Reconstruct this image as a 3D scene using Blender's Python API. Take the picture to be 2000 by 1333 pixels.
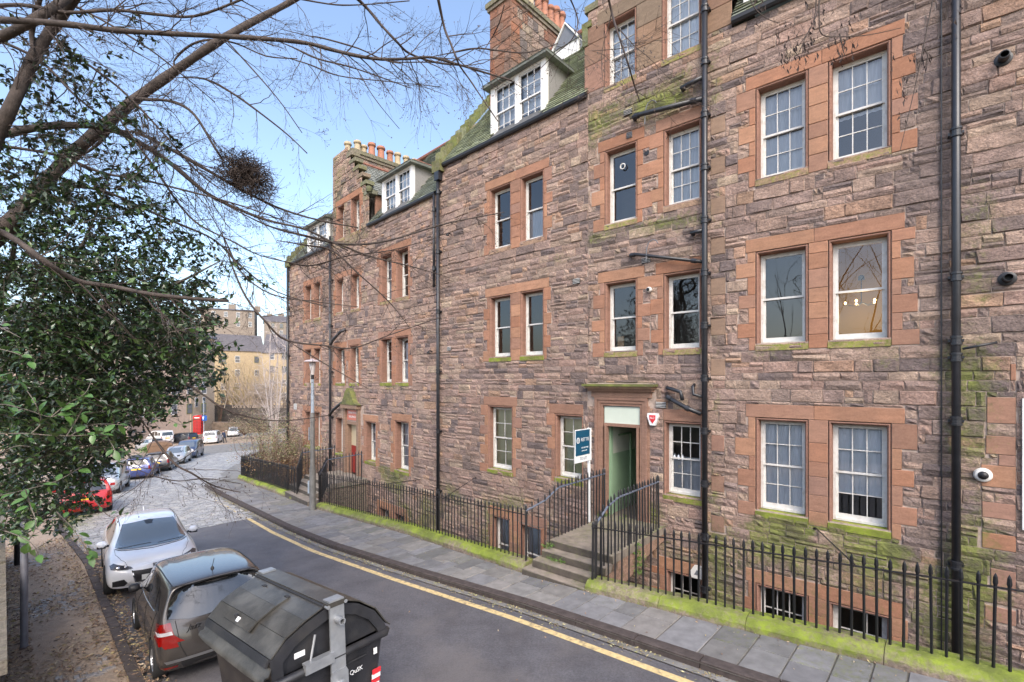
import bpy, bmesh, math, random
from mathutils import Vector, Matrix, noise
from mathutils.bvhtree import BVHTree
from math import radians, sin, cos, pi, sqrt, atan2

for o in list(bpy.data.objects):
    bpy.data.objects.remove(o)
SC = bpy.context.scene
COL = SC.collection

# ---------------------------------------------------------------- camera, sky, sun, exposure
FPX, CXP, HOR, CZ = 930.0, 1000.0, 744.0, 4.0      # focal length (px of the 2000 px wide photo), centre column, horizon row, eye height
cam = bpy.data.cameras.new("camera")
cam.sensor_width = 36.0
cam.lens = 36.0 * FPX / 2000.0
cam.shift_y = (HOR - 666.5) / 2000.0
cam.clip_start = 0.05
cam.clip_end = 3000
camo = bpy.data.objects.new("camera", cam)
camo.location = (0, 0, CZ)
camo.rotation_euler = (radians(90), 0, 0)
COL.objects.link(camo)
SC.camera = camo

SUN_EL, SUN_AZ = 44.0, 172.0        # elevation; compass direction the sun stands in (clockwise from +Y)
world = bpy.data.worlds.new("World")
SC.world = world
world.use_nodes = True
wn = world.node_tree
bg = wn.nodes["Background"]
sky = wn.nodes.new("ShaderNodeTexSky")
sky.sky_type = 'NISHITA'
sky.sun_disc = False
sky.sun_elevation = radians(SUN_EL)
sky.sun_rotation = radians(SUN_AZ)
sky.altitude = 50
sky.air_density = 1.0
sky.dust_density = 3.0
sky.ozone_density = .9
wn.links.new(sky.outputs[0], bg.inputs[0])
bg.inputs[1].default_value = 0.15
sun = bpy.data.lights.new("sun", 'SUN')
sun.energy = .62
sun.angle = radians(22)
sun.color = (1.0, 0.975, 0.945)
suno = bpy.data.objects.new("sun", sun)
COL.objects.link(suno)
_a, _e = radians(SUN_AZ), radians(SUN_EL)
_sd = Vector((sin(_a) * cos(_e), cos(_a) * cos(_e), sin(_e)))
suno.rotation_euler = _sd.to_track_quat('Z', 'Y').to_euler()
suno.location = (-20, -20, 40)
SC.view_settings.view_transform = 'Standard'
SC.view_settings.look = 'None'
SC.view_settings.gamma = 1.0
SC.view_settings.exposure = 1.42
SC.view_settings.use_curve_mapping = False
SC.render.engine = 'CYCLES'
SC.cycles.max_bounces = 6
SC.cycles.transparent_max_bounces = 12
SC.cycles.caustics_reflective = False
SC.cycles.caustics_refractive = False

# ---------------------------------------------------------------- small helpers
def clamp(x, a=0.0, b=1.0):
    return max(a, min(b, x))

def gz(x, y):
    """height of the falling street"""
    z = .36 - .065 * ((x - 1.26) * -.759 + (y - 7.95) * .652)
    if z < -3.6:
        z = -3.6 - 0.7 * (1 - math.exp((z + 3.6) / 1.4))
    return z

def at(px, py, Y):
    return Vector(((px - CXP) / FPX * Y, Y, CZ + (HOR - py) / FPX * Y))

def SN(s, n, dz=0.0):
    """street frame: s along the street (downhill), n across it (towards the terrace)"""
    x = .683 * n - .7306 * s
    y = .7306 * n + .683 * s
    return Vector((x, y, gz(x, y) + dz))

class MB:
    def __init__(self):
        self.v = []; self.f = []; self.m = []; self.c = []; self.smooth = False
    def add(self, vs, fs, m=0, c=None):
        o = len(self.v)
        self.v += [tuple(p) for p in vs]
        for f in fs:
            self.f.append(tuple(i + o for i in f)); self.m.append(m)
        if c is not None:
            if isinstance(c, list): self.c += c
            else: self.c += [c] * len(vs)
        return self
    def box(self, a, b, m=0, c=None):
        x0, y0, z0 = a; x1, y1, z1 = b
        return self.add([(x0,y0,z0),(x1,y0,z0),(x1,y1,z0),(x0,y1,z0),(x0,y0,z1),(x1,y0,z1),(x1,y1,z1),(x0,y1,z1)],
                 [(0,3,2,1),(4,5,6,7),(0,1,5,4),(1,2,6,5),(2,3,7,6),(3,0,4,7)], m, c)
    def obox(self, o, ax, ay, az, m=0, c=None):
        o = Vector(o); ax = Vector(ax); ay = Vector(ay); az = Vector(az)
        vs = [o, o+ax, o+ax+ay, o+ay, o+az, o+ax+az, o+ax+ay+az, o+ay+az]
        fs = [(0,3,2,1),(4,5,6,7),(0,1,5,4),(1,2,6,5),(2,3,7,6),(3,0,4,7)]
        if ax.cross(ay).dot(az) < 0: fs = [f[::-1] for f in fs]
        return self.add(vs, fs, m, c)
    def tube(self, pts, rad, n=8, m=0, c=None, cap=True):
        pts = [Vector(p) for p in pts]
        if not isinstance(rad, (list, tuple)): rad = [rad] * len(pts)
        vs = []; fs = []
        up = None
        for i, p in enumerate(pts):
            d = (pts[min(i+1, len(pts)-1)] - pts[max(i-1, 0)])
            if d.length < 1e-9: d = Vector((0,0,1))
            d.normalize()
            if up is None:
                up = d.orthogonal().normalized()
            else:
                up = (up - d * up.dot(d))
                if up.length < 1e-5: up = d.orthogonal()
                up.normalize()
            s = d.cross(up)
            for k in range(n):
                a = 2*pi*k/n
                vs.append(p + (up*cos(a) + s*sin(a)) * rad[i])
        for i in range(len(pts)-1):
            for k in range(n):
                k2 = (k+1) % n
                fs.append((i*n+k, i*n+k2, (i+1)*n+k2, (i+1)*n+k))
        if cap:
            fs.append(tuple(range(n))[::-1]); fs.append(tuple((len(pts)-1)*n+k for k in range(n)))
        return self.add(vs, fs, m, c)
    def lathe(self, prof, n=24, axis='z', o=(0,0,0), m=0, c=None):
        vs = []; fs = []
        for r, h in prof:
            for k in range(n):
                a = 2*pi*k/n
                if axis == 'z': vs.append((o[0]+r*cos(a), o[1]+r*sin(a), o[2]+h))
                elif axis == 'y': vs.append((o[0]+r*cos(a), o[1]+h, o[2]+r*sin(a)))
                else: vs.append((o[0]+h, o[1]+r*cos(a), o[2]+r*sin(a)))
        for i in range(len(prof)-1):
            for k in range(n):
                k2 = (k+1) % n
                f = (i*n+k, i*n+k2, (i+1)*n+k2, (i+1)*n+k)
                fs.append(f if axis != 'y' else f[::-1])
        return self.add(vs, fs, m, c)
    def prism(self, poly, ext, m=0, c=None):
        """poly: list of 3D points (planar), ext: extrusion vector"""
        poly = [Vector(p) for p in poly]; ext = Vector(ext); n = len(poly)
        nm = Vector((0,0,0))
        for i in range(n): nm += poly[i].cross(poly[(i+1) % n])
        if nm.dot(ext) > 0: poly = poly[::-1]
        vs = poly + [p + ext for p in poly]
        fs = [tuple(range(n)), tuple(range(n, 2*n))[::-1]]
        for i in range(n):
            j = (i+1) % n
            fs.append((j, i, i+n, j+n))
        return self.add(vs, fs, m, c)
    def data(self, name, mats):
        me = bpy.data.meshes.new(name)
        me.from_pydata(self.v, [], self.f)
        for mt in (mats if isinstance(mats, (list, tuple)) else [mats]): me.materials.append(mt)
        if any(self.m): me.polygons.foreach_set('material_index', self.m)
        if self.c and len(self.c) == len(self.v):
            ca = me.color_attributes.new('Col', 'FLOAT_COLOR', 'POINT')
            flat = []
            for c in self.c: flat += [c[0], c[1], c[2], c[3] if len(c) > 3 else 0.0]
            ca.data.foreach_set('color', flat)
        if self.smooth: me.polygons.foreach_set('use_smooth', [True]*len(me.polygons))
        me.update()
        return me
    def build(self, name, mats, parent=None, **kw):
        return link(name, self.data(name, mats), parent, **kw)

def worldloc(o):
    p = Vector((0,0,0))
    while o is not None:
        p += o.location; o = o.parent
    return p

def link(name, data, parent=None, loc=None, rot=None, scale=None, label=None, cat=None, group=None, kind=None, local=False):
    """mesh in world coordinates under an unrotated parent unless local=True"""
    o = bpy.data.objects.new(name, data)
    COL.objects.link(o)
    if parent is not None:
        o.parent = parent
        o.location = Vector(loc) if local and loc is not None else (Vector((0,0,0)) if local else (Vector(loc) if loc is not None else Vector((0,0,0))) - worldloc(parent))
    elif loc is not None:
        o.location = loc
    if rot is not None: o.rotation_euler = rot
    if scale is not None: o.scale = scale
    if label: o['label'] = label
    if cat: o['category'] = cat
    if group: o['group'] = group
    if kind: o['kind'] = kind
    return o

def thing(name, label, cat, loc, rotz=0.0, group=None):
    return link(name, None, None, loc=loc, rot=(0,0,rotz) if rotz else None, label=label, cat=cat, group=group)

# ---------------------------------------------------------------- materials
def nodes(m):
    m.use_nodes = True
    nt = m.node_tree
    return nt, nt.nodes["Principled BSDF"]

def mat(name, col, rough=0.7, metal=0.0, var=0.0, vscale=8.0, bump=0.0, bscale=40.0, col2=None, spec=0.5, stretch=None, coat=0.0, attr=False, moss=False, trans=0.0, detail=5.0, dirt=None, dscale=3.0, damt=0.5, mcol=((.10,.11,.045),(.20,.225,.06)), grain=0.0, soot=0.0, bump2=0.0):
    m = bpy.data.materials.new(name)
    nt, p = nodes(m)
    N, L = nt.nodes, nt.links
    p.inputs['Roughness'].default_value = rough
    p.inputs['Metallic'].default_value = metal
    p.inputs['Specular IOR Level'].default_value = spec
    if coat:
        p.inputs['Coat Weight'].default_value = coat
        p.inputs['Coat Roughness'].default_value = 0.06
    geo = N.new('ShaderNodeNewGeometry')
    tc = N.new('ShaderNodeTexCoord')
    src = geo.outputs['Position']
    if stretch:
        mp = N.new('ShaderNodeMapping'); mp.inputs['Scale'].default_value = stretch
        L.new(src, mp.inputs[0]); src = mp.outputs[0]
    cur = None
    if attr:
        at_ = N.new('ShaderNodeAttribute'); at_.attribute_name = 'Col'
        cur = at_.outputs['Color']
    if var or col2:
        nz = N.new('ShaderNodeTexNoise'); nz.inputs['Scale'].default_value = vscale; nz.inputs['Detail'].default_value = detail
        nz.inputs['Roughness'].default_value = .62
        L.new(src, nz.inputs['Vector'])
        rp = N.new('ShaderNodeMapRange'); rp.inputs[1].default_value = .3; rp.inputs[2].default_value = .7
        L.new(nz.outputs['Fac'], rp.inputs[0])
        if attr:
            rp.inputs[3].default_value = 1 - var; rp.inputs[4].default_value = 1 + var
            mul = N.new('ShaderNodeVectorMath'); mul.operation = 'SCALE'
            L.new(cur, mul.inputs[0]); L.new(rp.outputs[0], mul.inputs['Scale'])
            cur = mul.outputs[0]
        else:
            c2 = col2 or tuple(c * (1 - var) for c in col)
            c1 = col if col2 else tuple(min(1, c * (1 + var)) for c in col)
            mx = N.new('ShaderNodeMix'); mx.data_type = 'RGBA'
            L.new(rp.outputs[0], mx.inputs[0])
            mx.inputs[6].default_value = (*c1, 1); mx.inputs[7].default_value = (*c2, 1)
            cur = mx.outputs[2]
    if grain:
        ng = N.new('ShaderNodeTexNoise'); ng.inputs['Scale'].default_value = 34; ng.inputs['Detail'].default_value = 6; ng.inputs['Roughness'].default_value = .75
        L.new(geo.outputs['Position'], ng.inputs['Vector'])
        rg2 = N.new('ShaderNodeMapRange'); rg2.inputs[1].default_value = .34; rg2.inputs[2].default_value = .62; rg2.inputs[3].default_value = 1 - grain; rg2.inputs[4].default_value = 1 + grain*.45
        L.new(ng.outputs['Fac'], rg2.inputs[0])
        ml = N.new('ShaderNodeVectorMath'); ml.operation = 'SCALE'
        L.new(cur, ml.inputs[0]); L.new(rg2.outputs[0], ml.inputs['Scale']); cur = ml.outputs[0]
    if soot:
        nsn = N.new('ShaderNodeTexNoise'); nsn.inputs['Scale'].default_value = 1.15; nsn.inputs['Detail'].default_value = 9; nsn.inputs['Roughness'].default_value = .68
        L.new(geo.outputs['Position'], nsn.inputs['Vector'])
        rs = N.new('ShaderNodeMapRange'); rs.inputs[1].default_value = .46; rs.inputs[2].default_value = .66; rs.inputs[4].default_value = soot
        L.new(nsn.outputs['Fac'], rs.inputs[0])
        mxs = N.new('ShaderNodeMix'); mxs.data_type = 'RGBA'; L.new(rs.outputs[0], mxs.inputs[0]); L.new(cur, mxs.inputs[6]); mxs.inputs[7].default_value = (.105,.085,.075,1)
        cur = mxs.outputs[2]
    if dirt:
        nd = N.new('ShaderNodeTexNoise'); nd.inputs['Scale'].default_value = dscale; nd.inputs['Detail'].default_value = 7
        L.new(geo.outputs['Position'], nd.inputs['Vector'])
        rd = N.new('ShaderNodeMapRange'); rd.inputs[1].default_value = .5; rd.inputs[2].default_value = .68; rd.inputs[4].default_value = damt
        L.new(nd.outputs['Fac'], rd.inputs[0])
        mx = N.new('ShaderNodeMix'); mx.data_type = 'RGBA'
        L.new(rd.outputs[0], mx.inputs[0])
        if cur is None: mx.inputs[6].default_value = (*col, 1)
        else: L.new(cur, mx.inputs[6])
        mx.inputs[7].default_value = (*dirt, 1)
        cur = mx.outputs[2]
    if moss:
        nm = N.new('ShaderNodeTexNoise'); nm.inputs['Scale'].default_value = 13.0; nm.inputs['Detail'].default_value = 8; nm.inputs['Roughness'].default_value = .75
        L.new(geo.outputs['Position'], nm.inputs['Vector'])
        ad = N.new('ShaderNodeMath'); ad.operation = 'MULTIPLY_ADD'
        ad.inputs[1].default_value = 3.4; ad.inputs[2].default_value = -1.7 - .78
        L.new(nm.outputs['Fac'], ad.inputs[0])
        a2 = N.new('ShaderNodeMath'); a2.operation = 'MULTIPLY_ADD'; a2.inputs[1].default_value = 2.1
        L.new(at_.outputs['Alpha'], a2.inputs[0]); L.new(ad.outputs[0], a2.inputs[2])
        a2.use_clamp = True
        a3 = N.new('ShaderNodeMath'); a3.operation = 'MULTIPLY'; a3.inputs[1].default_value = .88
        L.new(a2.outputs[0], a3.inputs[0])
        mc = N.new('ShaderNodeMix'); mc.data_type = 'RGBA'
        nm2 = N.new('ShaderNodeTexNoise'); nm2.inputs['Scale'].default_value = 3.1; nm2.inputs['Detail'].default_value = 4
        L.new(geo.outputs['Position'], nm2.inputs['Vector'])
        rm = N.new('ShaderNodeMapRange'); rm.inputs[1].default_value = .38; rm.inputs[2].default_value = .62
        L.new(nm2.outputs['Fac'], rm.inputs[0]); L.new(rm.outputs[0], mc.inputs[0])
        mc.inputs[6].default_value = (*mcol[0], 1); mc.inputs[7].default_value = (*mcol[1], 1)
        mx = N.new('ShaderNodeMix'); mx.data_type = 'RGBA'
        L.new(a3.outputs[0], mx.inputs[0]); L.new(cur, mx.inputs[6]); L.new(mc.outputs[2], mx.inputs[7])
        cur = mx.outputs[2]
    if cur is None: p.inputs['Base Color'].default_value = (*col, 1)
    else: L.new(cur, p.inputs['Base Color'])
    if bump:
        nb = N.new('ShaderNodeTexNoise'); nb.inputs['Scale'].default_value = bscale; nb.inputs['Detail'].default_value = 6; nb.inputs['Roughness'].default_value = .65
        L.new(src, nb.inputs['Vector'])
        b = N.new('ShaderNodeBump'); b.inputs['Strength'].default_value = 1.0; b.inputs['Distance'].default_value = bump
        L.new(nb.outputs['Fac'], b.inputs['Height']); L.new(b.outputs[0], p.inputs['Normal'])
        if bump2:
            n2 = N.new('ShaderNodeTexNoise'); n2.inputs['Scale'].default_value = bscale*.33; n2.inputs['Detail'].default_value = 3; n2.inputs['Roughness'].default_value = .5
            L.new(src, n2.inputs['Vector'])
            b2 = N.new('ShaderNodeBump'); b2.inputs['Distance'].default_value = bump2; L.new(n2.outputs['Fac'], b2.inputs['Height']); L.new(b.outputs[0], b2.inputs['Normal']); L.new(b2.outputs[0], p.inputs['Normal'])
    if trans:
        p.inputs['Transmission Weight'].default_value = trans
    m.diffuse_color = (*col, 1)
    return m

def glass_mat(name, tint=(.75,.8,.82), refl=.22, rough=.01, bump=0.0):
    m = bpy.data.materials.new(name); m.use_nodes = True
    nt = m.node_tree; N, L = nt.nodes, nt.links
    N.remove(N["Principled BSDF"])
    out = N["Material Output"]
    tr = N.new('ShaderNodeBsdfTransparent'); tr.inputs[0].default_value = (*tint, 1)
    gl = N.new('ShaderNodeBsdfGlossy'); gl.inputs['Roughness'].default_value = rough; gl.inputs[0].default_value = (1,1,1,1)
    fr = N.new('ShaderNodeFresnel'); fr.inputs[0].default_value = 1.5
    ma = N.new('ShaderNodeMath'); ma.operation = 'MULTIPLY_ADD'; ma.inputs[1].default_value = 1.0; ma.inputs[2].default_value = refl - .04; ma.use_clamp = True
    L.new(fr.outputs[0], ma.inputs[0])
    mx = N.new('ShaderNodeMixShader')
    L.new(ma.outputs[0], mx.inputs[0]); L.new(tr.outputs[0], mx.inputs[1]); L.new(gl.outputs[0], mx.inputs[2])
    L.new(mx.outputs[0], out.inputs[0])
    if bump:
        g = N.new('ShaderNodeNewGeometry'); nb = N.new('ShaderNodeTexNoise'); nb.inputs['Scale'].default_value = 3.0; nb.inputs['Detail'].default_value = 1
        L.new(g.outputs['Position'], nb.inputs['Vector'])
        b = N.new('ShaderNodeBump'); b.inputs['Distance'].default_value = bump
        L.new(nb.outputs['Fac'], b.inputs['Height']); L.new(b.outputs[0], gl.inputs['Normal'])
    return m

def emit_mat(name, col, s):
    m = bpy.data.materials.new(name); nt, p = nodes(m)
    p.inputs['Base Color'].default_value = (*col, 1)
    p.inputs['Emission Color'].default_value = (*col, 1)
    p.inputs['Emission Strength'].default_value = s
    return m

M = {}
M['stone'] = mat('rubble_sandstone', (.4,.3,.25), .95, var=.22, vscale=5, bump=.016, bscale=40, attr=True, moss=True, stretch=(1,1,1.4), detail=8, spec=.15, grain=.40, soot=.50, bump2=.026)
M['dressed'] = mat('dressed_red_sandstone', (.42,.22,.15), .92, var=.17, vscale=5, bump=.004, bscale=60, attr=True, moss=True, stretch=(1,1,3.5), detail=8, spec=.15, grain=.16, soot=.22)
M['mortar'] = mat('lime_mortar', (.40,.31,.26), .95, var=.25, vscale=9, bump=.006, bscale=60, attr=True, moss=True, spec=.2)
M['coping'] = mat('mossy_coping_stone', (.3,.25,.2), .95, var=.3, vscale=11, bump=.012, bscale=45, attr=True, moss=True, detail=8, spec=.2, mcol=((.085,.095,.04),(.17,.19,.05)), grain=.3)
M['mossbright'] = mat('bright_mossy_stone', (.3,.25,.2), .95, var=.35, vscale=11, bump=.014, bscale=45, attr=True, moss=True, detail=8, spec=.2, mcol=((.14,.18,.03),(.27,.35,.035)), grain=.3)
M['paving'] = mat('sandstone_paving', (.2,.19,.17), .8, var=.22, vscale=5, bump=.003, bscale=50, attr=True, moss=True, detail=8, spec=.3)
M['kerb'] = mat('dark_kerb_stone', (.075,.06,.055), .85, var=.3, vscale=9, bump=.005, bscale=50, spec=.3)
M['asphalt'] = mat('worn_asphalt', (.152,.147,.155), .62, var=.0, vscale=1.7, col2=(.092,.088,.094), bump=.006, bscale=90, detail=9, spec=.4, dirt=(.185,.168,.158), dscale=1.1, damt=.5, grain=.34, soot=.22)
M['sett'] = mat('granite_setts', (.24,.23,.215), .5, var=.3, vscale=3, bump=.004, bscale=60, attr=True, moss=True, spec=.5)
M['settbase'] = mat('sett_joints', (.20,.19,.175), .9, var=.3, vscale=3, bump=.004, bscale=60)
M['yellow'] = mat('worn_yellow_paint', (.66,.50,.24), .75, var=.18, vscale=14, bump=.001, bscale=200, detail=8, dirt=(.25,.2,.13), dscale=13, damt=.8)
M['dirt'] = mat('leaf_mould_soil', (.29,.215,.155), .95, var=.4, vscale=6, bump=.03, bscale=18, col2=(.37,.285,.21), detail=9)
M['pit'] = mat('basement_flags', (.13,.12,.10), .9, var=.35, vscale=3, bump=.01, bscale=30)
M['iron'] = mat('black_iron', (.012,.012,.014), .45, spec=.5, bump=.0008, bscale=120)
M['pipe'] = mat('black_cast_pipe', (.018,.019,.023), .38, spec=.6, var=.3, vscale=8, bump=.0015, bscale=60)
M['white'] = mat('white_window_paint', (.66,.645,.61), .5, var=.07, vscale=20, dirt=(.42,.38,.32), dscale=9, damt=.45)
M['whitewall'] = mat('white_painted_timber', (.76,.75,.73), .55, var=.05, vscale=8)
M['glass'] = glass_mat('window_glass', tint=(.94,.95,.96), refl=.095)
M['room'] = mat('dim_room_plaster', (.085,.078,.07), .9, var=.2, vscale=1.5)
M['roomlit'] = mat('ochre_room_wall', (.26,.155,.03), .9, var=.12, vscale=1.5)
M['curtain'] = mat('pale_blue_net_curtain', (.74,.80,.88), .9, var=.10, vscale=2.5, stretch=(3,3,1), bump=.01, bscale=6)
M['netgrey'] = mat('grey_net_curtain', (.46,.49,.54), .9, var=.2, vscale=3, stretch=(6,6,.6))
M['blind'] = mat('olive_cream_blind', (.60,.60,.34), .85, var=.10, vscale=2.0, stretch=(5,5,.5))
M['slate'] = mat('mossy_slate', (.14,.15,.14), .75, var=.25, vscale=4, bump=.003, bscale=40, attr=True, moss=True)
M['lead'] = mat('lead_flashing', (.16,.17,.19), .5, var=.15)
M['ridge'] = mat('red_ridge_tile', (.27,.12,.085), .8, var=.3, vscale=6)
M['render'] = mat('grey_roughcast', (.27,.26,.25), .95, var=.12, vscale=30, bump=.006, bscale=90)
M['potbuff'] = mat('buff_clay', (.42,.34,.22), .8, var=.15, vscale=6)
M['potred'] = mat('red_clay', (.36,.16,.10), .8, var=.2, vscale=6)
M['gutter'] = mat('black_gutter', (.02,.02,.022), .5)
M['bark'] = mat('brown_bark', (.068,.052,.043), .88, var=.45, vscale=9, bump=.010, bscale=38, stretch=(1,1,1), detail=7)
M['bark2'] = mat('grey_bark', (.15,.125,.10), .85, var=.35, vscale=12, bump=.004, bscale=50)
M['twig'] = mat('fine_twigs', (.055,.038,.03), .8)
M['palebark'] = mat('pale_birch_bark', (.42,.36,.33), .8, var=.2, vscale=3)
# ================================================================ SETTING
random.seed(7)
def interp(tab, s):
    for (a, x), (b, y) in zip(tab, tab[1:]):
        if s <= b or (b, y) == tab[-1]:
            return x + (y - x) * (s - a) / (b - a)
KERB_R = [(-6,5.95),(1.85,5.77),(5,5.74),(8,5.55),(11.2,5.42),(14,5.52),(16.5,5.72),(22.3,6.17),(26.4,6.6),(32,8.3),(40,12.6),(52,18.5),(66,24.5),(95,36)]
KERB_L = [(-6,.85),(7.8,1.1),(15,1.3),(21,1.15),(27,2.0),(33,3.6),(40,6.2),(46,8.8),(52,11.6),(63,16.2),(72,20.5),(95,30)]
PLINTH = [(-6,7.15),(-.15,6.99),(1.85,6.87),(4.5,6.70),(6,6.73),(10.1,7.03),(15.75,7.12),(21.1,7.64),(26.6,8.1)]
def kr(s): return interp(KERB_R, s)
def kl(s): return interp(KERB_L, s)
def pl(s): return interp(PLINTH, s)

def strip(name, s0, s1, step, fa, fb, dz, mt, nn=1, **kw):
    b = MB(); n = max(1, int((s1 - s0) / step))
    rows = []
    for i in range(n + 1):
        s = s0 + (s1 - s0) * i / n
        a, c = fa(s), fb(s)
        rows.append([SN(s, a + (c - a) * j / nn, dz) for j in range(nn + 1)])
    w = nn + 1
    b.add([p for r in rows for p in r], [(i*w+j, i*w+j+1, (i+1)*w+j+1, (i+1)*w+j) for i in range(n) for j in range(nn)])
    return b.build(name, mt, **kw)

# the ground sheet: everything left of the plinth near the houses, the whole width further down the street
g = MB()
ss = [-40,-20,-6,0,5,10,15,20,26.6,32,40,50,60,75,100,150,260]
for i in range(len(ss)-1):
    a, c = ss[i], ss[i+1]
    def hi(s): return (pl(max(s,-6)) if s <= 26.6 else 150.0)
    cols_a = [-150,-60,-20,-5,0,3,hi(a) if c <= 26.61 else (pl(26.6) if a < 26.7 else 7.0)]
    cols_c = [-150,-60,-20,-5,0,3,hi(c) if c <= 26.61 else 7.0]
    if c > 26.61: cols_a += [12,20,40,80,200]; cols_c += [12,20,40,80,200]
    va = [SN(a, n, -.05) for n in cols_a]; vc = [SN(c, n, -.05) for n in cols_c]
    k = len(va)
    g.add(va + vc, [(j, j+1, k+j+1, k+j) for j in range(k-1)])
g.build('ground', M['dirt'], kind='structure')

S_JOIN = 16.6    # where asphalt gives way to setts
road = strip('road', -6, S_JOIN, 1.2, lambda s: kl(s)+.14, lambda s: kr(s)-.13, 0, M['asphalt'], 3, kind='structure')
sett_bed = strip('cobbled_road', S_JOIN, 95, 2.0, lambda s: kl(s)-.4, lambda s: kr(s)-.13 if s < 26.4 else kr(s)+4, -.012, M['settbase'], 3, kind='structure')
# setts: real blocks down to where they shrink to a few pixels
b = MB(); rng = random.Random(3)
def sett_rows(s0, s1, dep, wid, bb):
    s = s0
    while s < s1:
        a, c = kl(s) - .35, (kr(s) - .16 if s < 26.4 else kr(s) + .6)
        n = a + rng.random() * wid
        while n < c - .05:
            w = wid * rng.uniform(.75, 1.25)
            dd = dep * .9
            j = [SN(s + rng.uniform(-.006,.006), n + .008), SN(s + dd, n + .008), SN(s + dd, n + w - .010), SN(s + rng.uniform(-.006,.006), n + w - .010)]
            h = rng.uniform(-.004, .006)
            top = [q + Vector((0,0,h + rng.uniform(-.003,.003))) for q in j]
            cen = sum(j, Vector()) / 4
            inn = [cen + (q - cen) * .72 + Vector((0,0,h + .010)) for q in j]
            t = rng.random()
            base = rng.choice([(.34,.33,.315),(.31,.305,.29),(.28,.275,.27),(.35,.33,.30),(.25,.25,.25)])
            k = rng.uniform(.85, 1.2)
            edge = 1 - clamp((n - kl(s)) / 1.5)
            mo = clamp(.15 + .8 * edge * clamp((s - 17) / 4) + .25 * noise.noise(Vector((s*.5, n*.5, 3))))
            cc = (base[0]*k, base[1]*k, base[2]*k, mo * .9)
            bb.add(top + inn, [(4,5,6,7),(0,1,5,4),(1,2,6,5),(2,3,7,6),(3,0,4,7)], 0, cc)
            n += w
        s += dep
sett_rows(S_JOIN + .02, 27, .135, .22, b)
sett_rows(27, 48, .22, .34, b)
sb = b.build('sett_surface', M['sett'], sett_bed, kind='stuff')

# pavement with separate slabs, kerb with separate stones
pav = strip('pavement', -6, 26.8, 1.0, lambda s: kr(s)-.02, lambda s: pl(s)+.02, .085, M['pit'], 1, kind='structure')
rng = random.Random(11)
s = -2.4; slabs = []
while s < 26.2:
    dep = rng.uniform(.30, .56)
    n0, n1 = kr(s) + .155, pl(s) + .0
    n = n0
    while n < n1 - .02:
        w = rng.uniform(.34, .66)
        if n1 - (n + w) < .3: w = n1 - n
        slabs.append((s, s + dep, n, n + w)); n += w
    s += dep
for (a, c, n, m_) in slabs:
    f = lambda ss_, nn_: SN(ss_, nn_, 0)
    gpx = .007
    cor = [SN(a+gpx, n+gpx), SN(c-gpx, n+gpx), SN(c-gpx, m_-gpx), SN(a+gpx, m_-gpx)]
    tilt = [rng.uniform(-.004,.004) for _ in range(4)]
    vs = [q + Vector((0,0,.08)) for q in cor]
    cen = sum(cor, Vector()) / 4
    vs += [cen + (q - cen) * .965 + Vector((0,0,.102 + tilt[i])) for i, q in enumerate(cor)]
    base = rng.choice([(.25,.235,.21),(.235,.225,.215),(.26,.24,.21),(.215,.205,.19),(.24,.23,.22),(.275,.25,.22)])
    k = rng.uniform(.78, 1.08)
    mo = clamp(.10 + .5 * clamp((m_ - pl(a) + .5) * 1.2) * rng.random() + .3 * noise.noise(Vector((a*.4, n*.8, 0))))
    MB().add(vs, [(4,5,6,7),(0,1,5,4),(1,2,6,5),(2,3,7,6),(3,0,4,7)], 0, (base[0]*k*.86, base[1]*k*.88, base[2]*k*.93, mo)).build('paving_slab', M['paving'], pav)
kerb = strip('kerb', -6, 26.4, 1.0, lambda s: kr(s)-.13, lambda s: kr(s)+.15, .012, M['settbase'], 1, kind='structure')
s = -2.4
while s < 26.3:
    l = rng.uniform(.8, 1.15)
    a, c = s + .006, min(s + l, 26.4) - .006
    o0, o1 = kr(a), kr(c)
    drop = clamp((c - 24.9) / 1.5) * .07 if c > 24.9 else 0
    base = [SN(a, o0-.01), SN(c, o1-.01), SN(c, o1+.15), SN(a, o0+.15)]
    hh = .118 - drop
    lo = [q - Vector((0,0,.05)) for q in base]
    mid = [q + Vector((0,0,hh-.012)) for q in base]
    ins = [SN(a+.003, o0+.008, hh), SN(c-.003, o1+.008, hh), SN(c-.003, o1+.145, hh), SN(a+.003, o0+.145, hh)]
    MB().add(lo+mid+ins, [(0,1,5,4),(1,2,6,5),(2,3,7,6),(3,0,4,7),(4,5,9,8),(5,6,10,9),(6,7,11,10),(7,4,8,11),(8,9,10,11)]).build('kerb_stone', M['kerb'], kerb)
    s += l

# yellow line
def yl(s, side=0): return kr(s) - .42 + side
b = MB(); pts = []
s = -5.0; n = 60
for i in range(n + 1):
    s = -5 + (21.6 + 5) * i / n
    pts += [SN(s, kr(s) - .40, .004), SN(s, kr(s) - .29, .004)]
b.add(pts, [(2*i, 2*i+1, 2*i+3, 2*i+2) for i in range(n)])
b.build('yellow_line', M['yellow'], kind='structure')

# left verge with its low kerb
verge = strip('verge_path', -6, 23, 1.0, lambda s: -2.6, lambda s: kl(s)+.0, .035, M['dirt'], 6, kind='structure')
for i in range(40):
    a, c = -2 + i * .62 + .01, -2 + (i + 1) * .62 - .01
    MB().add([SN(a, kl(a)), SN(c, kl(c)), SN(c, kl(c)+.14), SN(a, kl(a)+.14)] + [SN(a, kl(a), .075), SN(c, kl(c), .07), SN(c, kl(c)+.13, .065), SN(a, kl(a)+.13, .07)],
             [(4,5,6,7),(0,1,5,4),(1,2,6,5),(2,3,7,6),(3,0,4,7)]).build('kerb_stone', M['kerb'], verge)
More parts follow.
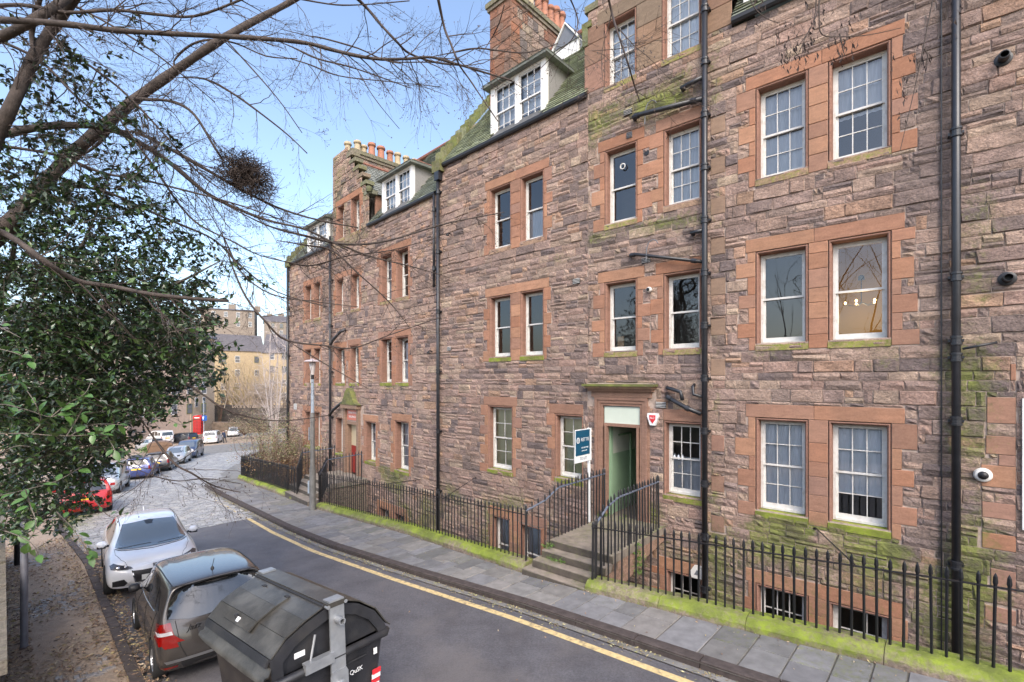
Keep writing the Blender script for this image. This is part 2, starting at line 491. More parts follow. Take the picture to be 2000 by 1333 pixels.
# cobbles poking through the leaf mould on the verge
b = MB()
for i in range(700):
    s = rng.uniform(3, 17); n = rng.uniform(.1, 1.08)
    if noise.noise(Vector((s*.45, n*1.5, 9))) < .18: continue
    w, d, h = rng.uniform(.05,.09), rng.uniform(.035,.06), rng.uniform(.038,.048)
    q = [SN(s-w, n-d, .03), SN(s+w, n-d, .03), SN(s+w, n+d, .03), SN(s-w, n+d, .03)]
    ce = sum(q, Vector())/4
    t = [ce + (p-ce)*.6 + Vector((0,0,h-.03+.005)) for p in q]
    k = rng.uniform(.8,1.2)
    b.add(q+t, [(4,5,6,7),(0,1,5,4),(1,2,6,5),(2,3,7,6),(3,0,4,7)], 0, (.22*k,.19*k,.165*k,.1))
b.build('verge_cobble', M['sett'], verge, kind='stuff')

# fallen leaves: curled quads
M['leafbrown'] = mat('dead_leaf_brown', (.22,.13,.07), .8, attr=True, var=.2, vscale=30)
def leaf_geo(b, p, size, nrm, rng, col):
    d = Vector((rng.uniform(-1,1), rng.uniform(-1,1), rng.uniform(-.25,.25))).normalized()
    up = (nrm + Vector((rng.uniform(-.5,.5), rng.uniform(-.5,.5), 0))).normalized()
    sd = d.cross(up).normalized()
    w = size * rng.uniform(.3,.5)
    cu = up * size * rng.uniform(-.1,.3)
    b.add([p - d*size*.5, p + sd*w*.5 + cu, p + d*size*.5, p - sd*w*.5 + cu*.6, p + up*.002], [(0,1,4),(1,2,4),(2,3,4),(3,0,4)], 0, col)
LC = [(.50,.40,.28),(.46,.33,.21),(.34,.23,.14),(.26,.16,.10),(.42,.30,.18),(.19,.12,.085),(.44,.36,.17),(.32,.22,.15),(.15,.10,.07)]
b = MB(); up = Vector((0,0,1))
for i in range(24000):
    s = rng.uniform(2, 19); n = rng.uniform(-1.3, 1.25) if rng.random() < .9 else kl(s) + rng.uniform(0,.35)
    dn = .5 + noise.noise(Vector((s*.7, n*1.3, 2)))
    if 0.3 < n < 1.0 and rng.random() > dn * .9: continue
    k = rng.uniform(.55,1.0); c = rng.choice(LC)
    leaf_geo(b, SN(s, n, .045 + rng.random()*.02), rng.uniform(.035,.085), up, rng, (c[0]*k,c[1]*k,c[2]*k,0))
for i in range(900):
    s = rng.uniform(2, 16); n = kl(s) + .14 + abs(rng.gauss(0,.13))
    k = rng.uniform(.5,1.0); c = rng.choice(LC)
    leaf_geo(b, SN(s, n, .012), rng.uniform(.03,.07), up, rng, (c[0]*k,c[1]*k,c[2]*k,0))
b.build('fallen_leaves', M['leafbrown'], verge, kind='stuff')
b = MB()
for i in range(3000):
    s = rng.uniform(-1.5, 24); n = kr(s) - .01 - abs(rng.gauss(0,.11))
    if noise.noise(Vector((s*1.4, 0, 5))) < -.12 and rng.random() < .75: continue
    c = rng.choice([(.45,.38,.20),(.36,.28,.15),(.26,.19,.12),(.50,.46,.25),(.30,.30,.12)]); k = rng.uniform(.6,1.1)
    leaf_geo(b, SN(s, n, .012 + rng.random()*.012), rng.uniform(.02,.055), up, rng, (c[0]*k,c[1]*k,c[2]*k,0))
for i in range(420):
    s = rng.uniform(-1.5, 24); n = rng.uniform(kr(s)+.15, pl(s)) if rng.random() < .35 else pl(s) - abs(rng.gauss(0,.09))
    c = rng.choice(LC); k = rng.uniform(.7,1.2)
    leaf_geo(b, SN(s, n, .112), rng.uniform(.02,.05), up, rng, (c[0]*k,c[1]*k,c[2]*k,0))
for i in range(90):
    s = rng.uniform(1, 16); n = rng.uniform(kl(s)+.2, kr(s)-.5)
    c = rng.choice(LC); k = rng.uniform(.7,1.2)
    leaf_geo(b, SN(s, n, .006), rng.uniform(.02,.05), up, rng, (c[0]*k,c[1]*k,c[2]*k,0))
b.build('gutter_leaves', M['leafbrown'], pav, kind='stuff')
# ================================================================ THE TERRACE
class Sec:
    def __init__(s, B, d):
        s.B = Vector((B[0], B[1], 0)); s.d = Vector((d[0], d[1], 0))
        s.n = Vector((-d[1], d[0], 0))
        if s.n.dot(s.B) > 0: s.n = -s.n
    def P(s, u, z, out=0.0):
        return s.B + s.d * u + s.n * out + Vector((0, 0, z))
    def u(s, px):
        k = (px - CXP) / FPX
        return (k * s.B.y - s.B.x) / (s.d.x - k * s.d.y)
    def z(s, px, py):
        return CZ + (HOR - py) / FPX * s.P(s.u(px), 0).y
    def project(s, u, z):
        p = s.P(u, z)
        return CXP + FPX * p.x / max(p.y, .1), HOR - FPX * (p.z - CZ) / max(p.y, .1), p.y
R = Sec((1.8235, 11.3815), (-.75866, .65148))
Mi = Sec((1.8235, 11.3815), (-.73057, .68284))
L = Sec((-2.3498, 15.2822), (-.69938, .71475))
MLEN = 5.712

bldA = thing('tenement_building', 'tall pink rubble stone tenement with open green-walled doorway and white dormer, nearest the camera', 'building', R.P(0, -2, -4))
bldB = thing('tenement_building', 'pink rubble stone tenement further down the street with red door and crow-stepped gable', 'building', L.P(5, -3, -4))

def moss(sec, u, z):
    m = 0.0
    if sec is R:
        g = math.exp(-((u + 6.62) / .38) ** 2)
        m += g * clamp((8.6 - z) / 2.0) * (.66 if z < 5 else .5)
        if u > -6.3: m += clamp((1.9 - z) / 1.2) * .50 * clamp((-u - 1.6) / .8 + .3)
        else: m += clamp((2.2 - z) / 2) * .22
        m += .80 * clamp(1 - abs(z - 9.95) / .85) * clamp((u + 2.9) / .5) * clamp((.3 - u) / .3)
        m += .60 * clamp(1 - abs(z - 7.35) / .42) * clamp((u + 2.9) / .4)
        for a, c in ((-4.52, -3.66), (-5.67, -4.81)):
            if a - .1 < u < c + .1:
                m += .75 * clamp(1 - (1.5 - z) / .9) * (z < 1.55)
                m += .42 * clamp(1 - (4.62 - z) / .55) * (z < 4.62)
                m += .25 * clamp(1 - (7.7 - z) / .5) * (z < 7.7)
        if -5.0 > u > -6.4: m += .3 * clamp(1 - abs(z - 4.3) / .5)
        m += .5 * math.exp(-((u + 2.95) / .15) ** 2) * clamp((z + 1) / 2)
        m += .65 * clamp(1 - abs(z - 1.1) / .6) * math.exp(-((u + 1.55) / .3) ** 2)
    elif sec is Mi:
        m += .12 + .5 * clamp((1.35 - z) / .9) * (.35 + .65 * clamp(.5 + 1.5 * noise.noise(Vector((u*.8, z, 7)))))
        m += .35 * clamp(1 - abs(z - 7.0) / .4) * clamp((1.6 - u) / .8)
        for a, c, zz in ((2.44, 3.46, 1.5), (2.5, 3.4, 4.65), (1.3, 2.2, 4.65)):
            if a < u < c: m += .4 * clamp(1 - (zz - z) / .5) * (z < zz)
    else:
        m += .10 + .45 * clamp((.85 - z) / .8) * clamp((3.6 - u) / 2 + .3)
        if 1.7 < u < 3.8: m += .45 * clamp(1 - (3.9 - z) / .55) * (z < 3.9) + .5 * clamp(1 - (.8 - z) / .9) * (z < .8)
        if 9 < u < 11.3: m += .5 * clamp(1 - (6.9 - z) / .6) * (z < 6.9)
        if 4.6 < u < 8 and z > 9.6: m += .32
    m *= .55 + .9 * clamp(.5 + noise.noise(Vector((u * 1.3, z * 1.7, 1.3))))
    return clamp(m)

PAL = [(.355,.265,.21),(.375,.285,.225),(.33,.25,.20),(.395,.305,.24),(.315,.24,.20),(.355,.255,.205),(.375,.295,.225),(.30,.23,.195),(.34,.255,.21)]
DARK = [(.25,.20,.175),(.215,.175,.155),(.27,.215,.18),(.18,.15,.14)]
WARM = [(.41,.285,.195),(.38,.26,.185),(.42,.34,.25)]
def soot(sec, u, z):
    if sec is R:
        d = .13 + .07 * (z > 3.4)
        if u > -2.85: d += .5 * clamp(1 - abs(z - 7.3) / .7) + .35 * clamp(1 - abs(z - 4.15) / .5) + .2 * (z > 9.5)
        if -6.4 < u < -5.3 and z > 6.5: d += .45
        d += .35 * math.exp(-((u + 6.4) / .5) ** 2)
        if z < .5: d += .25
        return d
    if sec is Mi: return .15 + .25 * clamp((.8 - u) / .8) * (z > 3.5) + .2 * clamp(1 - abs(z - 4.2) / .5)
    return .10 + .35 * clamp(1 - abs(z - 6.3) / .7) * (u > 4.6) + .2 * clamp(1-abs(z-3.3)/.5)
def stone_col(sec, u, z, rng):
    r = rng.random(); s = soot(sec, u, z)
    c = rng.choice(DARK) if r < s*1.15 else (rng.choice(WARM) if r > .93 else rng.choice(PAL))
    k = rng.uniform(.90, 1.10)
    if sec is L: k *= 1.06
    return (c[0]*k*1.03, c[1]*k*.96, c[2]*k*.965)

def face_stone(b, sec, u0, u1, z0, z1, proud, rough, rng, col, gap=.006, mf=1.0, bev=.012, nx=None, nz=None):
    w, h = u1 - u0, z1 - z0
    if nx is None: nx = 4 if w > .45 else (3 if w > .2 else 2)
    if nz is None: nz = 3 if h > .2 else 2
    us = [u0 + gap] + [u0 + gap + bev + (w - 2*gap - 2*bev) * i / (nx - 2 + 0.0) for i in range(nx - 1)] + [u1 - gap] if nx > 2 else [u0+gap, (u0+u1)/2, u1-gap]
    zs = [z0 + gap] + [z0 + gap + bev + (h - 2*gap - 2*bev) * i / (nz - 2 + 0.0) for i in range(nz - 1)] + [z1 - gap] if nz > 2 else [z0+gap, (z0+z1)/2, z1-gap]
    vs = []; cs = []
    A, B_ = len(us), len(zs)
    jit = min(gap * .9, .006) if rough > .004 else 0.0
    for j, zz in enumerate(zs):
        for i, uu in enumerate(us):
            edge = i in (0, A-1) or j in (0, B_-1)
            o = proud * (.45 if edge else 1) + (rng.uniform(-rough, rough) * (.35 if edge else 1))
            du = rng.uniform(-jit, jit); dz = rng.uniform(-jit, jit)
            if not edge and rough > .004:
                du += rng.uniform(-.25, .25) * w / nx * .6; dz += rng.uniform(-.2, .2) * h / nz * .6
            vs.append(sec.P(uu + du, zz + dz, o))
            cs.append((*col, clamp(moss(sec, uu, zz) * mf)))
    fs = [(j*A+i, (j+1)*A+i, (j+1)*A+i+1, j*A+i+1) for j in range(B_-1) for i in range(A-1)]
    # skirt back into the joint
    ring = [(i, 0) for i in range(A)] + [(A-1, j) for j in range(1, B_)] + [(i, B_-1) for i in range(A-2, -1, -1)] + [(0, j) for j in range(B_-2, 0, -1)]
    base = len(vs)
    for (i, j) in ring:
        vs.append(sec.P(us[i], zs[j], -.012)); cs.append(cs[j*A+i])
    n = len(ring)
    for k in range(n):
        k2 = (k+1) % n
        a = ring[k][1]*A + ring[k][0]; c = ring[k2][1]*A + ring[k2][0]
        fs.append((a, c, base+k2, base+k))
    b.add(vs, fs, 0, cs)

def subtract(rect, ex):
    out = [rect]
    for (a0, a1, b0, b1) in ex:
        nxt = []
        for (u0, u1, z0, z1) in out:
            if a0 >= u1 or a1 <= u0 or b0 >= z1 or b1 <= z0:
                nxt.append((u0, u1, z0, z1)); continue
            if a0 > u0: nxt.append((u0, a0, z0, z1))
            if a1 < u1: nxt.append((a1, u1, z0, z1))
            m0, m1 = max(u0, a0), min(u1, a1)
            if b0 > z0: nxt.append((m0, m1, z0, b0))
            if b1 < z1: nxt.append((m0, m1, b1, z1))
        out = nxt
    return out

def rubble_rects(zone, ex, rng, hs=(.13,.25), ws=(.22,.62)):
    u0, u1, z0, z1 = zone; out = []
    z = z0
    while z < z1 - 1e-6:
        h = rng.uniform(*hs)
        if z1 - (z + h) < .1: h = z1 - z
        u = u0 - rng.random() * .3
        while u < u1:
            w = rng.uniform(*ws) * (h / .19) ** .3
            if rng.random() < .2: w *= .5
            a, c = max(u, u0), min(u + w, u1)
            if c - a > .03:
                if h > .165 and rng.random() < .38:
                    t = rng.uniform(.35, .65)
                    parts = []
                    if rng.random() < .5:
                        parts = [(a, c, z, z+h*t), (a, c, z+h*t, z+h)]
                    else:
                        mdl = a + (c-a)*rng.uniform(.35,.65)
                        parts = [(a, c, z, z+h*t), (a, mdl, z+h*t, z+h), (mdl, c, z+h*t, z+h)]
                    for p in parts: out += subtract(p, ex)
                else:
                    out += subtract((a, c, z, z+h), ex)
            u += w
        z += h
    return [r for r in out if r[1]-r[0] > .045 and r[3]-r[2] > .04]

WALLS = {}
def build_wall(name, bld, sec, zones, openings, dressed, seed, base_ex=()):
    """mortar backing with real holes, then the stones"""
    rng = random.Random(seed)
    ub = set(); zb = set()
    for (a, c, z0, z1) in zones: ub |= {a, c}; zb |= {z0, z1}
    for (a, c, z0, z1) in openings: ub |= {a, c}; zb |= {z0, z1}
    umin, umax = min(ub), max(ub); zmin, zmax = min(zb), max(zb)
    x = umin
    while x < umax: ub.add(round(x, 3)); x += .8
    x = zmin
    while x < zmax: zb.add(round(x, 3)); x += .8
    ub = sorted(ub); zb = sorted(zb)
    b = MB()
    for i in range(len(ub)-1):
        for j in range(len(zb)-1):
            if ub[i+1]-ub[i] < 1e-4 or zb[j+1]-zb[j] < 1e-4: continue
            uc, zc = (ub[i]+ub[i+1])/2, (zb[j]+zb[j+1])/2
            if not any(a < uc < c and z0 < zc < z1 for (a, c, z0, z1) in zones): continue
            if any(a < uc < c and z0 < zc < z1 for (a, c, z0, z1) in openings): continue
            q = [(ub[i], zb[j]), (ub[i], zb[j+1]), (ub[i+1], zb[j+1]), (ub[i+1], zb[j])]
            b.add([sec.P(u, z, 0) for u, z in q], [(0,1,2,3)], 0, [(.42,.33,.275, .5*moss(sec, u, z)) for u, z in q])
    wall = b.build('wall', M['mortar'], bld)
    ex = [tuple(o) for o in openings] + [d[:4] for d in dressed] + list(base_ex)
    stones = []
    for zn in zones: stones += rubble_rects(zn, ex, rng)
    def score(r):
        px, py, Y = sec.project((r[0]+r[1])/2, (r[2]+r[3])/2)
        if not (-20 < px < 2010 and -20 < py < 1340): return 0
        return (r[1]-r[0])*(r[3]-r[2]) / Y**3
    stones.sort(key=score, reverse=True)
    rest = MB()
    for i, r in enumerate(stones):
        col = stone_col(sec, (r[0]+r[1])/2, (r[2]+r[3])/2, rng)
        bb = MB() if i < NIND[name] else rest
        face_stone(bb, sec, *r, rng.uniform(.012,.036), .013, rng, col, gap=rng.uniform(.004,.008))
        if i < NIND[name]: bb.build('stone', M['stone'], wall)
    rest.build('stone', M['stone'], wall, kind='stuff')
    for d in dressed:
        bb = MB()
        c = d[4] if len(d) > 4 and d[4] else rng.choice([(.385,.203,.128),(.36,.19,.125),(.405,.222,.14),(.335,.188,.13),(.37,.185,.115)])
        k = rng.uniform(.9, 1.1)
        if rng.random() < .06: c = (.33,.19,.14)
        sz = sec.project(d[0], d[2])
        face_stone(bb, sec, d[0], d[1], d[2], d[3], .016, .0012, rng, (c[0]*k,c[1]*k,c[2]*k), gap=.003, bev=.006, nx=3, nz=3, mf=.7)
        bb.build('dressed_stone', M['dressed'], wall)
    return wall

def surround(ops, zs, zh, rng, lin=.25, al=(.13,.33), lside=True, rside=True, mull=True, sillz=.13, bh=(.24,.34)):
    """dressed blocks round one or several openings [(u0,u1),...] sharing head and sill"""
    out = []; ops = sorted(ops)
    a, c = ops[0][0], ops[-1][1]
    ea = .17 if rside else .0; ec = .17 if lside else .0
    cuts = [a - ea] + [(ops[i][1] + ops[i+1][0]) / 2 + rng.uniform(-.08,.08) for i in range(len(ops)-1)] + [c + ec]
    for p, q in zip(cuts, cuts[1:]): out.append((p, q, zh, zh + lin))
    z = zs - sillz
    i = rng.randint(0, 1)
    bounds = [z]
    while bounds[-1] < zh - .02:
        nx_ = bounds[-1] + rng.uniform(*bh)
        if zh - nx_ < .14: nx_ = zh
        bounds.append(min(nx_, zh))
    for p, q in zip(bounds, bounds[1:]):
        lo, hi = al
        if rside: out.append((a - (hi if i % 2 else lo) * rng.uniform(.85,1.1), a, p, q))
        if lside: out.append((c, c + (lo if i % 2 else hi) * rng.uniform(.85,1.1), p, q))
        i += 1
    if mull:
        for (x0, x1), (y0, y1) in zip(ops, ops[1:]):
            for p, q in zip(bounds, bounds[1:]): out.append((x1, y0, p, q))
    return out

pane_cache = {}
def window(sec, bld, u0, u1, zs, zh, st='3x2', back=None, rec=.17, sill=True, ar=.055, sillmoss=.9, lit=False, flat=False):
    """one sash window: stone architrave and reveals, mossy sill, painted box frame, two sashes, separate panes, the room behind"""
    f = MB()
    w = .038
    a, c, z0, z1 = u0 + ar, u1 - ar, zs, zh - ar
    def bx(mb, ua, ub, za, zb, o0, o1, m=0):
        p = sec.P(ua, za, o0)
        mb.obox(p, sec.d*(ub-ua), sec.n*(o1-o0), Vector((0,0,zb-za)), m)
    o = -rec
    # box frame
    bx(f, a, a+w, z0, z1, o-.10, o); bx(f, c-w, c, z0, z1, o-.10, o)
    bx(f, a+w, c-w, z1-w, z1, o-.10, o); bx(f, a+w, c-w, z0, z0+.035, o-.10, o+.012)
    wob = f.build('window', M['white'], bld)
    zm = z0 + (z1 - z0) * .5
    cols, rows = (int(t) for t in st.split('x'))
    for k, (za, zb, oo, br) in enumerate(((zm-.018, z1-w, o-.015, .036), (z0+.035, zm+.018, o-.052, .075))):
        s = MB(); sw = .036
        ua, ub = a+w, c-w
        bx(s, ua, ua+sw, za, zb, oo-.035, oo-.002); bx(s, ub-sw, ub, za, zb, oo-.035, oo-.002)
        bt = br if k else .036
        bx(s, ua+sw, ub-sw, za, za+bt, oo-.035, oo); bx(s, ua+sw, ub-sw, zb-.032, zb, oo-.035, oo)
        gu0, gu1, gz0, gz1 = ua+sw, ub-sw, za+bt, zb-.032
        pw, ph = (gu1-gu0)/cols, (gz1-gz0)/rows
        bar = .016
        for i in range(1, cols): bx(s, gu0+pw*i-bar/2, gu0+pw*i+bar/2, gz0, gz1, oo-.032, oo-.006)
        for j in range(1, rows): bx(s, gu0, gu1, gz0+ph*j-bar/2, gz0+ph*j+bar/2, oo-.034, oo-.008)
        s.build('sash', M['white'], wob)
        key = (id(sec), round(pw,3), round(ph,3))
        if key not in pane_cache:
            pb = MB()
            e = Vector((0,0,ph/2)); dd = sec.d*(pw/2)
            pb.add([-dd-e, -dd+e, dd+e, dd-e], [(0,1,2,3)])
            pane_cache[key] = pb.data('pane', M['glass'])
        for i in range(cols):
            for j in range(rows):
                pu, pz = gu0+pw*(i+.5), gz0+ph*(j+.5)
                tl = random.uniform(-.006,.006)
                p = link('pane', pane_cache[key], wob, loc=sec.P(pu, pz, oo-.018))
                p.rotation_euler = (random.uniform(-.004,.004), random.uniform(-.004,.004), random.uniform(-.006,.006))
    if not flat:
        prof = [(0,-.028),(.011,-.028),(.013,.004),(.024,.012),(.036,.008),(.048,-.012),(ar,-.035),(ar,-rec-.12)]
        vs = []; cs = []
        for (i, oo) in prof:
            for (uu, zz) in ((u0+i, zs), (u0+i, zh-i), (u1-i, zh-i), (u1-i, zs)):
                vs.append(sec.P(uu, zz, oo)); cs.append((.29,.162,.12, .35*moss(sec, uu, zz)))
        fs = []
        for k in range(len(prof)-1):
            for j in range(3):
                fs.append((k*4+j, k*4+j+1, (k+1)*4+j+1, (k+1)*4+j))
        MB().add(vs, fs, 0, cs).build('architrave', M['dressed'], wob)
    if sill:
        q = MB()
        vs = [sec.P(u0-.0, zs-.14, .024), sec.P(u1+.0, zs-.14, .024), sec.P(u0, zs-.035, .03), sec.P(u1, zs-.035, .03), sec.P(u0, zs+.005, -rec-.1), sec.P(u1, zs+.005, -rec-.1),
              sec.P(u0, zs-.14, -.05), sec.P(u1, zs-.14, -.05)]
        q.add(vs, [(0,2,3,1),(2,4,5,3),(0,6,4,2),(1,3,5,7),(0,1,7,6)], 0, [(.36,.24,.17,sillmoss*.9)]*2+[(.38,.25,.17,sillmoss)]*2+[(.38,.25,.17,sillmoss*.75)]*2+[(.36,.24,.17,.4)]*2)
        q.build('window_sill', M['mossbright'], wob)
    # the room
    rb = MB()
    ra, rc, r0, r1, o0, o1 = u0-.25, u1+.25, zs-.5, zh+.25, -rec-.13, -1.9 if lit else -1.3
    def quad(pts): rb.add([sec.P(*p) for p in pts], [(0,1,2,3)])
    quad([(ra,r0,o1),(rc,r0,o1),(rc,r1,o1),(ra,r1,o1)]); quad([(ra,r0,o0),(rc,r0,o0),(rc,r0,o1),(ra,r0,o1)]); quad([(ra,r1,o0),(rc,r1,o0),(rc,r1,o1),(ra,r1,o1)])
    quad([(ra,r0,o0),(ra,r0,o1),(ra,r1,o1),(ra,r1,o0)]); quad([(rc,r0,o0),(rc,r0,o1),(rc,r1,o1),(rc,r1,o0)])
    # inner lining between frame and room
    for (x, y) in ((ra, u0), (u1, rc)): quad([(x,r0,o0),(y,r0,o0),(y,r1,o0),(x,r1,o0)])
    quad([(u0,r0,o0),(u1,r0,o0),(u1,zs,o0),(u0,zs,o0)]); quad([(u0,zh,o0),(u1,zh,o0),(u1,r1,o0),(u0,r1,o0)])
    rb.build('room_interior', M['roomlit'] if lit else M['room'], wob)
    if back:
        kind, lo, hi = back
        cb = MB(); nn = 26
        za, zb = z0 + (z1-z0)*lo, z0 + (z1-z0)*hi
        rw = 5
        for j in range(rw+1):
            for i in range(nn+1):
                uu = a + (c-a)*i/nn
                amp = .012 if kind != 'blind' else .002
                oo = o - .11 + amp*sin(i*1.9 + j*.25) + amp*.6*noise.noise(Vector((i*.35, j*.8, u0)))
                zz = za + (zb-za)*j/rw + (.03*noise.noise(Vector((i*.25, 3, u0))) if j == 0 and kind == 'curtain' else 0)
                cb.v.append(tuple(sec.P(uu, zz, oo)))
        for j in range(rw):
            for i in range(nn):
                q_ = j*(nn+1)+i
                cb.f.append((q_, q_+1, q_+nn+2, q_+nn+1)); cb.m.append(0)
        cb.smooth = True
        cb.build('curtain' if kind != 'blind' else 'blind', M[kind], wob)
    return wob

# ------------------------------------------------ opening tables
rg = random.Random(21)
Rw = []
PAIR = [(-4.52,-3.66), (-5.67,-4.81)]
for zs, zh, st in ((7.80,9.52,'3x2'), (4.70,6.43,'1x1'), (1.58,3.31,'3x2'), (-1.45,.19,'3x2')):
    for k, (a, c) in enumerate(PAIR): Rw.append((a, c, zs, zh, st))
CD = [(-1.26,-.44,7.63,9.34,'1x1'), (-2.66,-1.86,7.72,9.34,'3x2'), (-1.26,-.44,4.68,6.28,'1x1'), (-2.66,-1.86,4.68,6.28,'1x1'), (-2.68,-1.86,1.60,3.15,'3x2'), (-2.68,-1.9,-1.5,0.0,'3x2')]
GAB = [(-1.24,-.43,10.83,12.32,'3x2'), (-2.65,-1.82,10.85,12.50,'3x2')]
DOOR = (-1.38, -.36, .82, 3.44)
Mw = [(1.36,2.19,7.75,9.48,'1x1'), (2.52,3.38,7.75,9.48,'1x1'), (1.36,2.19,4.68,6.40,'1x1'), (2.52,3.38,4.68,6.40,'1x1'),
      (2.46,3.45,1.50,3.30,'2x2'), (.14,1.01,1.58,3.17,'2x2'), (1.44,2.23,-1.45,.16,'1x1'), (2.56,3.27,-1.45,.18,'1x1')]

# ------------------------------------------------ dressed stones
def grp(lst, rng, **kw):
    out = []
    for ops, zs, zh, k in lst:
        d = dict(kw); d.update(k); out += surround(ops, zs, zh, rng, **d)
    return out
dR = grp([(PAIR,7.80,9.52,{}), (PAIR,4.70,6.43,{}), (PAIR,1.58,3.31,{}), (PAIR,-1.45,.19,dict(al=(.13,.24))),
          ([(-1.26,-.44)],7.63,9.34,{}), ([(-2.66,-1.86)],7.72,9.34,dict(rside=False)), ([(-1.26,-.44)],4.68,6.28,{}), ([(-2.66,-1.86)],4.68,6.28,dict(rside=False)),
          ([(-2.68,-1.86)],1.60,3.15,dict(rside=False,lside=False)), ([(-2.68,-1.9)],-1.5,0.0,dict(rside=False))], rg)
# between the two windows of the bay the blocks almost fill the pier
for z0 in (7.63+.3, 4.68+.28):
    for k in range(3): dR.append((-1.86+.0+.001, -1.26-.34-.002, z0+.02+k*.42+.14, z0+.02+k*.42+.42)) if False else None
# pipe side of the bay: quoins of the main wall
def quoins(u0, u1, z0, z1, rng, lo=.16, hi=.32, right=True, cols=None):
    out = []; z = z0; i = 0
    while z < z1 - .05:
        h = min(rng.uniform(.26,.40), z1 - z)
        w = hi if i % 2 else lo
        out.append((u1 - w, u1, z, z + h) if right else (u0, u0 + w, z, z + h))
        z += h; i += 1
    return out
for k in range(7):
    z0 = 4.1 + k*.8
    dR.append((-3.12, -2.84, z0, z0+.33, (.28,.19,.135)))
    if k < 3: dR.append((-3.10, -2.85, z0-3.1, z0-2.78, (.29,.175,.125)))
# gable: all dressed ashlar round its windows
for (a, c, z0, z1) in [(-.43,.10,10.86,11.5),(-.43,.10,11.5,12.0),(-.43,.02,12.0,12.4),(-1.82,-1.24,10.86,11.35),(-1.82,-1.24,11.35,11.8),(-1.82,-1.24,11.8,12.32),
                       (-3.24,-2.65,10.95,11.4),(-3.24,-2.65,11.4,11.9),(-3.24,-2.65,11.9,12.5),(-1.5,-.25,12.32,12.62),(-2.9,-1.5,12.5,12.8)]:
    cc = rg.choice([(.25,.175,.12),(.28,.18,.12),(.27,.165,.115),(.235,.175,.125)])
    if c - a > .4 and c < .05 and a > -2:
        dR.append((a, c, z0, z1, cc))
    else: dR.append((a, c, z0, z1, cc))
# right-hand end of the house: quoins and the start of the next doorway
dR += [(-7.06,-7.0,4.0,4.24),(-7.06,-6.76,3.38,3.76),(-7.06,-6.75,2.93,3.2),(-7.06,-6.88,2.77,2.93),(-7.06,-6.70,2.45,2.77),(-7.06,-6.71,2.0,2.23),(-7.06,-6.71,1.55,1.78),(-7.06,-6.80,.99,1.27),(-7.06,-6.74,.5,.72)]
dR = [d for d in dR if d]
# door surround blocks (pilasters)
for (a, c) in ((-1.56,-1.38), (-.36,-.18)):
    z = .82
    for h in (.42,.46,.40,.44,.42,.48): dR.append((a, c, z, z+h, (.30,.185,.135))); z += h
    dR.append((a - (.0 if a > -1 else .15), c + (.15 if a > -1 else .0), z-.0, z+.0001)) if False else None
dM = grp([(sorted([(1.36,2.19),(2.52,3.38)]),7.75,9.48,dict(al=(.10,.25))), (sorted([(1.36,2.19),(2.52,3.38)]),4.68,6.40,dict(al=(.10,.25))),
          ([(2.46,3.45)],1.50,3.30,dict(al=(.12,.32))), ([(.14,1.01)],1.58,3.17,dict(al=(.1,.26),rside=False)), (sorted([(1.44,2.23),(2.56,3.27)]),-1.45,.18,dict(al=(.12,.18)))], rg)
# relieving arch over the ground floor window beside the door
for i in range(9):
    pass

NIND = {'R': 300, 'M': 0, 'L': 300}
opsR = [w[:4] for w in Rw + CD + GAB] + [DOOR]
wallR = build_wall('R', bldA, R, [(-9,0.0,-2.1,10.86), (-3.24,.10,10.86,12.42), (-3.1,0.0,12.42,12.78), (-2.9,-.2,12.78,13.1), (-2.65,-.45,13.1,13.5), (-2.4,-.7,13.5,13.9), (-2.15,-.95,13.9,14.4)],
                   opsR, dR, 5, base_ex=[(-1.70,.03,3.44,3.95), (-1.62,-.12,.3,.82)])
opsM = [w[:4] for w in Mw]
wallM = build_wall('M', bldA, Mi, [(0.0, 5.70, -2.1, 10.83)], opsM, dM, 6, base_ex=[(-.01,.02,3.44,3.95)])

# ------------------------------------------------ lower house (L)
Lw = []
for zs, zh in ((6.97,8.69), (3.95,5.58)):
    Lw += [(1.77,2.62,zs,zh,'2x2'), (2.88,3.72,zs,zh,'2x2')]
Lw += [(1.74,2.70,.82,2.57,'2x2'), (4.06,4.93,.87,2.42,'2x2'), (6.88,7.60,.90,2.42,'2x2'),
       (5.40,6.18,6.95,8.38,'2x2'), (6.84,7.57,6.95,8.38,'2x2'), (5.44,6.27,3.92,5.46,'2x2'), (6.70,7.60,3.92,5.40,'2x2'),
       (9.20,9.98,6.94,8.58,'2x2'), (10.25,11.06,6.94,8.58,'2x2'), (9.20,9.98,3.90,5.52,'2x2'), (10.25,11.06,3.90,5.52,'2x2'), (9.25,10.05,.90,2.55,'2x2'), (10.35,11.1,.90,2.55,'2x2'),
       (5.37,6.18,10.09,11.55,'2x2'), (6.75,7.44,10.09,11.50,'2x2'),
       (2.0,2.75,-2.2,-.75,'1x1'), (3.1,3.85,-2.2,-.75,'1x1'), (9.3,10.0,-2.5,-.9,'1x1')]
LDOOR = (5.52, 6.48, .17, 2.22)
dL = []
for ops, zs, zh in (([(1.77,2.62),(2.88,3.72)],6.97,8.69), ([(1.77,2.62),(2.88,3.72)],3.95,5.58), ([(9.20,9.98),(10.25,11.06)],6.94,8.58), ([(9.20,9.98),(10.25,11.06)],3.90,5.52),
                    ([(9.25,10.05),(10.35,11.1)],.90,2.55), ([(5.40,6.18),(6.84,7.57)],6.95,8.38), ([(2.0,2.75),(3.1,3.85)],-2.2,-.75), ([(5.37,6.18),(6.75,7.44)],10.09,11.5)):
    dL += surround(ops, zs, zh, rg, al=(.10,.24), mull=(ops[1][0]-ops[0][1]) < .4, bh=(.3,.42))
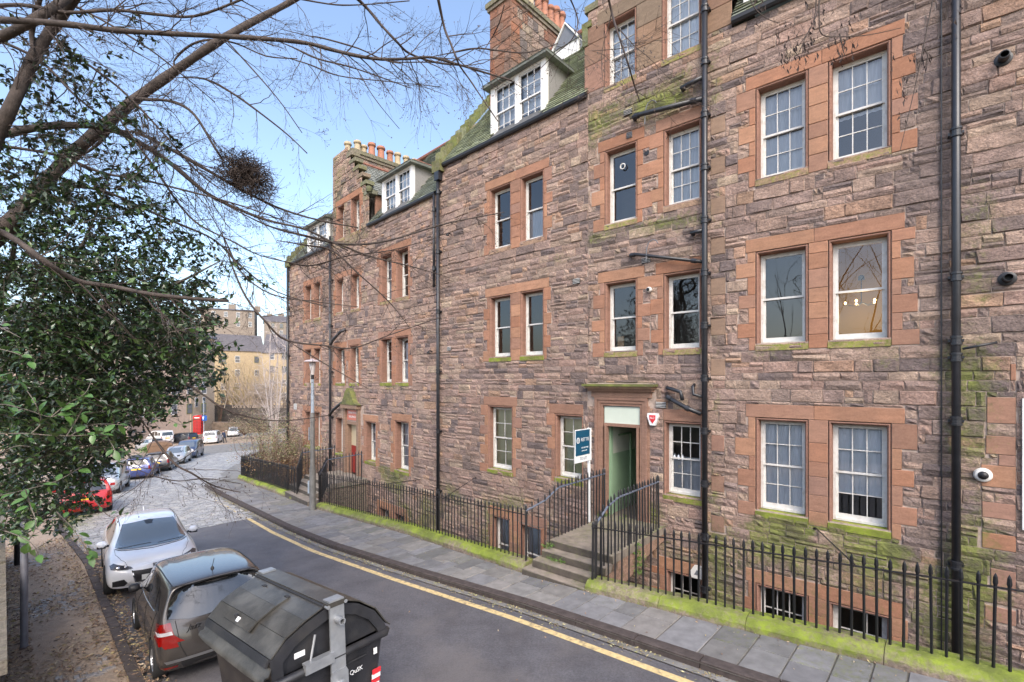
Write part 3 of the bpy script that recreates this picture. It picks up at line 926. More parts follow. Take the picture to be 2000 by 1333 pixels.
for op, zs, zh in (((1.74,2.70),.82,2.57), ((4.06,4.93),.87,2.42), ((5.44,6.27),3.92,5.46), ((6.70,7.60),3.92,5.40)):
    dL += surround([op], zs, zh, rg, al=(.12,.28), bh=(.3,.42))
for (a, c) in ((5.30,5.52), (6.48,6.72)):
    for k in range(5): dL.append((a, c, .02+k*.44, .02+(k+1)*.44, (.38,.24,.17)))
opsL = [w[:4] for w in Lw] + [LDOOR]
wallL = build_wall('L', bldB, L, [(0.0,13.14,-3.0,10.05), (4.62,7.88,10.05,11.3), (4.9,7.88,11.3,11.75), (5.2,7.88,11.75,12.15), (5.5,7.88,12.15,12.55), (5.85,7.88,12.55,12.95), (6.2,7.88,12.95,13.3), (6.45,7.88,13.3,13.78)],
                   opsL, dL, 8, base_ex=[(5.05,6.95,2.22,3.0)])
# ------------------------------------------------ windows
random.seed(5)
styleR = {(0,0):None}
for i, w in enumerate(Rw):
    fl, k = divmod(i, 2)
    back = [None, None, ('curtain', .0 if k == 0 else .28, 1.0), None][fl]
    if fl == 0: back = ('netgrey', .0, 1.0) if k == 0 else ('netgrey', .45, 1.0)
    lit = (fl == 1 and k == 1)
    wo = window(R, bldA, *w[:4], st=w[4], back=back, lit=lit, sillmoss=[.5,.7,.95,.3][fl])
    if lit:
        lm = MB(); wl = R.P(-5.2, 5.30, -1.0)
        lm.tube([wl + Vector((0,0,.62)), wl + Vector((0,0,.12))], .008, 6)
        lm.lathe([(.0,.0),(.05,.0),(.045,.07),(.02,.09),(0,.09)], 10, o=wl + Vector((0,0,.55)))
        for q in range(5):
            a = 2*pi*q/5
            lm.tube([wl+Vector((0,0,.14)), wl+Vector((cos(a)*.12, sin(a)*.12, .08)), wl+Vector((cos(a)*.24, sin(a)*.24, .12))], .006, 5)
        ch = lm.build('chandelier', M['iron'], None, label='small chandelier with lit bulbs hanging behind the first-floor window right of its pair', cat='chandelier')
        be = emit_mat('warm_bulb', (1.0,.62,.22), 5)
        for q in range(5):
            a = 2*pi*q/5
            MB().lathe([(0,0),(.015,.01),(.019,.026),(.012,.045),(0,.055)], 10, o=wl+Vector((cos(a)*.24, sin(a)*.24, .12))).build('bulb', be, ch)
        ld = bpy.data.lights.new('chandelier_light', 'POINT'); ld.energy = 11; ld.color = (1,.70,.36); ld.shadow_soft_size = .12
        link('chandelier_light', ld, ch, loc=wl + Vector((0,0,-.08)))
for i, w in enumerate(CD):
    back = [None, ('netgrey',.0,1.0), None, None, ('netgrey',0,.52), None][i]
    wo = window(R, bldA, *w[:4], st=w[4], back=back, sillmoss=[.6,.3,.6,.6,.8,.3][i])
    if i == 0:   # round extractor vent in the upper pane
        MB().lathe([(.045,0),(.068,0),(.07,.015),(.055,.02),(.045,.008)], 20, axis='y').build('extractor_ring', M['white'], wo, loc=(0,0,0))
        o = [c for c in wo.children if c.name.startswith('extractor_ring')][0]
        o.location = R.P(-.83, 8.93, -.15) - worldloc(wo); o.rotation_euler = (0, 0, atan2(R.n.y, R.n.x) - pi/2)
for w in GAB: window(R, bldA, *w[:4], st=w[4], back=('curtain',0,1), sillmoss=.6)
backM = [('netgrey',0,.5), None, None, None, ('blind',0,1), ('blind',0,1), ('curtain',0,1), ('curtain',0,1)]
for w, bk in zip(Mw, backM): window(Mi, bldA, *w[:4], st=w[4], back=bk, sillmoss=.85 if w[2] < 5 else .3)
for i, w in enumerate(Lw):
    bk = [None, ('netgrey',0,1), ('curtain',0,.9)][(i*7) % 3]
    window(L, bldB, *w[:4], st=w[4], back=bk, sillmoss=.85 if w[2] < 5 else .5, rec=.24)

# things standing on the sills inside
bot = MB()
bo = R.P(-2.12, 2.30, -.20)
for i in range(3):
    p = R.P(-2.02 - i*.085, 2.315, -.215)
    MB().lathe([(0,0),(.024,0),(.026,.06),(.018,.09),(.009,.10),(.009,.12),(0,.12)], 12, o=p).build('bottle', M['curtain'], None, label=['left','middle','right'][i] + ' one of three pale bottles on the middle rail of the window beside the drainpipe', cat='bottle', group='bottles behind the window beside the door')
wd = mat('pale_wood', (.42,.26,.13), .6, var=.15)
MB().obox(R.P(-.60, 4.74, -.33), R.d*-.16, R.n*-.02, Vector((.0,0,.30))).build('chopping_board', wd, None, label='wooden board leaning behind the first-floor window over the doorway', cat='board')

# ------------------------------------------------ main doorway
M['greenwall'] = mat('green_gloss_wall', (.26,.38,.25), .4, var=.1, vscale=2)
M['creamwall'] = mat('pale_passage_wall', (.56,.58,.50), .6, var=.1, vscale=2)
M['signpale'] = mat('pale_green_panel', (.60,.66,.56), .5, var=.04, vscale=3)
M['flag'] = mat('doorstep_stone', (.27,.23,.19), .85, var=.3, vscale=5, bump=.006, bscale=40, attr=True, moss=True)
door = MB()
def fbox(mb, sec, u0, u1, z0, z1, o0, o1, m=0, c=None):
    mb.obox(sec.P(u0, z0, o0), sec.d*(u1-u0), sec.n*(o1-o0), Vector((0,0,z1-z0)), m, c)
dw = thing('doorway', None, None, R.P(-.85, .82, 0)); del_keys = None
dw.parent = bldA; dw.location = R.P(-.85,.82,0) - worldloc(bldA)
dc = (.30,.178,.13,.15)
b = MB()
for (a, c) in ((-1.30,-1.25), (-.50,-.45)): fbox(b, R, a-.0, c, .82, 2.98, -.10, .03, 0, dc)
# moulded architrave: three stepped bands
for (x, o) in ((.0,.055), (.07,.035), (.13,.012)):
    a, c, t = -1.52+x, -.20-x, 3.62-x
    w = .065
    fbox(b, R, a, a+w, .90, t, -.05, o, 0, dc); fbox(b, R, c-w, c, .90, t, -.05, o, 0, dc); fbox(b, R, a+w, c-w, t-w, t, -.05, o, 0, dc)
b.build('architrave', M['dressed'], dw)
b = MB()
fbox(b, R, -1.60, -.12, 3.625, 3.76, -.02, .06, 0, (.29,.175,.125,.2))
fbox(b, R, -1.66, -.06, 3.76, 3.82, -.02, .13, 0, (.29,.175,.125,.25))
fbox(b, R, -1.70, -.02, 3.82, 3.87, -.02, .20, 0, (.36,.22,.15,.4))
fbox(b, R, -1.74, .03, 3.87, 3.925, -.02, .25, 0, (.26,.2,.12,.95))
b.build('cornice', M['dressed'], dw)
b = MB(); fbox(b, R, -1.33, -.42, 3.02, 3.40, -.06, -.03); b.build('fanlight_panel', M['signpale'], dw)
b = MB(); fbox(b, R, -1.33, -.42, 2.95, 3.02, -.12, .0, 0, dc); b.build('transom', M['dressed'], dw)
# passage going in
def sheet(sec, pts): return MB().add([sec.P(*p) for p in pts], [(0,1,2,3)])
D = -5.0
def wall2(u, name):
    b = MB()
    b.add([R.P(u,.82,-.12), R.P(u,.82,D), R.P(u,2.25,D), R.P(u,2.25,-.12), R.P(u,3.4,D), R.P(u,3.4,-.12)], [(0,1,2,3)], 0)
    b.add([R.P(u,2.25,-.12), R.P(u,2.25,D), R.P(u,3.4,D), R.P(u,3.4,-.12)], [(0,1,2,3)], 1)
    b.build(name, [M['greenwall'], M['creamwall']], dw)
wall2(-.42, 'passage_wall'); wall2(-1.33, 'passage_wall')
b = MB(); fbox(b, R, -.47, -.42, .82, 2.95, -.35, -.25); fbox(b, R, -.455, -.42, .9, 2.7, -1.35, -1.30); fbox(b, R, -.455, -.42, 2.66, 2.7, -1.30, -.7); b.build('door_frame', M['greenwall'], dw)
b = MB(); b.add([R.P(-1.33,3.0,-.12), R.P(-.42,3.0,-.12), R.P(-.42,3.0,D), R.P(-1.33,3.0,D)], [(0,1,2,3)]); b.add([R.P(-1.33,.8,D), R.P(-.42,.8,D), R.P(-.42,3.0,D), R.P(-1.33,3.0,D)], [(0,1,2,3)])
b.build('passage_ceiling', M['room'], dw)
b = MB(); b.add([R.P(-1.40,.82,.0), R.P(-.36,.82,.0), R.P(-.36,.82,D), R.P(-1.40,.82,D)], [(0,1,2,3)], 0, (.2,.16,.13,0)); fbox(b, R, -1.45, -.32, .69, .83, -.02, .09, 0, (.30,.2,.14,.3)); b.build('threshold', M['flag'], dw)

# ------------------------------------------------ door steps to the pavement
st = thing('door_steps', 'worn stone steps and landing with weeds leading from the pavement up to the open doorway', 'steps', R.P(-1.2, .3, 1.2))
def slab(mb, sec, u0, u1, z0, z1, o0, o1, c, ch=.02, u0b=None, u1b=None):
    """block with a worn front nose; b values = back edge"""
    u0b = u0 if u0b is None else u0b; u1b = u1 if u1b is None else u1b
    n = 6; vs = []; cs = []
    for j, (oo, zz) in enumerate(((o1, z0), (o1, z1-ch), (o1-ch, z1), (o0, z1))):
        for i in range(n+1):
            t = i/n; a, d_ = (u0, u1) if j < 3 else (u0b, u1b)
            wear = .012*sin(pi*t) if j in (2,) else 0
            uu = a+(d_-a)*t
            vs.append(sec.P(uu, zz - wear + random.uniform(-.003,.003), oo + random.uniform(-.004,.004)))
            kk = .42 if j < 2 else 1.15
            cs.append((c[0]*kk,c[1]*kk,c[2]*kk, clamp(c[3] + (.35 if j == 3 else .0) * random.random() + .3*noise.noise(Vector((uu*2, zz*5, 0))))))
    fs = [(j*(n+1)+i, (j+1)*(n+1)+i, (j+1)*(n+1)+i+1, j*(n+1)+i+1) for j in range(3) for i in range(n)]
    k = len(vs)
    vs += [sec.P(u0, z0, o1), sec.P(u0, z1-ch, o1), sec.P(u0, z1, o1-ch), sec.P(u0b, z1, o0), sec.P(u0b, z0, o0), sec.P(u1, z0, o1), sec.P(u1, z1-ch, o1), sec.P(u1, z1, o1-ch), sec.P(u1b, z1, o0), sec.P(u1b, z0, o0)]
    cs += [c]*10
    fs += [(k,k+1,k+2,k+3,k+4), (k+5,k+9,k+8,k+7,k+6)]
    mb.add(vs, fs, 0, cs)
sc_ = (.21,.175,.14,.30)
for nm, u0, u1, z0, z1, o0, o1 in (('landing',-1.92,-.55,.765,.91,.0,2.31), ('step',-1.90,-.52,.625,.765,2.10,2.53), ('step',-1.72,-.46,.485,.625,2.36,2.74), ('step',-1.75,-.36,.30,.485,2.58,2.93)):
    b = MB(); slab(b, R, u0, u1, z0, z1, o0, o1, sc_); b.build(nm, M['flag'], st)
b = MB()   # carriage walls below the landing with the dark arch of the coal cellar
b.prism([R.P(-1.90,.765,2.25), R.P(-1.90,.30,2.6), R.P(-1.90,.12,2.6), R.P(-1.90,.25,1.9), R.P(-1.90,.50,.9), R.P(-1.90,.62,.0), R.P(-1.90,.765,.0)], R.d*.22, 0, (.30,.19,.14,.35))
b.prism([R.P(-.78,.765,2.25), R.P(-.78,-2,2.25), R.P(-.78,-2,.0), R.P(-.78,.765,.0)], R.d*.2, 0, (.30,.22,.18,.3))
b.build('side_wall', M['coping'], st)

# ------------------------------------------------ lower doorway with pediment
M['redpaint'] = mat('dark_red_paint', (.25,.025,.02), .45)
M['cream'] = mat('cream_paint', (.50,.42,.28), .6)
M['redsign'] = mat('salmon_sign', (.52,.17,.12), .6)
dl = link('doorway', None, bldB, loc=L.P(6, 0, 0))
b = MB(); dcl = (.28,.185,.135,.3)
for (a, c) in ((5.32,5.5), (6.5,6.70)): fbox(b, L, a, c, .0, 2.95, -.1, .10, 0, dcl)
fbox(b, L, 5.28, 6.74, 2.86, 3.02, -.05, .2, 0, dcl); fbox(b, L, 5.5, 6.5, 2.2, 2.32, -.3, .03, 0, dcl)
b.build('architrave', M['dressed'], dl)
b = MB(); pts = [(5.20,3.02),(5.45,3.10),(5.62,3.28),(5.74,3.5),(5.88,3.66),(6.02,3.70),(6.16,3.66),(6.3,3.5),(6.42,3.28),(6.58,3.10),(6.82,3.02)]
b.prism([L.P(u, z, .0) for u, z in pts], L.n*.22, 0, (.24,.2,.13,.8)); b.build('pediment', M['coping'], dl)
b = MB(); fbox(b, L, 5.56, 6.44, 2.38, 2.80, -.03, .03); b.build('fanlight_panel', M['redsign'], dl)
b = MB(); fbox(b, L, 5.52, 6.48, .17, 1.30, -.22, -.18, 0); fbox(b, L, 5.52, 6.48, 1.30, 2.22, -.22, -.18, 1); b.build('door', [M['redpaint'], M['cream']], dl)
b = MB(); fbox(b, L, 5.46, 5.52, .0, 2.22, -.9, -.0, 0, dcl); fbox(b, L, 6.48, 6.54, .0, 2.22, -.9, .0, 0, dcl); fbox(b, L, 5.5, 6.5, 2.22, 2.26, -.9, -.0, 0, dcl); b.build('door_reveal', M['dressed'], dl)
sl = thing('door_steps', 'stone bridge and steps up to the red door, behind the lamp post', 'steps', L.P(6, -.1, 1.2))
for nm, u0, u1, z0, z1, o0, o1 in (('landing',4.7,7.2,.0,.17,.0,1.5), ('step',4.8,7.2,-.14,.03,1.4,1.80), ('step',4.8,7.2,-.28,-.11,1.70,2.10), ('step',4.4,6.6,-.46,-.25,2.0,2.45)):
    b = MB(); slab(b, L, u0, u1, z0, z1, o0, o1, (.2,.17,.14,.2)); b.build(nm, M['flag'], sl)
b = MB(); fbox(b, L, 4.75, 4.95, -3, -.0, 0, 1.45, 0, (.2,.16,.13,.3)); b.build('side_wall', M['coping'], sl)
# ------------------------------------------------ roofs, dormers, chimneys, gutters, pipes
def slates(sec, parent, u0, u1, zeave, slope, length, rng, holes=(), ex=.15, sw=.26, nind=300, o_eave=.10, skip=None, base=(.20,.22,.17), mossy=.5):
    """slated slope rising backwards from the eave; holes are (u0,u1,b0,b1) for dormers"""
    cs, sn = cos(slope), sin(slope)
    pk = MB()
    P = lambda u, t, h=0: sec.P(u, zeave + t*sn + h*cs, o_eave - t*cs + h*sn)
    pk.add([P(u0,0,-.02), P(u1,0,-.02), P(u1,length,-.02), P(u0,length,-.02)], [(0,1,2,3)], 0, (.1,.1,.1,0))
    roof = pk.build('roof', M['slate'], parent)
    lst = []
    nr = int(length/ex)
    for r in range(nr):
        t = r*ex; exr = ex
        u = u0 - rng.random()*sw
        while u < u1:
            w = sw*rng.uniform(.75,1.2); a, c = max(u,u0), min(u+w,u1); u += w
            if c-a < .04: continue
            bb = -(o_eave - t*cs)
            if any(h0 < (a+c)/2 < h1 and b0 < bb < b1 for (h0,h1,b0,b1) in holes): continue
            lst.append((a+.003, c-.003, t))
    def sc(x):
        p = P((x[0]+x[1])/2, x[2]); px = CXP + FPX*p.x/p.y; py = HOR - FPX*(p.z-CZ)/p.y
        return (1/p.y) if (0 < px < 2000 and py > 0) else 0
    lst.sort(key=sc, reverse=True)
    rest = MB()
    for i, (a, c, t) in enumerate(lst):
        bb = MB() if i < nind else rest
        l = ex*1.25; k = rng.uniform(.75,1.25); h0 = .034 + rng.uniform(0,.010); h1 = .004
        t0 = t + rng.uniform(-.008,.008)
        col = (base[0]*k, base[1]*k, base[2]*k, clamp(mossy + rng.uniform(-.25,.3)))
        bb.add([P(a,t0,h0), P(c,t0,h0), P(c,t0+l,h1), P(a,t0+l,h1), P(a,t0,h0-.012), P(c,t0,h0-.012), P(c,t0+l,h1-.010), P(a,t0+l,h1-.010)],
               [(0,1,2,3),(4,5,1,0),(5,6,2,1),(7,4,0,3)], 0, col)
        if i < nind: bb.build('slate', M['slate'], roof)
    if rest.v: rest.build('slate', M['slate'], roof, kind='stuff')
    return roof

rng = random.Random(31)
SL = radians(51.5)
roofM = slates(Mi, bldA, 0.0, 5.45, 10.84, SL, 6.2, rng, holes=[(1.45,3.47,-.2,1.25)], mossy=.36, base=(.30,.33,.22))
roofR = slates(R, bldA, -9.0, -3.24, 10.98, SL, 6.2, rng, nind=0, mossy=.4)
roofL = slates(L, bldB, 0.0, 4.62, 10.06, SL, 5.0, rng, holes=[(1.80,3.88,-.2,1.1)], nind=200, mossy=.3, base=(.19,.21,.17))
roofL2 = slates(L, bldB, 7.88, 13.0, 10.0, SL, 4.6, rng, holes=[(8.8,11.15,-.2,1.1)], nind=0, mossy=.25)
# back slopes so the roofs are closed
for sec, bld, u0, u1, ze, ln in ((Mi, bldA, 0, 5.45, 10.84, 6.2), (R, bldA, -9, 0.1, 10.98, 6.2), (L, bldB, 0, 13, 10.0, 4.9)):
    b = MB(); t = ln; o = .1 - t*cos(SL); z = ze + t*sin(SL)
    b.add([sec.P(u0,z,o), sec.P(u1,z,o), sec.P(u1,ze,2*o-.1), sec.P(u0,ze,2*o-.1)], [(0,1,2,3)], 0, (.14,.15,.13,.2))
    b.add([sec.P(u1,ze-13,.0-.02), sec.P(u1,ze-13,2*o), sec.P(u1,ze,2*o), sec.P(u1,z,o), sec.P(u1,ze,-.02)], [(0,1,2,3,4)], 0, (.2,.17,.15,.1))
    b.add([sec.P(u0,ze-13,.0-.02), sec.P(u0,ze-13,2*o), sec.P(u0,ze,2*o), sec.P(u0,z,o), sec.P(u0,ze,-.02)], [(4,3,2,1,0)], 0, (.2,.17,.15,.1))
    b.build('roof', M['slate'], bld)
    b = MB(); b.tube([sec.P(u0,z+.05,o), sec.P(u1,z+.05,o)], .09, 8); b.build('ridge_tile', M['ridge'], bld)
# the main gable's own little roof behind the crow steps
b = MB()
b.add([R.P(.02,12.2,-.3), R.P(-1.57,14.2,-.3), R.P(-1.57,14.2,-4.5), R.P(.02,12.2,-2.6)], [(0,1,2,3)], 0, (.18,.19,.15,.4))
b.add([R.P(-3.2,12.2,-.3), R.P(-1.57,14.2,-.3), R.P(-1.57,14.2,-4.5), R.P(-3.2,12.2,-2.6)], [(3,2,1,0)], 0, (.18,.19,.15,.4))
fbox(b, R, -.02, .08, 10.9, 12.3, -1.6, -.30, 0, (.3,.22,.18,.4))
b.build('roof', M['slate'], bldA)

# crow steps
def crow(sec, bld, lst, depth=.34, mo=.7):
    for (u0, u1, z0, z1) in lst:
        b = MB(); c = (.24*rng.uniform(.8,1.2), .21, .16, mo*rng.uniform(.6,1.2))
        o0, o1 = -depth+.02, .045
        vs = [sec.P(u0,z0,o1), sec.P(u1,z0,o1), sec.P(u1,z0,o0), sec.P(u0,z0,o0), sec.P(u0,z1,o1), sec.P(u1,z1,o1), sec.P(u1,z1,o0), sec.P(u0,z1,o0)]
        b.add(vs, [(0,1,5,4),(1,2,6,5),(2,3,7,6),(3,0,4,7),(4,5,6,7),(0,3,2,1)], 0, c)
        b.build('crow_step', M['coping'], bld)
crow(R, bldA, [(-.10,.16,12.42,12.56),(-.28,.08,12.78,12.94),(-.52,-.12,13.1,13.26),(-.78,-.36,13.5,13.66),(-1.05,-.6,13.9,14.06),(-2.2,-.9,14.4,14.55)] + [(-.0,.14,12.0,12.42)], mo=.75)
# skew at the party wall, a row of mossy toothed stones
skew_c = []
for i in range(17):
    t = .05 + i*.33
    o, z = .12 - t*cos(SL), 10.86 + t*sin(SL)
    b = MB(); q = .14
    d0 = Vector((0,0,sin(SL)))*.33 - Mi.n*(cos(SL)*.33)
    base = Mi.P(5.45, z, o)
    b.prism([base, base + d0, base + d0 + Vector((0,0,.24)), base + Vector((0,0,.36)) + d0*.1], Mi.d*.34, 0, (.26*rng.uniform(.8,1.1),.24,.16,rng.uniform(.45,1.0)))
    b.build('skew_stone', M['coping'], bldA)
b = MB(); fbox(b, Mi, 5.42, 5.82, 10.62, 10.98, -.15, .20, 0, (.2,.17,.12,.7)); b.build('skew_putt', M['coping'], bldA)
# lower house gable crow steps
crow(L, bldB, [(4.5,4.95,11.3,11.45),(4.78,5.25,11.75,11.9),(5.08,5.55,12.15,12.3),(5.38,5.9,12.55,12.7),(5.7,6.25,12.95,13.1),(6.0,6.5,13.3,13.5)], mo=.6)
b = MB(); b.lathe([(0,-.14),(.11,-.14),(.13,-.03),(.11,.07),(.05,.10),(0,.11)], 12, o=L.P(4.56, 11.48, .03), c=(.12,.12,.09,.5)); b.build('scroll_stone', M['coping'], bldB)
for i in range(6):
    t = i*.35; o, z = .1 - t*cos(SL), 10.0 + t*sin(SL)
    b = MB(); b.prism([L.P(12.95,z,o), L.P(12.95,z+.27,o-.22), L.P(12.95,z+.5,o-.22), L.P(12.95,z+.42,o)], L.d*.34, 0, (.2,.2,.14,.6)); b.build('skew_stone', M['coping'], bldB)
b = MB(); fbox(b, L, 12.85, 13.3, 9.85, 10.2, -.2, .18, 0, (.2,.2,.14,.6)); b.build('skew_putt', M['coping'], bldB)

# the lower gable's cross roof and its cheek above the eaves
b = MB(); fbox(b, L, 4.62, 4.72, 10.02, 11.32, -1.35, -.30, 0, (.36,.20,.14,.15)); b.build('gable_cheek', M['dressed'], bldB)
q0, q1, q2, q3 = L.P(4.50,11.30,-.28), L.P(6.45,13.25,-.28), L.P(6.45,13.25,-3.6), L.P(4.50,11.30,-1.9)
b = MB(); b.add([q0,q1,q2,q3], [(0,1,2,3)], 0, (.15,.16,.14,.2)); cr = b.build('roof', M['slate'], bldB)
b = MB(); nm_ = (q1-q0).cross(q3-q0).normalized(); nm_ = nm_ if nm_.z > 0 else -nm_
for r in range(15):
    a0, a1 = q0.lerp(q1, r/15), q3.lerp(q2, r/15); c0, c1 = q0.lerp(q1, min(1,(r+1.2)/15)), q3.lerp(q2, min(1,(r+1.2)/15)); m_ = max(1, int((a1-a0).length/.25))
    for k in range(m_):
        t0, t1 = k/m_+.004, (k+1)/m_-.006; kk = rng.uniform(.75,1.25)
        b.add([a0.lerp(a1,t0)+nm_*.035, a0.lerp(a1,t1)+nm_*.035, c0.lerp(c1,t1)+nm_*.01, c0.lerp(c1,t0)+nm_*.01, a0.lerp(a1,t0)+nm_*.012, a0.lerp(a1,t1)+nm_*.012], [(0,1,2,3),(4,5,1,0)], 0, (.20*kk,.21*kk,.19*kk,rng.uniform(0,.4)))
b.build('slate', M['slate'], cr, kind='stuff')
b = MB(); b.tube([q1+Vector((0,0,.03)), q2+Vector((0,0,.03))], .08, 7); b.build('ridge_tile', M['ridge'], cr)

# chimneys
def chimney(sec, bld, u0, u1, b0, b1, z0, z1, faces, pots, seed):
    rng = random.Random(seed)
    ch = MB()
    fbox(ch, sec, u0+.02, u1-.02, z0, z1, -b1+.02, -b0-.02, 0, (.36,.27,.23,0.05))
    co = ch.build('chimney_stack', M['mortar'], bld)
    # stone courses on the two visible sides
    class Side(Sec):
        def __init__(s, o, d, n): s.B = o; s.d = d; s.n = n
    fronts = [(Side(sec.P(u0,0,-b0), sec.d, sec.n), u1-u0), (Side(sec.P(u0,0,-b0), -sec.n, -sec.d), b1-b0)]
    for fi, (sd, wd_) in enumerate(fronts):
        z = z0
        while z < z1-.3:
            h = rng.uniform(.26,.42); u = 0
            while u < wd_-.01:
                w = min(rng.uniform(.25,.6), wd_-u)
                if wd_-u-w < .12: w = wd_-u
                edge = u < .01 or u+w > wd_-.01
                col = rng.choice([(.32,.15,.095),(.30,.165,.115),(.27,.175,.135)]) if (edge or rng.random() < faces[fi]) else rng.choice(PAL+DARK)
                k = rng.uniform(.8,1.15)
                s_ = MB()
                P = lambda uu, zz, oo: sd.B + sd.d*uu + sd.n*oo + Vector((0,0,zz))
                g_ = .006
                s_.add([P(u+g_,z+g_,0), P(u+w-g_,z+g_,0), P(u+w-g_,z+h-g_,0), P(u+g_,z+h-g_,0), P(u+g_+.01,z+g_+.01,.02), P(u+w-g_-.01,z+g_+.01,.02), P(u+w-g_-.01,z+h-g_-.01,.02), P(u+g_+.01,z+h-g_-.01,.02)],
                       [(4,5,6,7),(0,1,5,4),(1,2,6,5),(2,3,7,6),(3,0,4,7)], 0, (col[0]*k,col[1]*k,col[2]*k,rng.uniform(0,.3)))
                s_.build('chimney_stone', M['stone'], co)
                u += w
            z += h
    cp = MB()
    fbox(cp, sec, u0-.07, u1+.07, z1-.28, z1-.16, -b1-.07, -b0+.07, 0, (.24,.2,.16,.4)); fbox(cp, sec, u0-.12, u1+.12, z1-.16, z1, -b1-.12, -b0+.12, 0, (.24,.21,.16,.5))
    cp.build('chimney_cap', M['coping'], bld)
    for (u, bb, h, r, mt) in pots:
        p = MB(); o = sec.P(u, z1, -bb)
        p.lathe([(r*1.15,0),(r*1.15,.06),(r,.08),(r*.86,h*.75),(r*.84,h*.82),(r*1.12,h*.84),(r*1.15,h*.93),(r*1.0,h*.95),(r*1.0,h),(r*.7,h),(r*.7,h-.15)], 14, o=o)
        p.smooth = True
        p.build('chimney_pot', M[mt], co)
chimney(Mi, bldA, 4.41, 5.41, 2.0, 5.36, 12.4, 17.05, (.85,.35), [(4.8,2.2,.95,.15,'potbuff'),(5.1,2.5,1.0,.15,'potred'),(4.62,2.75,1.15,.15,'potred'),(4.62,3.2,1.0,.16,'potbuff'),(4.62,3.65,.85,.15,'potred'),(4.62,4.0,.95,.15,'potred'),(4.62,4.35,.85,.15,'potred'),(4.62,4.7,1.0,.15,'potred'),(4.62,5.05,1.0,.15,'potred')], 3)
chimney(L, bldB, 6.42, 7.86, .25, 4.2, 12.6, 13.75, (.5,.3), [(7.5,.5,.75,.15,'potbuff'),(7.0,.7,.7,.15,'potbuff'),(7.1,1.05,.65,.15,'potbuff'),(6.85,1.3,.75,.16,'potred'),(6.85,1.75,.75,.17,'potred'),(6.85,2.2,.7,.15,'potred'),(6.85,2.6,.75,.15,'potbuff'),(6.85,3.05,.75,.15,'potbuff'),(6.85,3.5,.75,.16,'potbuff'),(6.85,3.95,.6,.15,'potbuff')], 4)

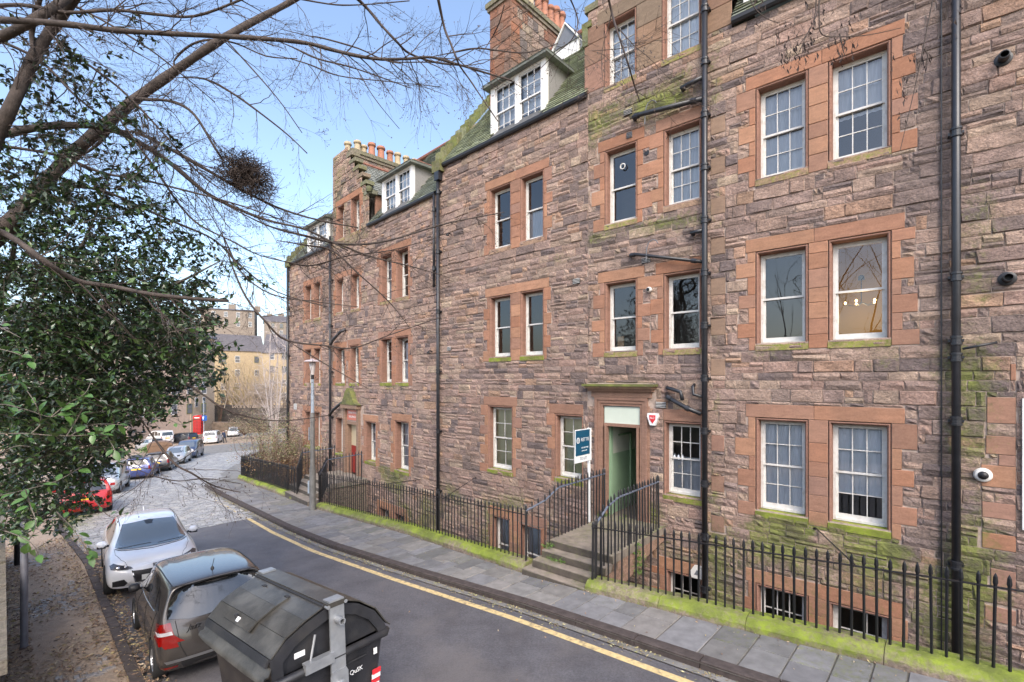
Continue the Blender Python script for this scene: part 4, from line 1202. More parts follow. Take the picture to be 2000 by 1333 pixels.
# dormers
def dormer(sec, bld, u0, u1, z0, z1, ob, zroof0, st='3x2', ridge=True, n=2):
    """white timber dormer with hipped slate roof; ob = setback of its face"""
    slp = math.tan(SL)
    dm = link('dormer', None, bld, loc=sec.P((u0+u1)/2, z0, -ob))
    f = MB(); cor = .14
    tw = u1-u0
    wins = [(u0+.17, u0+tw/2-.07), (u0+tw/2+.07, u1-.17)]
    zz0, zz1 = z0+.10, z1-.10
    fbox(f, sec, u0, wins[0][0], z0, z1, -ob-.12, -ob); fbox(f, sec, wins[0][1], wins[1][0], z0, z1, -ob-.12, -ob); fbox(f, sec, wins[1][1], u1, z0, z1, -ob-.12, -ob)
    for a, c in wins:
        fbox(f, sec, a, c, zz1, z1, -ob-.12, -ob-.003); fbox(f, sec, a, c, z0, zz0, -ob-.12, -ob+.02)
    f.build('dormer_front', M['whitewall'], dm)
    for a, c in wins:
        zm = (zz0+zz1)/2
        s = MB(); cols, rows = (int(t) for t in st.split('x'))
        for k, (za, zb, oo) in enumerate(((zm-.015, zz1, -ob-.05), (zz0, zm+.02, -ob-.09))):
            fbox(s, sec, a, a+.035, za, zb, oo-.03, oo); fbox(s, sec, c-.035, c, za, zb, oo-.03, oo); fbox(s, sec, a+.035, c-.035, za, za+.04, oo-.03, oo+.002); fbox(s, sec, a+.035, c-.035, zb-.03, zb, oo-.03, oo+.002)
            g0, g1, h0, h1 = a+.035, c-.035, za+.04, zb-.03
            for i in range(1, cols): x = g0+(g1-g0)*i/cols; fbox(s, sec, x-.009, x+.009, h0, h1, oo-.028, oo-.004)
            for j in range(1, rows): x = h0+(h1-h0)*j/rows; fbox(s, sec, g0, g1, x-.009, x+.009, oo-.030, oo-.006)
            for i in range(cols):
                for j in range(rows):
                    pa, pc = g0+(g1-g0)*i/cols, g0+(g1-g0)*(i+1)/cols; qa, qc = h0+(h1-h0)*j/rows, h0+(h1-h0)*(j+1)/rows
                    MB().add([sec.P(pa,qa,oo-.015), sec.P(pa,qc,oo-.015), sec.P(pc,qc,oo-.015), sec.P(pc,qa,oo-.015)], [(0,1,2,3)]).build('pane', M['glass'], dm)
        s.build('sash', M['whitewall'], dm)
        MB().add([sec.P(a,zz0,-ob-.2), sec.P(a,zz1,-ob-.2), sec.P(c,zz1,-ob-.2), sec.P(c,zz0,-ob-.2)], [(0,1,2,3)]).build('curtain', M['curtain'], dm)
    # cheeks
    for u in (u0+.02, u1-.02):
        bt = (z1 - zroof0)/slp + .0
        b = MB(); s_ = 1 if u < (u0+u1)/2 else -1
        b.prism([sec.P(u, z0-.05, -ob-.02), sec.P(u, z1, -ob-.02), sec.P(u, z1, -bt-.1)], sec.d*(s_*.1)); b.build('dormer_cheek', M['render'], dm)
    # hipped roof
    e = .17; zt = z1+.02; um = (u0+u1)/2; bk = (z1 - zroof0)/slp + 1.0
    hr = .62
    A = sec.P(u0-e, zt, -ob+e); B = sec.P(u1+e, zt, -ob+e); C = sec.P(u1+e, zt, -bk+.9); Dd = sec.P(u0-e, zt, -bk+.9)
    T0 = sec.P(um, zt+hr, -ob-.75); T1 = sec.P(um, zt+hr, -bk-.35); C2 = sec.P(u1+e*.4, zt+.1, -bk+.2); D2 = sec.P(u0-e*.4, zt+.1, -bk+.2)
    rf = MB()
    dn = Vector((0,0,-.06))
    rf.add([A,B,C,Dd,T0,T1,C2,D2,A+dn,B+dn,C+dn,Dd+dn], [(0,1,4),(1,2,6,5,4),(3,0,4,5,7),(0,8,9,1),(1,9,10,2),(3,11,8,0),(8,11,10,9)], 0, (.15,.16,.14,.35))
    ro = rf.build('dormer_roof', M['slate'], dm)
    # slate courses on the front hip and the two sides
    def tri_slates(p0, p1, apex0, apex1, nr):
        nm = (p1-p0).cross(apex0-p0).normalized()
        if nm.z < 0: nm = -nm
        for r in range(nr):
            t0, t1 = r/nr, (r+1.2)/nr
            t1 = min(t1, 1)
            a0, a1 = p0.lerp(apex0, t0), p1.lerp(apex1, t0); c0, c1 = p0.lerp(apex0, t1), p1.lerp(apex1, t1)
            m_ = max(1, int((a1-a0).length/.24))
            for k in range(m_):
                q0, q1 = k/m_+.01/m_, (k+1)/m_-.02/m_
                kk = rng.uniform(.75,1.25)
                v = [a0.lerp(a1,q0)+nm*.03, a0.lerp(a1,q1)+nm*.03, c0.lerp(c1,q1)+nm*.012, c0.lerp(c1,q0)+nm*.012, a0.lerp(a1,q0)+nm*.01, a0.lerp(a1,q1)+nm*.01]
                slm.add(v, [(0,1,2,3),(4,5,1,0)], 0, (.17*kk,.185*kk,.16*kk,clamp(rng.uniform(.0,.6))))
    slm = MB()
    tri_slates(A, B, T0, T0, 7); tri_slates(B, C2, T0, T1, 7); tri_slates(D2, A, T1, T0, 7)
    slm.build('slate', M['slate'], ro, kind='stuff')
    rd = MB(); rd.tube([T0+Vector((0,0,.04)), T1+Vector((0,0,.04))], .07, 7); rd.build('ridge_tile', M['ridge'], ro)
    return dm
dormer(Mi, bldA, 1.43, 3.49, 10.86, 12.52, .15, 10.84, '3x2')
dormer(L, bldB, 1.79, 3.89, 10.18, 11.62, .15, 10.06, '3x2')
dormer(L, bldB, 8.79, 11.16, 10.05, 11.45, .15, 10.0, '3x2')
dormer(R, bldA, -5.45, -3.40, 11.18, 12.85, .18, 10.98, '3x2')
# small glazed skylight box behind the main dormer
b = MB(); fbox(b, Mi, 2.05, 2.9, 13.3, 14.5, -2.5, -2.42); fbox(b, Mi, 2.0, 2.07, 13.4, 14.5, -3.6, -2.42)
b.tube([Mi.P(1.95,14.45,-2.36), Mi.P(2.45,15.1,-2.36), Mi.P(2.95,14.45,-2.36)], .035, 5)
b.build('skylight_front', M['whitewall'], bldA)
b = MB(); b.prism([Mi.P(1.97,14.45,-2.38), Mi.P(2.93,14.45,-2.38), Mi.P(2.45,15.08,-2.38)], -Mi.n*.08); b.build('skylight_gable', M['lead'], bldA)
b = MB(); fbox(b, Mi, 1.985, 1.998, 13.35, 14.45, -3.7, -2.5); b.build('skylight_side', M['lead'], bldA)
b = MB(); b.add([Mi.P(1.93,14.42,-2.4), Mi.P(2.45,15.13,-2.4), Mi.P(2.45,15.13,-4.0), Mi.P(1.93,14.42,-3.7)], [(0,1,2,3)]); b.build('skylight_glass', M['glass'], bldA)
for k in range(5):
    o = -2.5 - k*.3; b = MB(); b.tube([Mi.P(1.92,14.45,o), Mi.P(2.45,15.16,o)], .014, 5); b.build('glazing_bar', M['iron'], bldA)

# gutters
def gutter(sec, bld, u0, u1, z):
    b = MB(); prof = [(.02,.06),(.02,-.02),(.05,-.05),(.10,-.05),(.13,-.01),(.13,.06),(.115,.06),(.115,0),(.035,0),(.035,.06)]
    n = len(prof); vs = [sec.P(u0, z+h, o) for o, h in prof] + [sec.P(u1, z+h, o) for o, h in prof]
    b.add(vs, [(i, (i+1)%n, n+(i+1)%n, n+i) for i in range(n)] + [tuple(range(n)), tuple(range(n, 2*n))[::-1]])
    b.build('gutter', M['gutter'], bld)
gutter(Mi, bldA, .02, 5.5, 10.80); gutter(R, bldA, -9, -3.26, 10.93); gutter(L, bldB, .1, 4.6, 10.02); gutter(L, bldB, 7.9, 12.8, 9.96)

# drainpipes
def pipe(sec, bld, u, z0, z1, r=.052, out=.11, collars=2.0, extra=()):
    b = MB(); b.tube([sec.P(u, z0, out), sec.P(u, z1, out)], r, 14)
    b.smooth = True
    po = b.build('drainpipe', M['pipe'], bld)
    zs = []; z = z0 + .6
    while z < z1: zs.append(z); z += collars
    for z in list(zs) + list(extra):
        c = MB(); o = sec.P(u, z, out)
        c.lathe([(r,-.07),(r+.018,-.065),(r+.018,-.035),(r+.008,-.03),(r+.008,.03),(r+.02,.035),(r+.02,.065),(r,.07)], 14, o=o)
        fbox(c, sec, u-.09, u+.09, z-.02, z+.02, .0, out-.02)
        c.build('pipe_collar', M['pipe'], po)
    return po
p1 = pipe(R, bldA, -2.765, -.75, 14.0, .055, .13, 1.05)
p2 = pipe(R, bldA, -6.43, -1.5, 14.0, .054, .13, 2.15, (4.35, 4.6))
b = MB(); b.tube([R.P(-6.27,-1.5,.05), R.P(-6.27,14,.05)], .011, 6); b.build('cable', M['pipe'], bldA)
p3 = pipe(Mi, bldA, 5.60, -2.0, 10.55, .052, .12, 1.9)
p4 = pipe(L, bldB, .10, 7.0, 9.95, .04, .12, 1.9)
p5 = pipe(L, bldB, 7.86, -2.2, 10.3, .05, .14, 2.0)
p6 = pipe(L, bldB, 13.02, -2.5, 9.8, .06, .12, 2.4)
b = MB(); fbox(b, Mi, 5.48, 5.70, 10.35, 10.62, .03, .2); b.build('rainwater_head', M['pipe'], bldA)
def branch_pipe(sec, bld, pts, r, cols=()):
    b = MB(); b.tube([sec.P(*p) for p in pts], r, 12); b.smooth = True
    o = b.build('soil_pipe', M['pipe'], bld)
    for p, q in cols:
        P0, P1 = sec.P(*p), sec.P(*q)
        c = MB(); c.tube([P0, P1], r+.014, 12); c.build('pipe_collar', M['pipe'], o)
branch_pipe(R, bldA, [(-1.22,9.80,.0),(-1.24,9.80,.13),(-1.4,9.79,.15),(-2.72,9.62,.15)], .05, [((-1.26,9.80,.13),(-1.36,9.79,.14)), ((-2.5,9.645,.15),(-2.62,9.63,.15))])
branch_pipe(R, bldA, [(-1.12,6.78,.0),(-1.14,6.78,.10),(-1.3,6.77,.12),(-2.72,6.38,.12)], .035, [((-1.15,6.78,.10),(-1.25,6.77,.11)), ((-2.5,6.44,.12),(-2.6,6.41,.12))])
branch_pipe(R, bldA, [(-2.3,10.02,.0),(-2.3,10.02,.12),(-2.45,10.03,.14),(-2.72,10.05,.14)], .045)
branch_pipe(R, bldA, [(-2.5,7.0,.0),(-2.5,7.0,.12),(-2.72,7.0,.14)], .04)
branch_pipe(R, bldA, [(-1.95,3.72,.02),(-2.0,3.66,.14),(-2.4,3.45,.16),(-2.70,3.34,.15)], .045, [((-2.0,3.66,.14),(-2.08,3.62,.145)), ((-2.4,3.45,.16),(-2.47,3.42,.16))])
branch_pipe(R, bldA, [(-1.95,3.86,.02),(-2.0,3.85,.12),(-2.28,3.77,.13),(-2.33,3.6,.15)], .04)
branch_pipe(R, bldA, [(-2.52,3.92,.02),(-2.52,3.88,.10),(-2.54,3.72,.12),(-2.72,3.68,.13)], .032)
branch_pipe(R, bldA, [(-6.5,4.47,.16),(-6.86,4.55,.10)], .018)
branch_pipe(L, bldB, [(6.4,3.2,.05),(6.9,3.0,.15),(7.4,2.75,.2),(7.84,2.5,.18)], .06)
branch_pipe(L, bldB, [(6.55,6.15,.05),(6.7,6.05,.2),(7.3,5.75,.25),(7.84,5.45,.2)], .06)
# curled overflow hooks
for (u, z) in ((-1.52,9.83), (-1.55,6.85)):
    b = MB(); b.tube([R.P(u+.02, z-.28, .14), R.P(u, z, .15)] + [R.P(u-.10+.10*cos(a), z+.10+.10*sin(a), .16) for a in [.0,.4,.8,1.2,1.6,2.0,2.4,2.8]][0:0] + [R.P(u-.02-.12*(1-cos(a)), z+.14*sin(a)+.02, .16) for a in (.3,.8,1.3,1.8,2.3,2.8)], .010, 6)
    b.build('overflow_pipe', M['lead'], bldA)
# vents
M['ventw'] = mat('grey_vent', (.45,.44,.42), .6)
def vent(sec, bld, u, z, w=.17, h=.13, mt='ventw'):
    b = MB(); fbox(b, sec, u-w/2, u+w/2, z-h/2, z+h/2, .0, .035)
    v = b.build('vent_grille', M['iron'] if mt == 'ventw' else M[mt], bld)
    b = MB()
    for k in range(4):
        zz = z-h/2+.012+k*h/4
        b.prism([sec.P(u-w/2,zz,.038), sec.P(u-w/2,zz+.018,.038), sec.P(u-w/2,zz+.004,.052)], sec.d*w)
    b.build('vent_slats', M[mt], v)
vent(R, bldA, -1.05, 10.02, .2); vent(R, bldA, -1.08, 9.5, .13, .13, 'lead'); vent(R, bldA, -1.48, 6.63, .2, .13); vent(Mi, bldA, .32, 6.42, .2, .13); vent(R, bldA, -1.82, 3.48, .22, .13)
vent(Mi, bldA, 5.15, 5.0, .18, .13); vent(R, bldA, -1.52, 7.5, .01, .01)
b = MB()
b.lathe([(0,.02),(.055,.02),(.06,.015)], 16, axis='y'); 
ho = b.build('vent_hole', M['iron'], bldA); ho.location = R.P(-1.49, 8.98, .005) - worldloc(bldA); ho.rotation_euler = (0,0,atan2(R.n.y,R.n.x)-pi/2)

# flues, cameras, alarm boxes (fixed to the wall, each a thing)
def wallthing(name, label, cat, sec, u, z, mb, mats, out=.03, group=None):
    o = mb.build(name, mats, None, label=label, cat=cat, group=group)
    o.location = sec.P(u, z, out); o.rotation_euler = (0,0,atan2(sec.n.y, sec.n.x) - pi/2)
    return o
M['blackplastic'] = mat('black_plastic', (.015,.015,.017), .45)
M['camwhite'] = mat('white_plastic', (.72,.70,.66), .4)
for (u, z, lab) in ((-6.93, 8.62, 'black boiler flue on the wall right of the far drainpipe, the upper of two'), (-6.97, 5.46, 'black boiler flue on the wall right of the far drainpipe, the lower of two')):
    b = MB(); b.lathe([(.10,0),(.10,.02),(.075,.03),(.06,.03),(.06,.16),(.05,.165),(.045,.165),(.045,.03),(0,.03)], 22, axis='y'); b.smooth = False
    wallthing('boiler_flue', lab, 'flue', R, u, z, b, M['blackplastic'], .02)
b = MB(); b.lathe([(.10,0),(.105,.02),(.09,.05),(.06,.065)], 22, axis='y', m=0); b.lathe([(.06,.065),(.05,.085),(.02,.10),(0,.102)], 22, axis='y', m=1)
wallthing('security_camera', 'white dome security camera on the red quoins right of the far drainpipe', 'camera', R, -6.72, 2.62, b, [M['camwhite'], M['iron']])
b = MB(); b.lathe([(.05,0),(.06,.03),(.055,.08),(.04,.10)], 18, axis='y', m=0); b.lathe([(.04,.10),(.02,.115),(0,.118)], 18, axis='y', m=1)
wallthing('security_camera', 'small cream dome camera between the two first-floor windows above the doorway', 'camera', R, -1.57, 5.97, b, [M['camwhite'], M['iron']])
for (sec, u, z, lab) in ((Mi, 5.05, 8.55, 'small black bracket lamp high on the wall beside the middle drainpipe'), (L, .32, 4.95, 'small black bracket lamp low on the wall left of the middle drainpipe')):
    b = MB(); b.tube([(0,0,0),(0,.10,.02),(0,.14,.0)], .02, 8); b.lathe([(.02,0),(.05,-.04),(.05,-.07),(0,-.07)], 12, o=(0,.15,0))
    wallthing('wall_lamp', lab, 'lamp', sec, u, z, b, M['blackplastic'])
def textmesh(txt, size, ext=.001):
    cu = bpy.data.curves.new('t', 'FONT'); cu.body = txt; cu.size = size; cu.extrude = ext; cu.align_x = 'CENTER'; cu.align_y = 'CENTER'
    o = bpy.data.objects.new('t', cu); COL.objects.link(o)
    dg = bpy.context.evaluated_depsgraph_get()
    me = bpy.data.meshes.new_from_object(o.evaluated_get(dg)); bpy.data.objects.remove(o)
    return me
def text_on(txt, size, mtl, parent, pos, nrm, name='lettering', sx=1.0):
    """letters standing upright on a vertical face with outward normal nrm"""
    me = textmesh(txt, size); me.materials.clear(); me.materials.append(mtl)
    o = bpy.data.objects.new(name, me); COL.objects.link(o)
    o.parent = parent
    nrm = Vector(nrm).normalized(); right = Vector((0,0,1)).cross(nrm).normalized()
    mt = Matrix((( right.x, 0, nrm.x, 0), (right.y, 0, nrm.y, 0), (0, 1, 0, 0), (0,0,0,1)))
    pw = parent.matrix_basis.to_3x3() if parent.parent is None else Matrix.Identity(3)
    mt3 = Matrix(((right.x,0,nrm.x),(right.y,0,nrm.y),(0,1,0)))
    loc = Vector(pos) - worldloc(parent)
    o.matrix_basis = Matrix.Translation(pw.inverted() @ loc) @ (pw.inverted() @ mt3).to_4x4() @ Matrix.Diagonal((sx,1,1,1))
    return o
M['alarmred'] = mat('alarm_red', (.62,.03,.04), .4)
M['signwhite'] = mat('sign_white', (.80,.80,.78), .45)
M['navy'] = mat('sign_teal', (.006,.075,.14), .4)
b = MB(); pent = [(-.115,.13),(.115,.13),(.125,.06),(.06,-.13),(-.06,-.13),(-.125,.06)]
b.prism([Vector((x,0,z)) for x, z in pent], (0,.075,0))
al = wallthing('alarm_box', 'white shield-shaped alarm box with red badge right of the open doorway', 'alarm', R, -1.66, 3.17, b, M['signwhite'], .03)
b = MB(); b.prism([Vector((x,.076,z)) for x, z in [(-.07,.09),(.07,.09),(.065,.0),(0,-.09),(-.065,.0)]], (0,.008,0)); b.build('badge', M['alarmred'], al, local=True)
text_on('SLD', .062, M['signwhite'], al, R.P(-1.66,3.20,.03+.086), R.n)
b = MB(); b.prism([Vector((x,0,z)) for x, z in [(-.11,-.12),(.11,-.12),(.14,.0),(.06,.13),(-.06,.13),(-.14,.0)]], (0,.07,0))
al2 = wallthing('alarm_box', 'cream alarm box with faded triangle low down beside the near drainpipe', 'alarm', R, -2.60, .12, b, M['camwhite'], .02)
b = MB(); b.prism([Vector((x,.071,z)) for x, z in [(-.06,-.05),(.06,-.05),(0,.06)]], (0,.004,0)); b.build('badge', M['lead'], al2, local=True)
text_on('DEAN PATH', .13, M['signwhite'], dl, L.P(5.98,2.68,.035), L.n); text_on('BUILDINGS', .12, M['signwhite'], dl, L.P(5.98,2.52,.035), L.n)
b = MB(); fbox(b, L, 12.0, 12.4, 2.55, 2.85, .03, .05); b.build('street_nameplate', M['ventw'], None, label='small pale plate on the wall at the far corner of the lower house', cat='plate')
# white door panel beyond the right-hand quoins
b = MB(); fbox(b, R, -8.2, -7.115, 1.9, 3.75, .02, .06); b.build('white_door_panel', M['whitewall'], bldA)
# ================================================================ PLINTH WALLS, RAILINGS, POSTS, SIGNS
rng = random.Random(41)
def up_(p, dz): return p + Vector((0,0,dz))
def plinth(name, label, s0, s1, endL=False):
    pts = [i for i in range(int((s1-s0)/1.25)+1)]
    t = thing(name, label, 'wall', SN((s0+s1)/2, pl((s0+s1)/2), 0))
    n = max(1, round((s1-s0)/1.25)); 
    cuts = [s0 + (s1-s0)*i/n + (rng.uniform(-.12,.12) if 0 < i < n else 0) for i in range(n+1)]
    # retaining wall down to the basement area
    b = MB()
    m = max(2, int((s1-s0)/1.0))
    for i in range(m):
        a, c = s0+(s1-s0)*i/m, s0+(s1-s0)*(i+1)/m
        A, C = SN(a, pl(a)+.05), SN(c, pl(c)+.05); A2, C2 = SN(a, pl(a)+.34), SN(c, pl(c)+.34)
        lo = Vector((0,0,-2.7))
        b.add([up_(A,.1),up_(C,.1),up_(C2,.1),up_(A2,.1), A+lo, C+lo, C2+lo, A2+lo], [(3,2,6,7),(0,4,5,1)], 0, (.22,.18,.15,.5))
    b.build('retaining_wall', M['coping'], t)
    prof = [(.012,.02),(.0,.10),(.004,.175),(.075,.262),(.20,.278),(.345,.268),(.36,.10)]
    for a, c in zip(cuts, cuts[1:]):
        a += .004; c -= .004
        k = rng.uniform(.85,1.15); hh = rng.uniform(-.006,.006)
        vs = []; cs = []; nn = 7
        for i in range(nn+1):
            s = a+(c-a)*i/nn
            for j, (o, h) in enumerate(prof):
                p = SN(s, pl(s)+o+rng.uniform(-.006,.006), h+hh+rng.uniform(-.005,.005))
                e = i in (0, nn)
                if e: p = SN(s, pl(s)+o+(.01 if j in (1,2,3) else 0), h+hh-(.008 if 2 <= j <= 5 else 0))
                vs.append(p)
                mo = (.35,.45,.85,1.0,.95,.9,.5)[j] * (.82 + .5*noise.noise(Vector((s*.9, j*.4, 2))))
                cs.append((.24*k,.19*k,.15*k,clamp(mo)))
        w = len(prof)
        fs = [(i*w+j, i*w+j+1, (i+1)*w+j+1, (i+1)*w+j) for i in range(nn) for j in range(w-1)]
        fs += [tuple(range(w))[::-1], tuple(nn*w+j for j in range(w))]
        b = MB(); b.add(vs, fs, 0, cs); b.build('coping_stone', M['mossbright'], t)
    return t
plinth('plinth_wall', 'low mossy coping wall from the main doorsteps to the right edge of the photo', -3.2, 4.60)
plinth('plinth_wall', 'long low mossy coping wall between the main doorsteps and the lamp post', 6.02, 15.68)
plinth('plinth_wall', 'low mossy coping wall beyond the lamp post, ending at the railing corner', 18.2, 26.6)

# basement areas
b = MB()
b.add([SN(-6,7.2)*1, SN(6,7.2), R.P(-.2,0,0), R.P(-10,0,0)], [(0,1,2,3)])
for i in range(len(b.v)): b.v[i] = (b.v[i][0], b.v[i][1], -2.0)
b.build('basement_area', M['pit'], kind='structure')
b = MB()
b.add([SN(6,7.0), SN(16,7.2), SN(27,8.1), L.P(14,0,0), L.P(0,0,0), Mi.P(0,0,0)], [(0,1,2,3,4,5)])
for i in range(len(b.v)): b.v[i] = (b.v[i][0], b.v[i][1], -2.6)
b.build('basement_area', M['pit'], kind='structure')

# railing bar: square iron, spear tip
def bar_mesh(h, r=.0105):
    b = MB(); q = [(-r,-r),(r,-r),(r,r),(-r,r)]
    lv = [(0,1,0),(0,1,h-.13),(0,1.5,h-.105),(0,1.15,h-.04),(0,.1,h)]
    vs = [(x*s, y*s, z) for (_, s, z) in lv for x, y in q]
    fs = [(i*4+k, i*4+(k+1)%4, (i+1)*4+(k+1)%4, (i+1)*4+k) for i in range(4) for k in range(4)]
    b.add(vs, fs); return b.data('bar', M['iron'])
BAR = bar_mesh(1.03); BARS = bar_mesh(1.12)
M['railpaint'] = mat('blue_grey_rail_paint', (.10,.115,.15), .5, var=.2, vscale=20)
def bars_along(parent, pts, mesh, first_thick=True):
    for i, p in enumerate(pts):
        o = link('bar', mesh, parent, loc=p)
        o.rotation_euler = (random.uniform(-.012,.012), random.uniform(-.012,.012), random.uniform(0,.4))
        if first_thick and i in (0, len(pts)-1): o.scale = (1.5,1.5,1.0)
random.seed(9)
def railing(label, s0, s1, group=None):
    t = thing('railing', label, 'railing', SN((s0+s1)/2, pl((s0+s1)/2)+.19, .2), group=group)
    n = int((s1-s0)/.122)
    P = lambda s, h: SN(s, pl(s)+.19, h)
    bars_along(t, [P(s0+(s1-s0)*i/n, .262) for i in range(n+1)], BAR)
    b = MB(); m = max(2, int((s1-s0)/.6))
    for i in range(m):
        a, c = s0+(s1-s0)*i/m, s0+(s1-s0)*(i+1)/m
        A, C = P(a, 1.135), P(c, 1.135)
        d = (C-A).normalized(); sd = d.cross(Vector((0,0,1))).normalized()*.019
        b.add([A-sd, A+sd, C+sd, C-sd] + [up_(q,.012) for q in (A-sd, A+sd, C+sd, C-sd)], [(0,3,2,1),(4,5,6,7),(0,1,5,4),(1,2,6,5),(2,3,7,6),(3,0,4,7)])
    b.build('rail', M['iron'], t)
    return t
rl1 = railing('black spear-topped railing right of the main doorsteps, running to the right edge', -3.1, 4.50)
rl2 = railing('long black spear-topped railing between the main doorsteps and the lamp post', 6.10, 15.6)
rl3 = railing('black spear-topped railing beyond the lamp post, wrapping round the shrub corner', 18.3, 26.5)
# stays from the rails back to the house walls
def stay(par, p, q, r=.010):
    b = MB(); b.tube([p, q], r, 6); b.lathe([(0,-.03),(.03,-.03),(.03,.0),(0,.0)], 8, o=q); b.build('stay_rod', M['iron'], par)
stay(rl1, SN(.9, pl(.9)+.19, 1.14), R.P(-4.62, 1.42, .0))
stay(rl2, SN(8.9, pl(8.9)+.19, 1.13), Mi.P(3.95, 1.15, 0)); stay(rl2, SN(12.2, pl(12.2)+.19, 1.13), L.P(1.3, .62, 0)); stay(rl3, SN(20.5, pl(20.5)+.19, 1.13), L.P(9.0, .6, 0))
# corner of the far railing: solid mesh panel and the return
cor = SN(26.6, pl(26.6)+.19, 0)
ret = [SN(26.6,8.3), SN(27.6,9.4), SN(29.2,11.2), SN(31,13.2)]
b = MB()
for A, C in zip(ret, ret[1:]):
    d = (C-A).normalized(); sd = d.cross(Vector((0,0,1)))*.15
    b.add([A-sd, A+sd, C+sd, C-sd]+[up_(q,.27) for q in (A-sd, A+sd, C+sd, C-sd)], [(4,5,6,7),(0,1,5,4),(1,2,6,5),(2,3,7,6),(3,0,4,7),(0,3,2,1)], 0, (.24,.2,.15,.95))
b.build('plinth_wall', M['mossbright'], None, label='short mossy wall under the railing that turns away behind the shrub', cat='wall')
t = rl3; pts = []
for A, C in zip(ret, ret[1:]):
    m = int((C-A).length/.12)
    pts += [up_(A.lerp(C, i/m), .26) for i in range(m)]
bars_along(t, pts, BAR)
b = MB(); b.tube([up_(p, 1.15) for p in ret], .018, 6); b.build('rail', M['iron'], t)
b = MB()   # wire mesh on the corner bay
A, C = SN(25.2, pl(25.2)+.17), SN(26.6, 8.27)
for i in range(30):
    f_ = i/29; b.tube([up_(A.lerp(C,f_), .3), up_(A.lerp(C,f_), 1.13)], .007, 3)
for i in range(9): b.tube([up_(A,.32+i*.1), up_(C,.32+i*.1)], .007, 3)
A2, C2 = SN(26.6,8.33), SN(27.9,9.75)
for i in range(30):
    f_ = i/29; b.tube([up_(A2.lerp(C2,f_), .3), up_(A2.lerp(C2,f_), 1.13)], .007, 3)
b.build('wire_mesh', M['iron'], t)

# railings up the main steps
def step_rail(label, pts, hr, closed=None):
    """pts: list of (point, base z); hr rail height above base"""
    t = thing('step_railing', label, 'railing', pts[0])
    out = []; acc = 0
    for A, C in zip(pts, pts[1:]):
        l = (Vector((C.x,C.y,0))-Vector((A.x,A.y,0))).length; m = max(1, round(l/.125))
        out += [A.lerp(C, i/m) for i in range(m)]
    out.append(pts[-1])
    bars_along(t, out, BARS)
    b = MB(); b.tube([up_(p, hr) for p in pts], .020, 8); b.build('handrail', M['railpaint'], t)
    return t
step_rail('black railing with pale handrail on the left side of the main doorsteps', [SN(6.08, pl(6.08)+.16, .25), R.P(-.50,.70,2.40), R.P(-.57,.90,2.05), R.P(-.57,.905,.22)], .98)
step_rail('black railing with pale handrail on the right side of the main doorsteps', [R.P(-1.80,.50,2.80), R.P(-1.84,.80,2.35), R.P(-1.86,.90,2.0), R.P(-1.86,.905,.25)], .98)
step_rail('black railing on the near side of the lower house entrance bridge', [SN(15.75, pl(15.75)+.19, .2), L.P(4.75,.10,1.6), L.P(4.75,.17,.25)], .98)
step_rail('black railing on the far side of the lower house entrance bridge', [SN(18.1, pl(18.1)+.19, .2), L.P(7.15,.10,1.6), L.P(7.15,.17,.25)], .98)

# weeds on the steps
M['weed'] = mat('weed_green', (.10,.19,.03), .6, var=.3, vscale=30)
def weed(name, label, pts, n, r, rng, size=.03):
    b = MB()
    for i in range(n):
        c = rng.choice(pts); p = c + Vector((rng.gauss(0,r), rng.gauss(0,r), abs(rng.gauss(0,r*.7))))
        leaf_geo(b, p, size*rng.uniform(.6,1.4), Vector((0,0,1)), rng, None) if False else b.add([p, p+Vector((rng.uniform(-1,1),rng.uniform(-1,1),rng.uniform(.0,.8)))*size*.6, p+Vector((rng.uniform(-1,1),rng.uniform(-1,1),rng.uniform(.2,1)))*size, p+Vector((rng.uniform(-1,1),rng.uniform(-1,1),rng.uniform(-.3,.6)))*size*.6], [(0,1,2,3)])
    b.build(name, M['weed'], None, label=label, cat='weed')
weed('weed_patch', 'green weeds growing at the left front corner of the landing', [R.P(-.62,.80,2.40), R.P(-.55,.78,2.45), R.P(-.8,.64,2.55), R.P(-1.0,.64,2.55)], 260, .05, rng)
weed('trailing_weed', 'bright green trailing plant hanging off the right side of the landing', [R.P(-1.94,.86,1.4), R.P(-1.98,.72,1.45), R.P(-1.98,.60,1.4), R.P(-1.98,.48,1.42), R.P(-1.97,.34,1.42)], 520, .055, rng)
weed('weed_patch', 'green weeds sprouting along the doorway threshold', [R.P(-.6,.92,.2), R.P(-1.0,.92,.15), R.P(-.5,.92,.3)], 150, .05, rng)

# to-let board tied to the left step railing
b = MB()
tb = thing('to_let_sign', 'tall teal and white TO LET board on a white post beside the doorway', 'sign', R.P(-.54,.92,.85))
b = MB(); b.obox(R.P(-.53,.92,.82), R.d*-.045, R.n*.045, (R.d*.03)+Vector((0,0,2.05))); b.build('post', M['signwhite'], tb)
nn_ = -R.d
o = .86
def bq(o0, o1, z0, z1, th, c0=0.0):
    b = MB(); b.obox(R.P(-.515,z0,o0) + nn_*(.045+c0), R.n*(o1-o0), nn_*th, Vector((0,0,z1-z0))); return b
bq(.80,1.45,2.27,2.97,.012).build('board', M['signwhite'], tb)
bq(.88,1.43,2.42,2.95,.005,.012).build('panel', M['navy'], tb)
fp = lambda oo, z: R.P(-.515, z, oo) + nn_*(.045+.0185)
text_on('RETTIE', .105, M['signwhite'], tb, fp(1.07,2.745), nn_)
text_on('0131 622 4160', .044, M['signwhite'], tb, fp(1.08,2.575), nn_)
text_on('rettie.co.uk', .046, M['signwhite'], tb, fp(1.10,2.515), nn_)
text_on('TO LET', .085, M['navy'], tb, R.P(-.515,2.345,1.13)+nn_*(.045+.014), nn_)
b = MB(); cc_ = fp(1.345,2.74)
